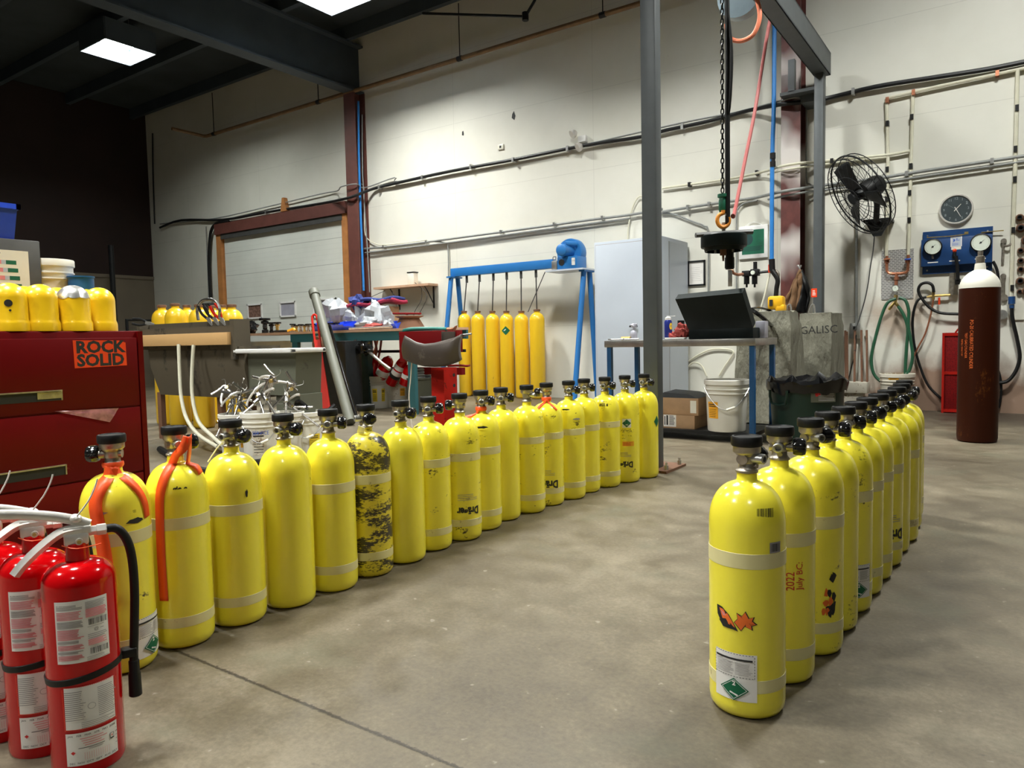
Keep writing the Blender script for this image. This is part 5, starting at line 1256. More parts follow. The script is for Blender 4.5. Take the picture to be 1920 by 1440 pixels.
mb = MB(); c = PY(878, 686, VY+.02); mb.tube([(PY(840, 686, VY).x, VY, c.z), (c.x-.05, VY-.03, c.z+.005), (c.x, VY, c.z), (c.x-.05, VY+.1, c.z)], .01, 8, 4); mb.build('hook_rod', M['red_dark'], st, True)
mb = MB(); mb.tube([PY(757, 620, VY), PY(770, 617, VY), PY(800, 616, VY+.05), PY(838, 617, VY+.05)], .016, 8, 4); solo('screwdriver', mb, M['teal_tool'], 'teal-handled tool lying on top of the red stand', 'tool', loc=None)
mb = MB(); mb.tube([PY(838, 617, VY), PY(850, 617, VY), PY(856, 611, VY), PY(852, 619, VY)], .010, 8, 3); solo('copper_clip', mb, M['copper'], 'small coppery bent tool at the right of the red stand top', 'tool')
mb = MB(); mb.tube([PY(866, 628, VY), PY(876, 627, VY), PY(884, 626, VY)], .008, 8, 2); mb.tube([PY(866, 631, VY), PY(876, 628.5, VY)], .005, 6); solo('side_spanner', mb, M['steel'], 'small steel pin sticking out right of the red stand', 'tool')
mb = MB(); mb.tube([PY(772, 679, VY+.1), PY(770, 710, VY+.1), PY(767, 740, VY+.1), PY(769, 772, VY+.1), PY(775, 812, VY+.1)], .006, 8, 4); solo('cream_line', mb, M['cream'], 'thin cream cord hanging left of the red stand', 'cord')

# ================================================================ BLUE CASCADE STAND AND SIX TALL CYLINDERS
FYc = 9.88; FT = PY(1095, 506, FYc).z
xR = PY(1100, 506, FYc).x; xL = PY(852, 518, FYc).x
fr = thing('blue_stand', ((xL+xR)/2, FYc, 0), 'blue A-frame stand carrying a long beam above six tall yellow cylinders', 'stand')
ztL = PY(852, 518, FYc).z
for x, zt_ in ((xR, FT), (xL, ztL)):
    for yb in (FYc-.45, FYc+.30):
        mb = MB(); mb.cyl((x, yb, 0), (x, FYc+(.09 if yb > FYc else -.09), zt_-.03), .042, n=14); mb.build('leg', M['blue_frame'], fr, True)
    mb = MB(); mb.bx(x-.05, x+.05, FYc-.16, FYc+.16, zt_-.035, zt_-.01); mb.build('top_plate', M['blue_frame'], fr, True)
    mb = MB(); mb.bx(x-.03, x+.03, FYc-.30, FYc+.34, .45, .50); mb.build('cross_brace', M['blue_frame'], fr, True) if False else None
z0_, z1_ = PY(960, 510, FYc).z, PY(960, 497, FYc).z
mb = MB(); mb.bx(xL-.04, PY(1040, 495, FYc).x, FYc-.06, FYc+.06, z0_, z1_+.03, bev=.006); mb.build('beam', M['blue_frame'], fr, True)
px_ = PY(1030, 507, FYc-.1).x
mb = MB(); mb.bx(px_, xR+.06, FYc-.22, FYc+.2, FT-.01, FT+.015); mb.build('platform', M['white_cabinet'], fr, True)
# blower on the platform
bl = thing('blower', ((px_+xR)/2, FYc, FT+.015), 'blue electric blower with round scroll housing on the end of the blue stand', 'blower')
c = PY(1072, 475, FYc+.05)
mb = MB(); mb.lathe([(.10, -.09), (.215, -.085), (.225, -.06), (.225, .06), (.215, .085), (.10, .09)], 36, Matrix.Translation((c.x, FYc+.05, c.z)) @ Matrix.Rotation(PI/2, 4, 'X') @ Matrix.Rotation(0, 4, 'Y')); mb.bx(c.x-.0, c.x+.2, FYc-.03, FYc+.12, FT+.015, c.z); mb.build('scroll_housing', M['blue_frame'], bl, True)
mc = PY(1055, 469, FYc-.25)
mb = MB(); mb.lat((mc.x, FYc-.30, mc.z), (mc.x, FYc, mc.z), [(.05, -.02), (.09, 0), (.095, .05), (.095, .26)], 24); mb.build('motor', M['blue_frame'], bl, True)
mb = MB(); mb.cyl((mc.x+.02, FYc-.22, mc.z+.10), (mc.x+.12, FYc-.05, mc.z+.10), .04); mb.build('terminal_box', M['blue_frame'], bl, True)
x0, x1 = PY(1046, 490, FYc-.18).x, PY(1083, 490, FYc-.18).x; z0b, z1b = FT+.015, PY(1065, 481, FYc-.18).z
mb = MB(); mb.bx(x0, x1, FYc-.2, FYc+.1, z0b, z1b, bev=.005); mb.build('base_box', M['blue_frame'], bl, True)
mb = MB(); q = PY(1053, 492, FYc-.2); mb.cyl((q.x, FYc-.201, q.z), (q.x, FYc-.206, q.z), .05, n=24); mb.build('port', M['ink'], bl, True)
d = Decal(on_front(PY(1075, 490, FYc-.2).x, FYc-.2, PY(1075, 490, FYc-.2).z, .002)); d.rect(-.03, -.055, .03, .055, M['paper']); d.text('115', 0, .01, .035, M['ink']); d.build('rating_label', bl, None, True)
q = PY(1040, 490, FYc-.15); mb = MB(); mb.box((q.x, FYc-.12, FT+.09), (.10, .1, .14), bev=.01); mb.tube([(q.x-.03, FYc-.12, FT+.16), (q.x-.05, FYc-.12, FT+.22), (q.x, FYc-.12, FT+.23), (q.x, FYc-.12, FT+.17)], .008, 6, 3); mb.build('switch_box', M['steel'], bl, True)
xs6 = [872, 897.5, 925, 951, 979, 1008]
lb6 = ['leftmost', 'second from the left', 'third from the left', 'fourth, with a green diamond,', 'fifth from the left', 'rightmost']
CY6 = 9.98
for i, px in enumerate(xs6):
    p = PY(px, 660, CY6); h = PY(px, 583, CY6).z; r = .118 if i < 5 else .125
    if i == 5: h = PY(px, 580, CY6).z
    t = tall_cyl('cascade_cylinder', p.x, CY6, h-.03, r, 'tall yellow cylinder under the blue beam, '+lb6[i]+'', 'tall yellow cylinders under the blue stand')
    xt = PY((875, 899, 925, 950, 977, 1005)[i], 515, FYc).x
    mb = MB(); mb.cyl((xt, FYc, z0_), (xt, FYc, z0_-.12), .022, n=10); mb.tube([(xt, FYc, z0_-.05), (p.x, CY6, h)], .010, 8); mb.build('supply_tube', M['grey_dark'], t, True)
    if i == 3:
        a = to_cam(p.x, CY6); d = Decal(on_cyl(r, a-.15, PY(px, 620, CY6).z)); g = .075; d.poly([(0, -g), (g, 0), (0, g), (-g, 0)], M['green_label']); d.poly([(-.04, .0), (.0, .03), (.01, .02), (-.03, -.008)], M['paper']); d.build('diamond_label', t, 'green diamond')
mb = MB(); mb.tube([PY(1022, 510, FYc), PY(990, 585, CY6-.14)], .008, 6); solo('brace_cable', mb, M['grey_dark'], 'thin dark cable slanting from the blue beam to the yellow cylinders', 'cable')

# ================================================================ WALL SHELF
SHY = WALL-.28; s0, s1 = PY(700, 541, SHY), PY(803, 535, SHY)
zs_ = s0.z
sh = thing('wall_shelf', ((s0.x+s1.x)/2, WALL, zs_-.5), 'small wooden shelf on wire brackets above the workbench', 'shelf')
mb = MB(); mb.bx(s0.x, s1.x, SHY, WALL-.01, zs_-.02, zs_+.02); mb.build('board', M['wood_shelf'], sh, True)
for px in (730, 795):
    x = PY(px, 545, SHY).x; mb = MB(); mb.tube([(x, SHY+.02, zs_-.03), (x, SHY+.1, zs_-.12), (x, WALL-.02, zs_-.35)], .010, 6, 3); mb.bx(x-.012, x+.012, WALL-.025, WALL-.005, zs_-.42, zs_-.02); mb.build('bracket', M['black_metal'], sh, True)
mb = MB(); p = PY(773, 533, SHY+.1); mb.box((p.x, SHY+.12, zs_+.13), (.15, .12, .22), bev=.005); mb.cur = 1; mb.box((p.x, SHY+.12, zs_+.25), (.17, .13, .02)); solo('box_on_shelf', mb, [M['cream'], M['black_metal']], 'small cream box with dark lid on the wooden wall shelf', 'box')
for i, pts in enumerate(([(790, 540), (790, 562), (776, 590), (786, 615)], [(735, 545), (745, 580), (752, 612)], [(722, 545), (700, 555), (690, 560)], [(778, 530), (795, 545), (800, 560), (785, 590)])):
    mb = MB(); mb.tube([PY(a_, b2, WALL-.2-.02*i) for a_, b2 in pts], .006, 6, 5); solo('cable', mb, M['grey_dark'], ['grey cable curving down at the right of the shelf', 'thin cable hanging under the middle of the shelf', 'short cable sagging left of the shelf', 'cable from the cream box looping over the shelf end'][i], 'cable', 'cables around the wall shelf')

# ================================================================ WHITE CABINET
wx1 = -3.943; wyf = 9.268; wx0 = PY(1116, 600, wyf).x; wz = PX(1241, 442, wx1).z
wc = thing('metal_cabinet', ((wx0+wx1)/2, (wyf+WALL)/2, 0), 'tall white metal cabinet behind the grey post', 'cabinet')
mb = MB(); mb.bx(wx0, wx1, wyf, WALL-.05, .08, wz, bev=.004); mb.bx(wx0+.04, wx1-.04, wyf+.04, WALL-.1, 0, .08); mb.build('body', M['white_cabinet'], wc, True)
mb = MB(); mb.bx(wx0+.03, wx1-.03, wyf-.018, wyf-.002, .12, wz-.045, bev=.003); dr = mb.build('door', M['white_cabinet'], wc, True)
mb = MB(); mb.bx(wx0+.02, wx1-.02, wyf-.0025, wyf-.0015, .11, wz-.035); mb.build('door_gap', M['grey_ink'], wc, True)
q = PY(1192, 612, wyf); mb = MB(); mb.cyl((q.x, wyf-.018, q.z), (q.x, wyf-.05, q.z), .012); mb.bx(q.x-.07, q.x+.05, wyf-.06, wyf-.045, q.z-.012, q.z+.012); mb.build('handle', M['black_metal'], dr, True)
mb = MB(); ys = PX(1255, 600, wx1).y; mb.bx(wx1, wx1+.003, ys-.006, ys+.006, .1, wz-.05); mb.build('hinge_seam', M['grey_ink'], wc, True)
mb = MB(); mb.bx(wx1, wx1+.006, ys+.02, WALL-.08, .1, wz-.05); mb.build('side_panel', M['white_cabinet'], wc, True)

# ================================================================ GREY GANTRY
gp = thing('gantry', (-2.15, 5.03, 0), 'grey steel gantry: square front post, overhead beam and rear post by the fan', 'gantry')
pa0, pa1 = PY(1204, 500, 4.95).x, PY(1231.5, 500, 4.95).x; pay = PX(1242, 500, pa1).y
def sq_post(x0, x1, y0, y1, z1, name):
    mb = MB(); mb.bx(x0, x1, y0, y1, .015, z1, bev=.008); return mb.build(name, M['grey_post'], gp, True)
sq_post(pa0, pa1, 4.95, pay, 4.2, 'front_post')
mb = MB(); mb.bx(pa0-.05, pa1+.10, 4.86, 5.24, 0, .018); bp = mb.build('base_plate', M['rust'], gp, True)
for x, y in ((pa1+.07, 4.93), (pa1+.07, 5.18)):
    mb = MB(); mb.cyl((x, y, .018), (x, y, .05), .016, n=6); mb.cyl((x, y, .05), (x, y, .07), .009, n=8); mb.build('bolt', M['steel'], bp, True)
pb0, pb1 = PY(1526, 400, 9.75).x, PY(1543, 400, 9.75).x
sq_post(pb0, pb1, 9.72, 9.87, 4.46, 'rear_post')
mb = MB(); xm_ = -2.04
mb.bx(xm_-.09, xm_+.09, 4.9, 9.9, 4.45, 4.47); mb.bx(xm_-.09, xm_+.09, 4.9, 9.9, 4.20, 4.22); mb.bx(xm_-.012, xm_+.012, 4.9, 9.9, 4.22, 4.45)
mb.bx(xm_-.09, xm_-.08, 4.9, 9.9, 4.20, 4.47); mb.bx(xm_+.08, xm_+.09, 4.9, 9.9, 4.20, 4.47); mb.bx(xm_-.09, xm_+.09, 9.89, 9.9, 4.20, 4.47)
mb.build('overhead_beam', M['grey_post'], gp, True)
q = PY(1490, 135, 9.8); mb = MB(); mb.bx(pb0-.42, pb0+.05, 9.75, 9.965, 4.02, 4.06); mb.bx(pb0-.32, pb0-.24, 9.75, 9.83, 4.05, 4.45); mb.build('stop_bracket', M['grey_post'], gp, True)
mb = MB(); mb.bx(c2x1+.02, pb0+.02, 9.9, WALL, 3.93, 4.03); mb.build('wall_tie', M['grey_post'], gp, True)
d = Decal(on_front(PY(1526.5, 549, 9.72).x, 9.72, PY(1526.5, 549, 9.72).z, .002)); d.rect(-.035, -.055, .035, .055, M['red_label']); d.lines(-.02, -.035, .02, .035, 4, M['paper'], .5, 2); d.build('warning_sticker', gp, 'small red sticker', True)

# chain hoist, hook and lid
HX, HY = -2.1, 6.3
def H(px, py): return PX(px, py, HX)
hs = thing('chain_hoist', (HX, HY, 4.16), 'chain hoist hanging from the gantry beam with green block and orange hook', 'hoist')
mb = MB(); ctop = 4.16; zb2 = H(1357, 366).z
n = int((ctop-zb2)/.042)
for i in range(n):
    z = ctop-i*.042-.02
    pts = []
    for k in range(10):
        a = 2*PI*k/10; u = .013*math.cos(a); w_ = .026*math.sin(a); pts.append((HX-.015+(u if i % 2 else 0), HY+(0 if i % 2 else u), z+w_))
    mb.tube(pts, .0055, 5, closed=True)
mb.build('chain', M['black_metal'], hs, True)
mb = MB(); mb.tube([(HX+.02, HY, 4.16), (HX+.035, HY, 3.4), (HX+.03, HY, 2.9), (HX+.03, HY, 2.4), (HX+.03, HY, 1.95)], .022, 8, 4); mb.tube([(HX+.03, HY, 3.8), (HX+.075, HY-.02, 3.4), (HX+.06, HY-.02, 3.0), (HX+.03, HY, 2.85)], .012, 8, 4); mb.build('control_cable', M['black_rubber'], hs, True)
zk = H(1357, 382).z
mb = MB(); mb.lathe([(.018, .09), (.045, .085), (.045, .06), (.03, .05), (.036, .03), (.036, -.05), (.025, -.08), (.02, -.09)], 18, Matrix.Translation((HX-.012, HY, zk))); mb.build('swivel_block', M['green_paint'], hs, True)
hc = H(1356, 413)
mb = MB(); pts = []
for k in range(11):
    a = R(95)+k/10*R(290); rr_ = .052; pts.append(hc+CR*(rr_*math.cos(a)*1.0)+Vector((0, 0, rr_*1.15*math.sin(a))))
mb.tube([hc+Vector((0, 0, .085))]+pts, .017, 10, 3); mb.build('hook', M['orange_hook'], hs, True)
mb = MB(); mb.tube([hc+CR*.02+Vector((0, 0, .06)), hc+CR*.045+Vector((0, 0, .0))], .008, 6); mb.build('safety_latch', M['steel'], hs, True)
ld_ = thing('pressure_vessel_cover', (HX, HY, H(1357, 462).z), 'heavy black round lid with valves hanging from the orange hook', 'lid')
lc = H(1357, 452); S_ = 1/212
mb = MB(); mb.lathe([(0, -.055), (.19, -.055), (.195, -.045), (.195, .045), (.185, .055), (0, .055)], 40, Matrix.Translation(lc)); mb.lathe([(.16, -.09), (.17, -.055)], 40, Matrix.Translation(lc), False); mb.build('disc', M['dark_case'], ld_, True)
mb = MB(); mb.tube([lc+CR*-.245+Vector((0, 0, .05)), lc+CR*-.1+Vector((0, 0, .06)), lc+CR*.12+Vector((0, 0, .075)), lc+CR*.25+Vector((0, 0, .08))], .022, 8, 2, 1.6); mb.build('arm', M['grey_dark'], ld_, True)
mb = MB(); mb.tube([hc+Vector((0, 0, -.045)), lc+Vector((0, 0, .05))], .012, 8); mb.box(lc+Vector((0, 0, .1)), (.03, .012, .12)); mb.build('lifting_eye', M['brass_dark'], ld_, True)
for k in range(6):
    a = 2*PI*k/6+.3; mb = MB(); q = lc+Vector((.15*math.cos(a), .15*math.sin(a), -.055)); mb.cyl(q, q+Vector((0, 0, -.03)), .012, n=6); mb.build('bolt', M['steel'], ld_, True)
mb = MB(); q = H(1356, 470); mb.cyl(q+Vector((0, 0, .02)), q+Vector((0, 0, -.04)), .028); mb.cyl(q+Vector((0, 0, -.04)), q+Vector((0, 0, -.09)), .012, .008, n=10); mb.build('drain_plug', M['rust'], ld_, True)
mb = MB(); q = H(1368, 475); mb.cyl(H(1368, 462), H(1368, 505), .036, n=16); mb.cyl(H(1368, 483), H(1368, 503), .042, n=16); mb.build('stem', M['black_metal'], ld_, True)
mb = MB(); mb.bx(*[0]*0) if False else None
q0, q1 = H(1369, 506), H(1369, 537); mb = MB(); mb.box((q0+q1)/2, (.035, .02, (q0-q1).length), bev=.003); mb.build('level_gauge', M['steel'], ld_, True)
mb = MB(); mb.tube([H(1372, 505), H(1375, 512), H(1384, 515), H(1392, 514)], .014, 8, 4); mb.build('copper_elbow', M['copper'], ld_, True)
# hose reel at the top of the frame
rc = PY(1388, 18, 7.3)
rl = thing('hose_reel', (rc.x, rc.y, 4.16), 'grey-blue hose reel with an orange hose loop under the gantry beam', 'hose reel')
mb = MB(); mb.lathe([(.08, -.06), (.21, -.055), (.215, 0), (.21, .055), (.08, .06)], 32, Matrix.Translation(rc+Vector((0, 0, .12))) @ Matrix.Rotation(PI/2, 4, 'X')); mb.bx(rc.x-.02, rc.x+.02, rc.y-.02, rc.y+.02, rc.z+.2, 4.3); mb.build('drum', mat('reel_blue_grey', (.25, .32, .36), .3, .3), rl, True)
mb = MB(); mb.tube([PY(1408, -30, 7.25), PY(1421, 5, 7.25), PY(1424, 35, 7.25), PY(1412, 65, 7.25), PY(1388, 77, 7.25), PY(1368, 70, 7.25), PY(1362, 45, 7.25)], .022, 10, 5); mb.build('hose_loop', M['orange_hose'], rl, True)
mb = MB(); mb.tube([PY(1445, 30, 8.6), PY(1436, 80, 8.5), PY(1415, 210, 8.2), PY(1397, 300, 7.8), PY(1378, 395, 7.2), PX(1374, 405, HX+.05)], .02, 8, 5); solo('air_hose', mb, M['red_hose'], 'long dusty red hose slanting down to the hanging lid', 'hose')
bh = thing('blue_pipe', PY(1448, 490, 9.9), 'bright blue air pipe hanging left of the oversprayed column', 'pipe')
mb = MB(); mb.tube([PY(1453, -20, 9.9), PY(1452, 60, 9.9), PY(1451, 200, 9.9), PY(1448, 300, 9.9), PY(1447, 486, 9.9)], .028, 10, 3); mb.build('pipe_run', M['blue_hose'], bh, True)
for y0, y1 in ((287, 298), (303, 313)):
    mb = MB(); mb.cyl(PY(1449, y0, 9.9), PY(1449, y1, 9.9), .036, n=14); mb.build('coupling', M['black_rubber'], bh, True)
mb = MB(); mb.cyl(PY(1449, 297, 9.9), PY(1449, 304, 9.9), .03, n=14); mb.cyl(PY(1447, 486, 9.9), PY(1448, 508, 9.9), .04, n=12); mb.build('coupling', M['black_rubber'], bh, True)
# filter-regulator
fy = 10.0
fl = thing('filter_regulator', PY(1408, 540, fy), 'black twin-bowl air filter regulator with a small gauge on the wall', 'regulator')
for px in (1400, 1415):
    mb = MB(); mb.cyl(PY(px, 508, fy), PY(px, 533, fy), .038, n=14); mb.cyl(PY(px, 533, fy), PY(px, 539, fy), .014, n=8); mb.build('bowl', M['black_gloss'], fl, True)
mb = MB(); q = PY(1400, 512, fy); mb.box(PY(1400, 513, fy), (.11, .1, .075), bev=.01); mb.box(PY(1416, 511, fy), (.11, .1, .09), bev=.01); mb.cyl(PY(1416, 505, fy), PY(1416, 491, fy), .026, n=14); mb.build('head', M['black_rubber'], fl, True)
mb = MB(); q = PY(1411, 511, fy-.07); mb.lat(q+Vector((0, .04, 0)), q, [(.028, 0), (.028, .04)], 18); mb.build('gauge', M['gauge_face'], fl, True)
mb = MB(); mb.tube([PY(1391, 514, fy), PY(1378, 514.5, 9), PX(1385, 515, HX+.3)], .012, 8); mb.build('inlet_tube', M['brass_dark'], fl, True) if False else None
mb = MB(); mb.tube([PY(1423, 511, fy), PY(1440, 509, fy), PY(1455, 508, fy)], .018, 8); mb.cyl(PY(1444, 497, fy), PY(1443, 512, fy), .02); mb.build('outlet_pipe', M['black_metal'], fl, True)
mb = MB(); mb.cyl(PY(1443, 496, fy-.05), PY(1443, 511, fy-.05), .018); mb.build('shutoff_handle', M['red_label'], fl, True)
mb = MB(); mb.tube([PY(1443, 512, fy-.06), PY(1436, 545, fy-.1), PY(1428, 575, fy-.1), PY(1424, 588, fy-.1)], .014, 8, 3); solo('air_hose', mb, M['cream_hose'], 'cream hose running down from the red shut-off beside the regulator', 'hose')
mb = MB(); mb.tube([PY(1455, 508, fy), PY(1460, 515, fy), PY(1457, 540, fy)], .016, 8, 3); solo('brass_fitting', mb, M['brass_dark'], 'hanging jointed brass fitting under the blue pipe end', 'fitting')
# frames on the wall
q0, q1 = PY(1290, 490), PY(1323, 535); fm = thing('certificate', ((q0.x+q1.x)/2, WALL, q1.z), 'black-framed certificate on the wall behind the table', 'certificate')
X0, X1, Z0, Z1 = q0.x, q1.x, q1.z, q0.z
mb = MB()
for a_ in ((X0, X1, Z1-.022, Z1), (X0, X1, Z0, Z0+.022), (X0, X0+.022, Z0, Z1), (X1-.022, X1, Z0, Z1)): mb.bx(a_[0], a_[1], WALL-.025, WALL, a_[2], a_[3])
mb.build('frame', M['black_metal'], fm, True)
d = Decal(on_front((X0+X1)/2, WALL-.01, (Z0+Z1)/2, 0)); w_, h_ = (X1-X0)/2-.02, (Z1-Z0)/2-.02; d.rect(-w_, -h_, w_, h_, M['paper']); d.lines(-w_*.7, -h_*.7, w_*.8, h_*.6, 8, M['grey_ink'], .12, 2); d.build('paper_sheet', fm, None, True)
q0, q1 = PY(1386, 430), PY(1441, 480); X0, X1, Z0, Z1 = q0.x, q1.x, q1.z-.02, q0.z+.03
pl = thing('plaque', ((X0+X1)/2, WALL, Z0), 'green plaque in a white frame behind the hanging lid', 'plaque')
mb = MB(); mb.bx(X0, X1, WALL-.035, WALL, Z0, Z1, bev=.01); mb.tube([((X0+X1)/2-.13, WALL-.02, Z1-.01), ((X0+X1)/2, WALL-.02, Z1+.05), ((X0+X1)/2+.13, WALL-.02, Z1-.01)], .004, 6, 3); mb.build('frame', M['white'], pl, True)
d = Decal(on_front((X0+X1)/2+.0, WALL-.035, (Z0+Z1)/2, .001)); w_, h_ = (X1-X0)/2-.05, (Z1-Z0)/2-.06; d.rect(-w_, -h_, w_, h_, M['green_paint'])
d.poly([(-.07+.07*math.cos(2*PI*k/20), .04+.08*math.sin(2*PI*k/20)) for k in range(20)], M['teal_dark']); d.lines(-w_*.95, -h_*.75, w_*.95, -h_*.35, 4, M['teal_dark'], .5, 3); d.build('green_panel', pl, None, True)

# ================================================================ STAINLESS TABLE AND THINGS ON IT
TX0, TX1, TY0, TY1, TZ = -3.417, -1.905, 6.55, 7.27, .955
tb = thing('work_table', ((TX0+TX1)/2, (TY0+TY1)/2, 0), 'stainless topped work table with blue legs behind the grey post', 'table')
mb = MB(); mb.bx(TX0, TX1, TY0, TY1, TZ-.065, TZ, bev=.003); mb.build('table_top', M['stainless'], tb, True)
for x in (TX0+.045, TX1-.035):
    for y in (TY0+.035, TY1-.04):
        mb = MB(); mb.bx(x-.023, x+.023, y-.023, y+.023, .03, TZ-.065); mb.lathe([(.025, 0), (.025, .03)], 12, Matrix.Translation((x, y, 0))); mb.build('leg', M['blue_leg'], tb, True)
mb = MB(); mb.bx(TX0+.02, TX1-.02, TY0+.01, TY1-.02, .06, .095); mb.build('lower_shelf', M['black_metal'], tb, True)
def TB(px, Y): return Vector((PY(px, 630, Y).x, Y, TZ))
# case with open lid
cx0, cx1 = PY(1291, 630, 6.68).x, PY(1412, 630, 6.68).x
cs = thing('tool_case', ((cx0+cx1)/2, 6.85, TZ), 'large black tool case with its lid open, seen from the hinge side', 'case')
mb = MB(); mb.bx(cx0, cx1, 6.68, 7.12, TZ, TZ+.10, bev=.01); mb.build('base', M['dark_case'], cs, True)
lt = PY(1266, 561, 6.45); 
mb = MB(); th = .12
vs = []
for (x, y, z) in ((cx0+.0, 6.68, TZ+.095), (cx1, 6.68, TZ+.095), (PY(1392, 549, 6.5).x, 6.5, PY(1392, 549, 6.5).z), (PY(1266, 561, 6.5).x, 6.5, PY(1266, 561, 6.5).z)):
    vs.append(Vector((x, y, z)))
nrm = (vs[1]-vs[0]).cross(vs[3]-vs[0]).normalized(); nrm = nrm if nrm.y > 0 else -nrm
vs += [v+nrm*.09 for v in vs]
mb.add(vs, [(0, 1, 2, 3), (7, 6, 5, 4), (0, 4, 5, 1), (1, 5, 6, 2), (2, 6, 7, 3), (3, 7, 4, 0)]); mb.build('lid', M['dark_case'], cs, True)
p = TB(1253, 6.75); cn = thing('spray_can', p, 'blue spray can with white cap and yellow emblem on the stainless table', 'spray can')
hC = PY(1253, 600, 6.75).z-TZ
mb = MB(); mb.lathe([(0, 0), (.036, 0), (.038, .004), (.038, hC*.9), (.030, hC), (.012, hC+.004)], 24); mb.build('body', M['blue_can'], cn)
mb = MB(); mb.lathe([(.03, hC), (.03, hC+.022), (.016, hC+.03), (.014, hC+.04), (0, hC+.04)], 20); mb.cyl((0, 0, hC+.035), (.075, 0, hC+.037), .002, n=6); mb.build('cap', M['white'], cn)
a = to_cam(p.x, p.y); d = Decal(on_cyl(.038, a+.75, hC*.68)); d.poly([(.018*math.cos(2*PI*k/16), .034*math.sin(2*PI*k/16)) for k in range(16)], M['yellow_label']); d.text('0', 0, 0, .03, M['blue_ink'], 0, 1, True); d.build('emblem', cn)
p = TB(1274, 6.72); mb = MB(); mb.blob((p.x+.03, p.y, TZ+.075), .06, (1.0, 1, 1.1), .5, 8, 3); mb.blob((p.x-.05, p.y, TZ+.04), .04, (1.3, 1, .8), .5, 8, 9)
solo('rag', mb, M['red_rag'], 'crumpled red rag beside the blue spray can', 'rag', ang=20)
mb = MB(); mb.box((p.x-.01, p.y-.07, TZ+.012), (.20, .07, .018), bev=.004); solo('tray', mb, M['white'], 'flat white tray in front of the red rag', 'tray')
p = TB(1277, 6.95); mb = MB(); mb.cyl((p.x, p.y, TZ), (p.x, p.y, TZ+.19), .035); solo('black_canister', mb, M['black_metal'], 'black canister behind the red rag', 'canister')
p = PY(1419, 620, 6.9); mb = MB(); mb.box((TX1-.055, 6.95, TZ+.08), (.09, .12, .16), bev=.01); solo('clear_tub', mb, M['glass_grey'], 'grey translucent tub right of the black case', 'tub')
for i, (a_, b2, y) in enumerate(((1143, 1168, 6.62), (1150, 1176, 6.72), (1168, 1198, 6.66))):
    mb = MB(); q0, q1 = TB(a_, y), TB(b2, y+.03); mb.tube([q0+Vector((0, 0, .012)), q1+Vector((0, 0, .014))], .010, 8); mb.lathe([(.006, -.006), (.018, -.006), (.018, .006), (.006, .006)], 12, Matrix.Translation(q0+Vector((0, 0, .014)))); solo('spanner', mb, M['steel'], ['steel spanner at the left front corner of the table', 'steel spanner lying behind another at the left of the table', 'steel spanner nearest the grey post on the table'][i], 'spanner', 'spanners on the stainless table')
p = TB(1188, 6.85); mb = MB(); mb.lathe([(.035, 0), (.037, .06), (.03, .09), (.02, .1), (.008, .105), (.008, .14)], 16, Matrix.Translation(p)); mb.tube([p+Vector((-.04, 0, .16)), p+Vector((.04, 0, .165))], .008, 8); mb.blob(p+Vector((0, 0, .15)), .02, (1.6, 1, 1), .3, 6, 2); solo('glass_jar', mb, M['glass_grey'], 'small clear bottle with dark tap on the table left of the post', 'bottle')
p = TB(1172, 6.8); mb = MB(); mb.cyl(p+Vector((-.04, 0, .02)), p+Vector((.06, .0, .02)), .02); solo('small_cylinder', mb, M['brass'], 'small brass tube lying on the table left of the post', 'tube')
# lower shelf: boxes and bucket
def carton(x0, x1, y0, y1, z0, z1, lab, extra=None):
    t = thing('cardboard_box', ((x0+x1)/2, (y0+y1)/2, z0), lab, 'box', 'cardboard boxes on the lower shelf')
    MB().bx(x0, x1, y0, y1, z0, z1, bev=.003).build('carton', M['card'], t, True); return t
x0 = PY(1225, 790, 6.62).x; x1 = PY(1308, 790, 6.62).x
zt1 = PY(1260, 778, 6.62).z; zt2 = PY(1260, 746, 6.62).z
t = carton(x0, x1-.03, 6.62, 7.0, .095, zt1, 'lower cardboard box with a black and white label, under the table')
d = Decal(on_front(PY(1255, 795, 6.62).x, 6.62, (zt1+.095)/2+.01, .001)); d.rect(-.06, -.06, .07, .055, M['paper']); d.rect(-.03, -.045, -.012, .05, M['ink']); d.rect(-.05, -.045, -.04, .04, M['ink']); d.lines(.0, -.045, .06, .05, 10, M['ink'], .5, 2); d.build('label', t, None, True)
t = carton(x0, x1, 6.64, 7.02, zt1, zt2, 'upper cardboard box with open dark flaps, under the table')
d = Decal(on_front(x1-.05, 6.64, (zt1+zt2)/2, .001)); d.rect(-.03, -.06, .03, .06, M['cream']); d.build('label', t, None, True)
mb = MB(); mb.add([(x0, 6.64, zt2), (x1, 6.64, zt2), (x1, 7.0, zt2+.01), (x0, 7.0, zt2+.01), (x0+.1, 6.66, zt2+.05), (x1-.1, 6.66, zt2+.035), (x1-.1, 6.95, zt2+.045), (x0+.1, 6.95, zt2+.06)], [(0, 1, 5, 4), (1, 2, 6, 5), (2, 3, 7, 6), (3, 0, 4, 7), (4, 5, 6, 7)]); mb.build('flaps', M['black_rubber'], t, True)
bp_ = PY(1357, 760, 6.62); zt5 = PY(1357, 712, 6.62).z
bucket((bp_.x, 6.70, .095), .205, zt5-.095, 'large white bucket with an orange label on the lower shelf of the table', 'big bucket', 'bucket', [(-.75, .42, .32, .16, 'orange_label')]); 
for o in (bpy.data.objects[-1:] if False else []): pass
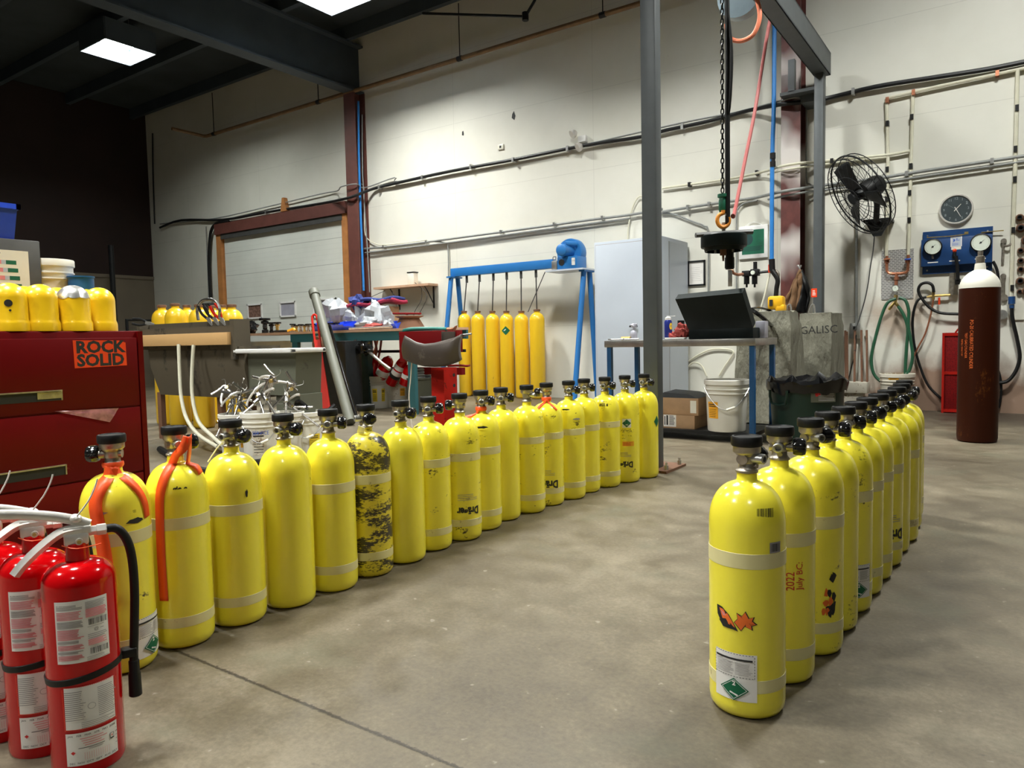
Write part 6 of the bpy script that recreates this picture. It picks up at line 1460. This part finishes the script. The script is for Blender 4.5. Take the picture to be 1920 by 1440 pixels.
# ================================================================ TRASH CAN, COVERED MACHINES, JACKET, DRILL
tc_ = PY(1512, 712, 6.95); tr = thing('trash_can', (tc_.x, 6.95, 0), 'dark green trash can lined with a shiny black bag', 'trash can')
rT, hT = .335, PY(1512, 716, 6.75).z
mb = MB(); mb.lathe([(0, .01), (rT*.80, .01), (rT*.84, 0), (rT*.86, .05), (rT*.95, hT*.86), (rT*1.0, hT*.87), (rT*1.0, hT*.93), (rT*.96, hT*.93), (rT*.97, hT)], 40, None, False); mb.build('body', M['trash_green'], tr)
mb = MB(); n = 60; vs = []; fs = []
for j, (rr_, zz_) in enumerate(((1.01, hT*.84), (1.05, hT*.93), (1.06, hT*1.0), (1.0, hT*1.03), (.85, hT*.98), (.5, hT*.93), (0.01, hT*.95))):
    for i in range(n):
        a = 2*PI*i/n; nz = noise.noise(Vector((math.cos(a)*4, math.sin(a)*4, j*1.7)))
        vs.append((rT*rr_*math.cos(a)*(1+.03*nz), rT*rr_*math.sin(a)*(1+.03*nz), zz_+.05*nz+(.04*abs(nz) if j in (3, 4) else 0)))
for j in range(6):
    for i in range(n): fs.append((j*n+i, j*n+(i+1) % n, (j+1)*n+(i+1) % n, (j+1)*n+i))
mb.add(vs, fs); mb.build('bin_liner', M['bag_black'], tr, ang=25)
a = to_cam(tc_.x, 6.95)
for da in (-.75,):
    d = Decal(on_cyl(rT*.97, a+da, hT*.72, .02)); mb = MB(); c, s = math.cos(a+da), math.sin(a+da); e_ = Vector((-s, c, 0)); cc = Vector((c*rT*1.02, s*rT*1.02, hT*.78))
    mb.tube([cc+e_*.1+Vector((0, 0, .05)), cc+e_*.08+Vector((0, 0, -.07)), cc-e_*.08+Vector((0, 0, -.07)), cc-e_*.1+Vector((0, 0, .05))], .012, 8, 2); mb.build('handle', M['trash_green'], tr)
d = Decal(on_cyl(rT*.93, a+.5, hT*.78, .012)); d.rect(-.12, -.05, .10, .05, M['tub_green']); d.poly([(-.09, .03), (-.05, .045), (-.04, .01), (-.08, .0)], M['red_ink']); d.lines(-.06, -.04, .09, .03, 5, M['grey_ink'], .5, 4); d.build('label', tr)
def cover(x0, x1, y0, y1, zt_, flare, seed, lean=0):
    mb = MB(); o = Vector((seed, seed*2.3, 0))
    n = 64; vs = []; fs = []
    def per(t):
        t = t*4; s_ = int(t) % 4; f = t-int(t); rx = .0
        c = [(x0, y0), (x1, y0), (x1, y1), (x0, y1)]; a_, b2 = c[s_], c[(s_+1) % 4]
        return a_[0]+(b2[0]-a_[0])*f, a_[1]+(b2[1]-a_[1])*f
    cx, cy = (x0+x1)/2, (y0+y1)/2; m = 16
    for j in range(m+1):
        v = j/m; z = .02+(zt_-.02)*v
        for i in range(n):
            x, y = per(i/n); fl = 1+flare*(1-v); w_ = noise.noise(Vector((x*3.5, y*3.5, z*1.2))+o)*.07+noise.noise(Vector((x*9, y*9, z*3))+o)*.025
            ex = 0 if v < .93 else -.03
            dx, dy = x-cx, y-cy; l = math.hypot(dx, dy)
            vs.append((cx+dx*fl+dx/l*(w_+ex)+lean*v, cy+dy*fl+dy/l*(w_+ex), z+(.02*noise.noise(Vector((x*4, y*4, 5))+o) if v > .9 else 0)))
    for j in range(m):
        for i in range(n): fs.append((j*n+i, j*n+(i+1) % n, (j+1)*n+(i+1) % n, (j+1)*n+i))
    b = len(vs); vs.append((cx+lean, cy, zt_+.01)); 
    for i in range(n): fs.append((m*n+i, m*n+(i+1) % n, b))
    mb.add(vs, fs); return mb
zt_ = PY(1440, 584, 8.0).z
mb = cover(PY(1385, 640, 8.0).x, PY(1480, 640, 8.0).x, 8.0, 8.6, zt_, .10, 3)
t1 = solo('covered_machine', mb, M['canvas'], 'tall machine under a grey-green canvas cover, yellow drill on top', 'covered machine', 'covered machines', ang=60)
Y2 = 8.85; zt6 = PY(1530, 587, Y2).z; xa, xb = PY(1492, 640, Y2).x, PY(1567, 640, Y2).x
t2 = thing('covered_machine', ((xa+xb)/2, Y2+.4, 0), 'machine under a canvas cover printed GALISC, left of the iron rods', 'covered machine', 'covered machines')
cover(xa, xb-.05, Y2, Y2+.65, zt6, .02, 8).build('canvas_cover', M['canvas'], t2, True, ang=60)
q = PY(1534, 619, Y2-.06); d = Decal(lambda u, v, l: Vector((q.x+u, Y2-.13-l, q.z+v))); d.text('GALISC', .02, .0, .125, M['ink'], .03, .98); d.text('\u0254', -.25, -.02, .13, M['ink']); d.build('cover_print', t2, 'black lettering GALISC', True)
# jacket
jq = PY(1502, 506, 9.9)
jk = thing('jacket', (jq.x, 9.9, PY(1500, 580, 9.9).z), 'brown canvas jacket hanging from a hook on the maroon column', 'jacket')
JL = [(1467, 586), (1474, 562), (1483, 540), (1491, 522), (1500, 506)]; JR = [(1512, 586), (1518, 560), (1517, 540), (1511, 522), (1502, 506)]
def jf(u, v, k0=0):
    k = min(3, int(v*4)); f = v*4-k
    a_ = PY(JL[k][0]*(1-f)+JL[k+1][0]*f, JL[k][1]*(1-f)+JL[k+1][1]*f, 9.86); b2 = PY(JR[k][0]*(1-f)+JR[k+1][0]*f, JR[k][1]*(1-f)+JR[k+1][1]*f, 9.86)
    w_ = (1-v)**.6
    return a_+(b2-a_)*u+Vector((0, -.10*math.sin(PI*u)*w_-.035*math.sin(u*19+v*5)*w_-.05*noise.noise(Vector((u*4, v*5, 2))), .02*noise.noise(Vector((u*6, v*3, 7)))*w_))
mb = MB(); mb.sheet(lambda u, v: jf(u*.66, v), 18, 18); mb.build('coat_body', M['brown_jacket'], jk, True, ang=70, solid=.03)
mb = MB(); mb.sheet(lambda u, v: jf(.66+u*.34, v), 10, 18); mb.build('dark_lining', M['black_rubber'], jk, True, ang=70, solid=.03)
mb = MB(); mb.tube([PY(1503, 512, 9.85), PY(1499, 502, 9.85), PY(1497, 497, 9.86)], .009, 6, 3); mb.tube([PY(1495, 498, 9.93), PY(1500, 502, 9.9), PY(1502, 497, 9.9)], .01, 6, 3); solo('coat_hook', mb, M['steel'], 'steel coat hook on the maroon column above the jacket', 'hook')
# drill
dq = PY(1456, 583, 8.3)
dr = thing('cordless_drill', (dq.x, dq.y, zt_), 'yellow power tool with a black curved handle on the canvas cover', 'power tool')
mb = MB(); mb.box((dq.x, dq.y, zt_+.10), (.17, .14, .15), bev=.03); mb.box((dq.x+.05, dq.y-.01, zt_+.04), (.1, .12, .08), bev=.02); mb.build('body', M['tool_yellow'], dr, True)
mb = MB(); mb.tube([(dq.x-.01, dq.y, zt_+.14), (dq.x-.0, dq.y, zt_+.26), (dq.x+.01, dq.y, zt_+.36), (dq.x-.05, dq.y, zt_+.46)], .026, 10, 4); mb.build('handle', M['black_rubber'], dr, True)
mb = MB(); mb.box((dq.x-.04, dq.y-.075, zt_+.10), (.035, .01, .07)); mb.build('vent', M['ink'], dr, True)
mb = MB(); mb.tube([PY(1395, 583, 7.7), PY(1420, 577, 8.0), PY(1445, 583, 8.3), PY(1452, 592, 8.3)], .012, 8, 5); mb.tube([PY(1408, 580, 7.6), PY(1425, 592, 7.6), PY(1440, 605, 7.8), PY(1450, 614, 8.2)], .022, 8, 4); solo('black_cable', mb, M['black_gloss'], 'black cable and wand lying over the canvas cover behind the case', 'cable')
for i, (a_, b2) in enumerate(((1478, 572), (1522, 572))):
    mb = MB(); mb.tube([PY(a_-6, b2+15, 8.95), PY(a_-1, b2+2, 8.95), PY(a_+4, b2, 8.95), PY(a_+6, b2+15, 8.95)], .010, 6, 4); solo('wire_loop', mb, M['steel'], ['small wire loop sticking up left of the printed cover', 'small wire loop sticking up behind the printed cover near the post'][i], 'wire')
# hose loops on the wall under the table
mb = MB(); mb.tube([PY(a_, b2, WALL-.03) for a_, b2 in ((1290, 678), (1310, 665), (1335, 655), (1365, 655), (1375, 662), (1360, 685), (1348, 705))], .012, 8, 5); mb.tube([PY(a_, b2, WALL-.05) for a_, b2 in ((1288, 690), (1300, 680), (1315, 685), (1325, 705))], .012, 8, 5)
solo('wall_hose', mb, M['cream_hose'], 'cream hose looped on the wall behind the big white bucket', 'hose')
# rods in a white tray
q = PY(1604, 726, 10.05); mb = MB(); mb.box((q.x, 10.05, q.z), (.30, .2, .14), bev=.01); mb.bx(q.x-.12, q.x+.1, 9.98, 10.14, 0, q.z-.07)
solo('rod_box', mb, M['bucket_dirty'], 'white box on a stand holding iron rods against the wall', 'box')
for i, (a_, b2) in enumerate(((1585, 620), (1588, 622), (1603, 620), (1615, 619), (1625, 619))):
    p0 = PY(a_+(1 if i != 2 else -1), 716, 10.05); p1 = PY(a_, b2, 10.2); mb = MB(); mb.cyl(p0, p1, .014, n=8)
    solo('iron_rod', mb, M['rust'], ['leftmost', 'second', 'middle', 'fourth', 'rightmost'][i]+' of the five rusty rods standing in the white box', 'rod', 'iron rods in the white box')
q = PY(1682, 700, 9.95); bucket((q.x, 9.95, 0), .20, q.z, 'dirty white bucket by the wall under the green hose', 'single wall bucket', 'bucket_dirty', [(-.2, .88, .3, .02, 'orange_label')], bail=False)

# ================================================================ RIGHT WALL AREA
# fan
fc = PY(1612, 365, 9.55)
_v = ray(1612, 365).normalized(); _h = (-CR*.87+CD*.5); _h = (_h-_v*_h.dot(_v)).normalized(); nv = (-_v*math.cos(R(60))+_h*math.sin(R(60))).normalized()     # facing direction: left, down and towards the room
fan = thing('wall_fan', (fc.x, WALL, PY(1645, 430, 10.1).z), 'black round wall fan with wire cage tilted down to the left', 'fan')
qf = nv.to_track_quat('Z', 'Y').to_matrix().to_4x4(); FM = Matrix.Translation(fc) @ qf
RF = .50
mb = MB()
for rr_, zz_ in ((RF, 0), (RF*.97, .06), (RF*.97, -.08), (RF*.55, .10), (RF*.25, .11)):
    mb.tube([FM @ Vector((rr_*math.cos(2*PI*k/40), rr_*math.sin(2*PI*k/40), zz_)) for k in range(40)], .006 if rr_ < RF else .011, 6, closed=True)
for k in range(26):
    a = 2*PI*k/26
    mb.tube([FM @ Vector((q*RF*math.cos(a+q*.25), q*RF*math.sin(a+q*.25), z)) for q, z in ((.12, .115), (.45, .105), (.8, .08), (.97, .05), (1, 0))], .003, 4)
    mb.tube([FM @ Vector((q*RF*math.cos(a), q*RF*math.sin(a), z)) for q, z in ((.2, -.15), (.6, -.14), (.9, -.10), (1, 0))], .003, 4)
mb.build('cage', M['black_metal'], fan, True)
mb = MB(); mb.lathe([(0, .118), (.07, .115), (.07, .10)], 20, FM, False); mb.lathe([(0, .05), (.06, .04), (.065, -.02), (0, -.03)], 20, FM, False); mb.build('hub', M['black_metal'], fan, True)
for k in range(3):
    a0_ = R(100)+k*2*PI/3
    def bf(u, v, a0_=a0_):
        rr_ = .06+u*.36; wd = .10+.14*u; an = a0_+(v-.5)*wd/rr_*1.1; return FM @ Vector((rr_*math.cos(an), rr_*math.sin(an), .01+(v-.5)*.07))
    mb = MB(); mb.sheet(bf, 10, 6); mb.build('blade', M['black_metal'], fan, True, solid=.004)
mb = MB(); mb.lathe([(.05, -.02), (.11, -.05), (.12, -.08), (.12, -.24), (.10, -.29), (0, -.31)], 24, FM); mb.build('motor', M['black_rubber'], fan, True)
br_ = PY(1646, 432, 10.15)
mb = MB(); m0 = FM @ Vector((0, 0, -.2)); mb.tube([m0, m0+Vector((.02, .1, -.15)), PY(1643, 410, 9.95), PY(1645, 420, 10.1)], .035, 10, 4); mb.prism([(br_.x-.13, br_.z+.1), (br_.x+.16, br_.z+.1), (br_.x+.05, br_.z-.08), (br_.x-.04, br_.z-.08)], 10.05, 10.08); mb.bx(br_.x-.14, br_.x+.17, 9.95, WALL, br_.z+.09, br_.z+.12); mb.build('wall_bracket', M['black_metal'], fan, True)
# clock
ck = PY(1793, 393); cl = thing('wall_clock', (ck.x, WALL, ck.z-.18), 'round wall clock with dark face and pale rim above the blue gauge panel', 'clock')
MC = Matrix.Translation((ck.x, WALL-.04, ck.z)) @ Matrix.Rotation(PI/2, 4, 'X')
mb = MB(); mb.lathe([(.155, .0), (.160, .012), (.172, .012), (.178, 0), (.178, -.04), (0, -.04)], 48, MC, False); mb.build('rim', M['silver'], cl, True)
d = Decal(on_front(ck.x, WALL-.04, ck.z, .0005)); d.poly([(.160*math.cos(2*PI*k/48), .160*math.sin(2*PI*k/48)) for k in range(48)], M['clock_face'])
for k in range(1, 13):
    a = PI/2-2*PI*k/12; d.text(str(k), .125*math.cos(a), .125*math.sin(a), .042, M['clock_num'])
d.build('dial', cl, 'dark dial with grey numerals', True)
d = Decal(on_front(ck.x, WALL-.044, ck.z, .001))
def hand(an, L_, b2, w_, m):
    c, s = math.cos(an), math.sin(an); d.poly([(-c*b2-s*w_, -s*b2+c*w_), (-c*b2+s*w_, -s*b2-c*w_), (c*L_+s*w_*.6, s*L_-c*w_*.6), (c*L_-s*w_*.6, s*L_+c*w_*.6)], M[m])
hand(R(48), .075, .03, .004, 'paper'); hand(R(-62), .105, .03, .0035, 'paper'); hand(R(145), .11, .03, .0012, 'clock_num'); d.build('hands', cl, 'pale hands', True)
# blue gauge panel
q0, q1 = PY(1731, 436), PY(1862, 424); X0, X1 = q0.x, q1.x; Z1 = q0.z; Z0 = PY(1731, 515).z
gpn = thing('pressure_gauge_board', ((X0+X1)/2, WALL, Z0), 'blue steel panel with two round pressure gauges on the wall', 'gauge panel')
mb = MB(); mb.bx(X0, X1, WALL-.03, WALL, Z0, Z1); mb.bx(X0-.01, X1, WALL-.10, WALL-.03, Z0+.09, Z1-.10, bev=.005); mb.build('panel', M['blue_panel'], gpn, True)
for x in (X0+.05, X1-.05):
    for z in (Z0+.045, Z1-.05):
        mb = MB(); mb.cyl((x, WALL-.03, z), (x, WALL-.036, z), .010, n=12); mb.build('screw', M['steel'], gpn, True)
for px, py, r in ((1749, 463, .088), (1839, 455, .095)):
    c = PY(px, py, WALL-.14); t = MB(); MC = Matrix.Translation((c.x, WALL-.10, c.z)) @ Matrix.Rotation(PI/2, 4, 'X')
    mb = MB(); mb.lathe([(0, 0), (r*.95, .0), (r*1.12, .02), (r*1.12, .055), (r*1.0, .06), (r, .052), (0, .052)], 40, MC, False); g = mb.build('gauge', M['black_rubber'], gpn, True)
    d = Decal(on_front(c.x, WALL-.152, c.z, .001)); d.poly([(r*.98*math.cos(2*PI*k/40), r*.98*math.sin(2*PI*k/40)) for k in range(40)], M['gauge_face'])
    for k in range(28):
        a = R(-45)+k/27*R(270); c1_, s1_ = math.cos(a), math.sin(a); w_ = .0012; r0_, r1_ = r*.80, r*.90
        d.poly([(c1_*r0_-s1_*w_, s1_*r0_+c1_*w_), (c1_*r0_+s1_*w_, s1_*r0_-c1_*w_), (c1_*r1_+s1_*w_, s1_*r1_-c1_*w_), (c1_*r1_-s1_*w_, s1_*r1_+c1_*w_)], M['ink'])
    d.build('gauge_dial', g, 'pale dial', True)
    d = Decal(on_front(c.x, WALL-.155, c.z, .001)); c1_, s1_ = math.cos(R(42)), math.sin(R(42)); d.poly([(-c1_*r*.2-s1_*.004, -s1_*r*.2+c1_*.004), (-c1_*r*.2+s1_*.004, -s1_*r*.2-c1_*.004), (c1_*r*.6, s1_*r*.6)], M['ink']); d.poly([(.011*math.cos(2*PI*k/12), .011*math.sin(2*PI*k/12)) for k in range(12)], M['ink']); d.build('needle', g, None, True)
    mb = MB(); mb.cyl((c.x, WALL-.12, c.z-r), (c.x, WALL-.12, c.z-r-.05), .013); mb.build('gauge_stem', M['brass_dark'], g, True)
for px, py in ((1749, 492), (1790, 489), (1838, 485)):
    c = PY(px, py, WALL-.1); d = Decal(on_front(c.x, WALL-.1, c.z, .001)); d.rect(-.055, -.006, .055, .006, M['paper']); d.build('label_strip', gpn, None, True)
c = PY(1793, 452, WALL-.1); d = Decal(on_front(c.x, WALL-.1, c.z, .001)); d.rect(-.058, -.065, .058, .055, M['paper']); d.rect(-.05, -.06, .05, .048, M['white_cabinet']); d.poly([(-.03, -.015), (-.012, .005), (-.012, .02), (-.03, .03)], M['blue_ink']); d.rect(-.005, .006, .035, .012, M['blue_ink']); d.rect(.0, .018, .012, .03, M['blue_ink']); d.lines(-.04, -.05, .04, -.022, 2, M['blue_ink'], .3, 2); d.rect(-.05, -.10, .05, -.067, M['cream']); d.build('maker_sheet', gpn, 'white sheet with a blue emblem', True)
c = PY(1790, 470, WALL-.14); mb = MB(); mb.sph((c.x, WALL-.15, c.z), .022); mb.build('red_knob', M['red_label'], gpn, True)
mb = MB(); mb.cyl((c.x, WALL-.14, c.z-.02), (c.x, WALL-.14, c.z-.09), .02); mb.build('valve_body', M['black_metal'], gpn, True)
mb = MB(); mb.tube([PY(1738, 446, WALL-.11), PY(1780, 443, WALL-.11), PY(1812, 439, WALL-.11)], .006, 6); mb.box(PY(1812, 437, WALL-.11), (.04, .02, .03)); mb.tube([PY(1840, 436, WALL-.035), PY(1882, 432, WALL-.05)], .006, 6); mb.build('tube_run', M['brass'], gpn, True)
# hoses of the panel
mb = MB(); mb.tube([PY(a_, b2, WALL-.16) for a_, b2 in ((1792, 480), (1795, 500), (1796, 525))], .02, 8, 3); mb.box(PY(1796, 528, WALL-.14), (.06, .05, .07), bev=.01); solo('panel_hose', mb, M['black_rubber'], 'short black hose below the red knob of the blue panel', 'hose')
mb = MB(); c = PY(1790, 535, WALL-.05); mb.bx(PY(1781, 540).x, PY(1797, 540).x, WALL-.06, WALL, PY(1790, 553).z, PY(1790, 512).z)
solo('junction_box', mb, M['brass_dark'], 'narrow metal enclosure under the blue panel, partly behind the brown cylinder', 'electrical box')
mb = MB(); mb.tube([PY(a_, b2, WALL-.06) for a_, b2 in ((1738, 557), (1750, 555), (1765, 554), (1782, 553))], .015, 8, 2); mb.cyl(PY(1750, 545, WALL-.06), PY(1750, 562, WALL-.06), .018); solo('brass_manifold', mb, M['brass'], 'brass fittings in a row under the blue panel', 'manifold')
mb = MB(); mb.cyl(PY(1761, 558, WALL-.08), PY(1761, 571, WALL-.08), .012); solo('shutoff_lever', mb, M['red_label'], 'small red handle under the brass fittings', 'handle')
mb = MB(); mb.tube([PY(a_, b2, WALL-.08) for a_, b2 in ((1751, 548), (1748, 535), (1738, 530), (1726, 534), (1722, 546), (1730, 562), (1745, 578), (1765, 587), (1800, 589))], .017, 8, 5); solo('black_hose', mb, M['black_rubber'], 'black hose with a round loop left of the brass fittings', 'hose')
mb = MB(); mb.tube([PY(a_, b2, WALL-.06) for a_, b2 in ((1737, 557), (1722, 562), (1714, 580), (1711, 610), (1715, 650), (1726, 690), (1742, 725), (1768, 750))], .015, 8, 5); solo('black_hose', mb, M['black_rubber'], 'long black hose hanging from the brass fittings down to the red guard', 'hose')
mb = MB(); mb.tube([PY(a_, b2, WALL-.07) for a_, b2 in ((1750, 562), (1745, 590), (1735, 625), (1722, 650), (1712, 672))], .010, 8, 5); solo('copper_tube', mb, M['copper'], 'thin copper coloured tube crossing the long black hose', 'hose')
mb = MB(); mb.tube([PY(a_, b2, WALL-.07) for a_, b2 in ((1862, 490), (1869, 505), (1872, 525), (1871, 545))], .016, 8, 4); solo('black_hose', mb, M['black_rubber'], 'short black hose behind the shoulder of the brown cylinder', 'hose')
ch = thing('coupled_hose', PY(1897, 565, WALL-.08), 'black hose with a blue coupling at the far right edge', 'hose')
mb = MB(); mb.tube([PY(a_, b2, WALL-.08) for a_, b2 in ((1897, 575), (1899, 600), (1908, 640), (1912, 670), (1905, 695), (1890, 714), (1872, 718))], .02, 8, 5); mb.build('tube_run', M['black_rubber'], ch, True)
mb = MB(); mb.cyl(PY(1897, 556, WALL-.08), PY(1897, 570, WALL-.08), .035, n=12); mb.cyl(PY(1897, 571, WALL-.08), PY(1897, 578, WALL-.08), .025, n=12); mb.build('coupling', M['blue_panel'], ch, True)
mb = MB(); mb.tube([PY(a_, b2, WALL-.05) for a_, b2 in ((1870, 690), (1876, 712), (1877, 740), (1872, 765))], .014, 8, 4); solo('black_hose', mb, M['black_rubber'], 'black hose hanging down at the right foot of the brown cylinder', 'hose')
# tread plate with copper manifold and green hose
q0 = PY(1653, 470); X0, X1, Z0, Z1 = PY(1653, 500).x, PY(1713, 500).x, PY(1653, 562).z, PY(1653, 470).z
tp = thing('manifold_board', ((X0+X1)/2, WALL, Z0), 'diamond tread plate on the wall carrying a copper Y manifold', 'manifold board')
mb = MB(); mb.bx(X0, X1, WALL-.01, WALL, Z0, Z1); mb.build('tread_plate', M['tread'], tp, True)
Ym = WALL-.06
mb = MB(); mb.tube([PY(1663, 480, Ym), PY(1663, 508, Ym), PY(1672, 513, Ym), PY(1682, 513, Ym)], .017, 8, 2); mb.tube([PY(1703, 478, Ym), PY(1702, 507, Ym), PY(1693, 512, Ym), PY(1682, 513, Ym)], .017, 8, 2); mb.tube([PY(1681, 512, Ym), PY(1680, 536, Ym)], .019, 8)
for a_, b2 in ((1663, 490), (1702, 490), (1681, 522)): mb.cyl(PY(a_, b2-3, Ym), PY(a_, b2+3, Ym), .028)
mb.build('copper_manifold', M['copper'], tp, True)
for px, m in ((1663, 'red_label'), (1702, 'blue_ink')):
    mb = MB(); mb.box(PY(px, 486, Ym-.04), (.07, .02, .02), bev=.005); mb.build('tap_handle', M[m] if m == 'blue_ink' else M['copper'], tp, True)
mb = MB(); c = PY(1679, 541, Ym-.02); mb.lathe([(0, -.02), (.04, -.02), (.043, .02), (0, .02)], 24, Matrix.Translation(c) @ Matrix.Rotation(PI/2, 4, 'X')); g = mb.build('gauge', M['steel'], tp, True)
d = Decal(on_front(c.x, c.y-.02, c.z, .001)); d.poly([(.034*math.cos(2*PI*k/20), .034*math.sin(2*PI*k/20)) for k in range(20)], M['gauge_face']); d.rect(-.002, 0, .002, .026, M['ink']); d.build('gauge_dial', g, None, True)
mb = MB(); mb.cyl(PY(1680, 553, Ym), PY(1678, 568, Ym), .022); mb.cyl(PY(1678, 566, Ym), PY(1666, 581, Ym-.02), .018); mb.cyl(PY(1678, 566, Ym), PY(1686, 577, Ym), .018); mb.build('brass_y_valve', M['brass'], tp, True)
mb = MB(); mb.tube([PY(a_, b2, WALL-.14) for a_, b2 in ((1680, 560), (1664, 568), (1652, 595), (1641, 635), (1634, 670), (1638, 700), (1655, 716), (1682, 716), (1702, 700), (1711, 670), (1708, 640), (1703, 610), (1704, 585), (1698, 564), (1686, 558))], .019, 8, 5)
solo('green_hose', mb, M['green_hose'], 'long green hose looped below the tread plate', 'hose')
mb = MB(); mb.tube([PY(a_, b2, WALL-.12) for a_, b2 in ((1684, 574), (1694, 590), (1702, 615), (1700, 650), (1698, 680), (1697, 708))], .019, 8, 5)
solo('green_hose', mb, M['green_hose'], 'short green hose dropping from the tread plate into the dirty bucket', 'hose')
# red guard behind the brown cylinder
X0 = PY(1771, 690).x; X1 = X0+.42; zt_ = PY(1771, 624).z
rg = thing('red_guard', ((X0+X1)/2, WALL, 0), 'red perforated metal guard box against the wall behind the brown cylinder', 'guard')
mb = MB(); mb.bx(X0, X1, WALL-.22, WALL-.01, 0, zt_, bev=.01); mb.build('cage', M['perf'], rg, True)
mb = MB()
for z in (zt_-.02, zt_*.5, .03): mb.bx(X0-.008, X1+.008, WALL-.23, WALL-.005, z-.018, z+.018)
for x in (X0, X1): mb.bx(x-.012, x+.012, WALL-.235, WALL-.2, 0, zt_)
mb.tube([(X0+.12, WALL-.22, zt_), (X0+.16, WALL-.22, zt_+.05), (X0+.22, WALL-.22, zt_+.03), (X0+.27, WALL-.22, zt_+.06), (X0+.32, WALL-.22, zt_)], .010, 6, 3)
mb.build('frame', M['red_paint2'], rg, True)
# brown gas cylinder
bx_, by_ = -.262, 7.60; zc_ = PY(1835, 540, by_).z; zn = PY(1836, 497, by_).z; rB = .157
bc = thing('brown_gas_cylinder', (bx_, by_, 0), 'tall dark brown gas cylinder with a white shoulder standing alone on the right', 'gas cylinder')
mb = MB(); mb.lathe([(0, .02), (rB*.75, .02), (rB*.85, 0), (rB*.97, .01), (rB, .04), (rB, zc_)], 56, None, False); mb.build('body', M['brown_cyl'], bc)
pr = [(rB+.0004, zc_-.002)]
for i in range(1, 10): q = i/10*PI/2; pr.append((max(.045, rB*math.cos(q)**1.15), zc_+(zn-zc_)*.83*math.sin(q)))
pr += [(.044, zn-.025), (.040, zn+.012), (.036, zn+.014)]
MB().lathe(pr, 56, None, False).build('shoulder', M['cream'], bc, ang=50)
mb = MB(); mb.lathe([(.032, zn+.012), (.034, zn+.02), (.034, zn+.075), (.02, zn+.08), (.02, zn+.12), (0, zn+.12)], 20); mb.build('neck_stub', M['brass_dark'], bc)
a = to_cam(bx_, by_); zm = (PY(1815, 600, by_).z+PY(1815, 690, by_).z)/2
d = Decal(on_cyl(rB, a-.35, zm)); d.text('PO-20 CALIBRATED CYLINDER', 0, 0, .040, M['orange_ink'], -PI/2, .78)
d.text('TEST GAS CYLINDER', -.045, -.01, .030, M['orange_ink'], -PI/2, .8); d.text('REFILL ONLY BY', -.085, -.03, .026, M['orange_ink'], -PI/2, .8); d.build('stencil_print', bc, 'orange stencilled lettering running down')
# tools and fittings board at right edge
x0b = PY(1893, 500).x
fb = thing('fitting_board', (x0b+.3, WALL, PY(1893, 620).z), 'white board with rows of dark round fittings at the right edge', 'board')
mb = MB(); mb.bx(x0b+.03, x0b+.62, WALL-.02, WALL, PY(1893, 600).z, PY(1893, 385).z); mb.build('backing', M['cream'], fb, True)
first = None
for i, (px, py, r) in enumerate(((1912, 408, .04), (1926, 408, .04), (1914, 428, .05), (1926, 450, .06), (1914, 470, .035), (1914, 489, .035), (1914, 505, .035), (1913, 527, .045), (1912, 547, .03), (1924, 546, .045), (1926, 428, .04), (1928, 475, .04), (1928, 500, .04), (1928, 525, .04))):
    c = PY(px, py, WALL-.04)
    if first is None:
        t = thing('pipe_fitting', (c.x, WALL-.02, c.z), 'dark threaded pipe fitting mounted on the white board at the right edge', 'fitting', 'fittings on the white board')
        mb = MB(); mb.lat((0, 0, 0), (0, -1, 0), [(.8, 0), (1, .2), (1, .9), (.8, 1.1), (.55, 1.1), (.5, .5), (0, .5)], 10); mb.build('body', M['rust'], t); mb = MB(); mb.lat((0, -.9, 0), (0, -2, 0), [(.65, 0), (.65, .5), (.4, .5), (.4, 0)], 12); mb.build('thread', M['black_metal'], t); first = t
    else: t = copy_tree(first); t.location = (c.x, WALL-.02, c.z)
    t.scale = (r, r, r)
# hanging wrenches
def spanner(pts, w_, lab, head=None):
    mb = MB(); mb.tube([PY(a_, b2, WALL-.03) for a_, b2 in pts], w_, 8, 2, .5)
    if head: 
        for a_, b2, r in head: mb.lathe([(r*.4, -.01), (r, -.01), (r, .01), (r*.4, .01)], 16, Matrix.Translation(PY(a_, b2, WALL-.03)) @ Matrix.Rotation(PI/2, 4, 'X'))
    solo('wall_wrench', mb, M['brass_dark'], lab, 'wrench', 'wrenches hanging by the blue panel')
spanner([(1882, 452), (1881, 470), (1880, 492)], .014, 'long wrench hanging right of the blue panel', [(1882, 452, .03)])
mb = MB(); mb.tube([PY(1883, 462, WALL-.04), PY(1890, 461, WALL-.06), PY(1896, 457, WALL-.06)], .012, 6, 3); solo('wall_hook', mb, M['brass_dark'], 'small hook beside the long wrench at right', 'hook')
spanner([(1881, 517), (1880, 535), (1880, 552)], .024, 'short thick wrench hanging below the long one', [(1881, 518, .03)])
spanner([(1874, 562), (1880, 558), (1886, 557)], .014, 'chrome ratchet head just right of the brown cylinder', [(1882, 558, .04)])
mb = MB(); c = PY(1879, 590, WALL-.05); mb.lathe([(.03, -.02), (.055, -.02), (.055, .02), (.03, .02)], 20, Matrix.Translation(c) @ Matrix.Rotation(PI/2, 4, 'X')); solo('steel_ring', mb, M['steel'], 'steel ring hanging on the wall right of the brown cylinder', 'ring')
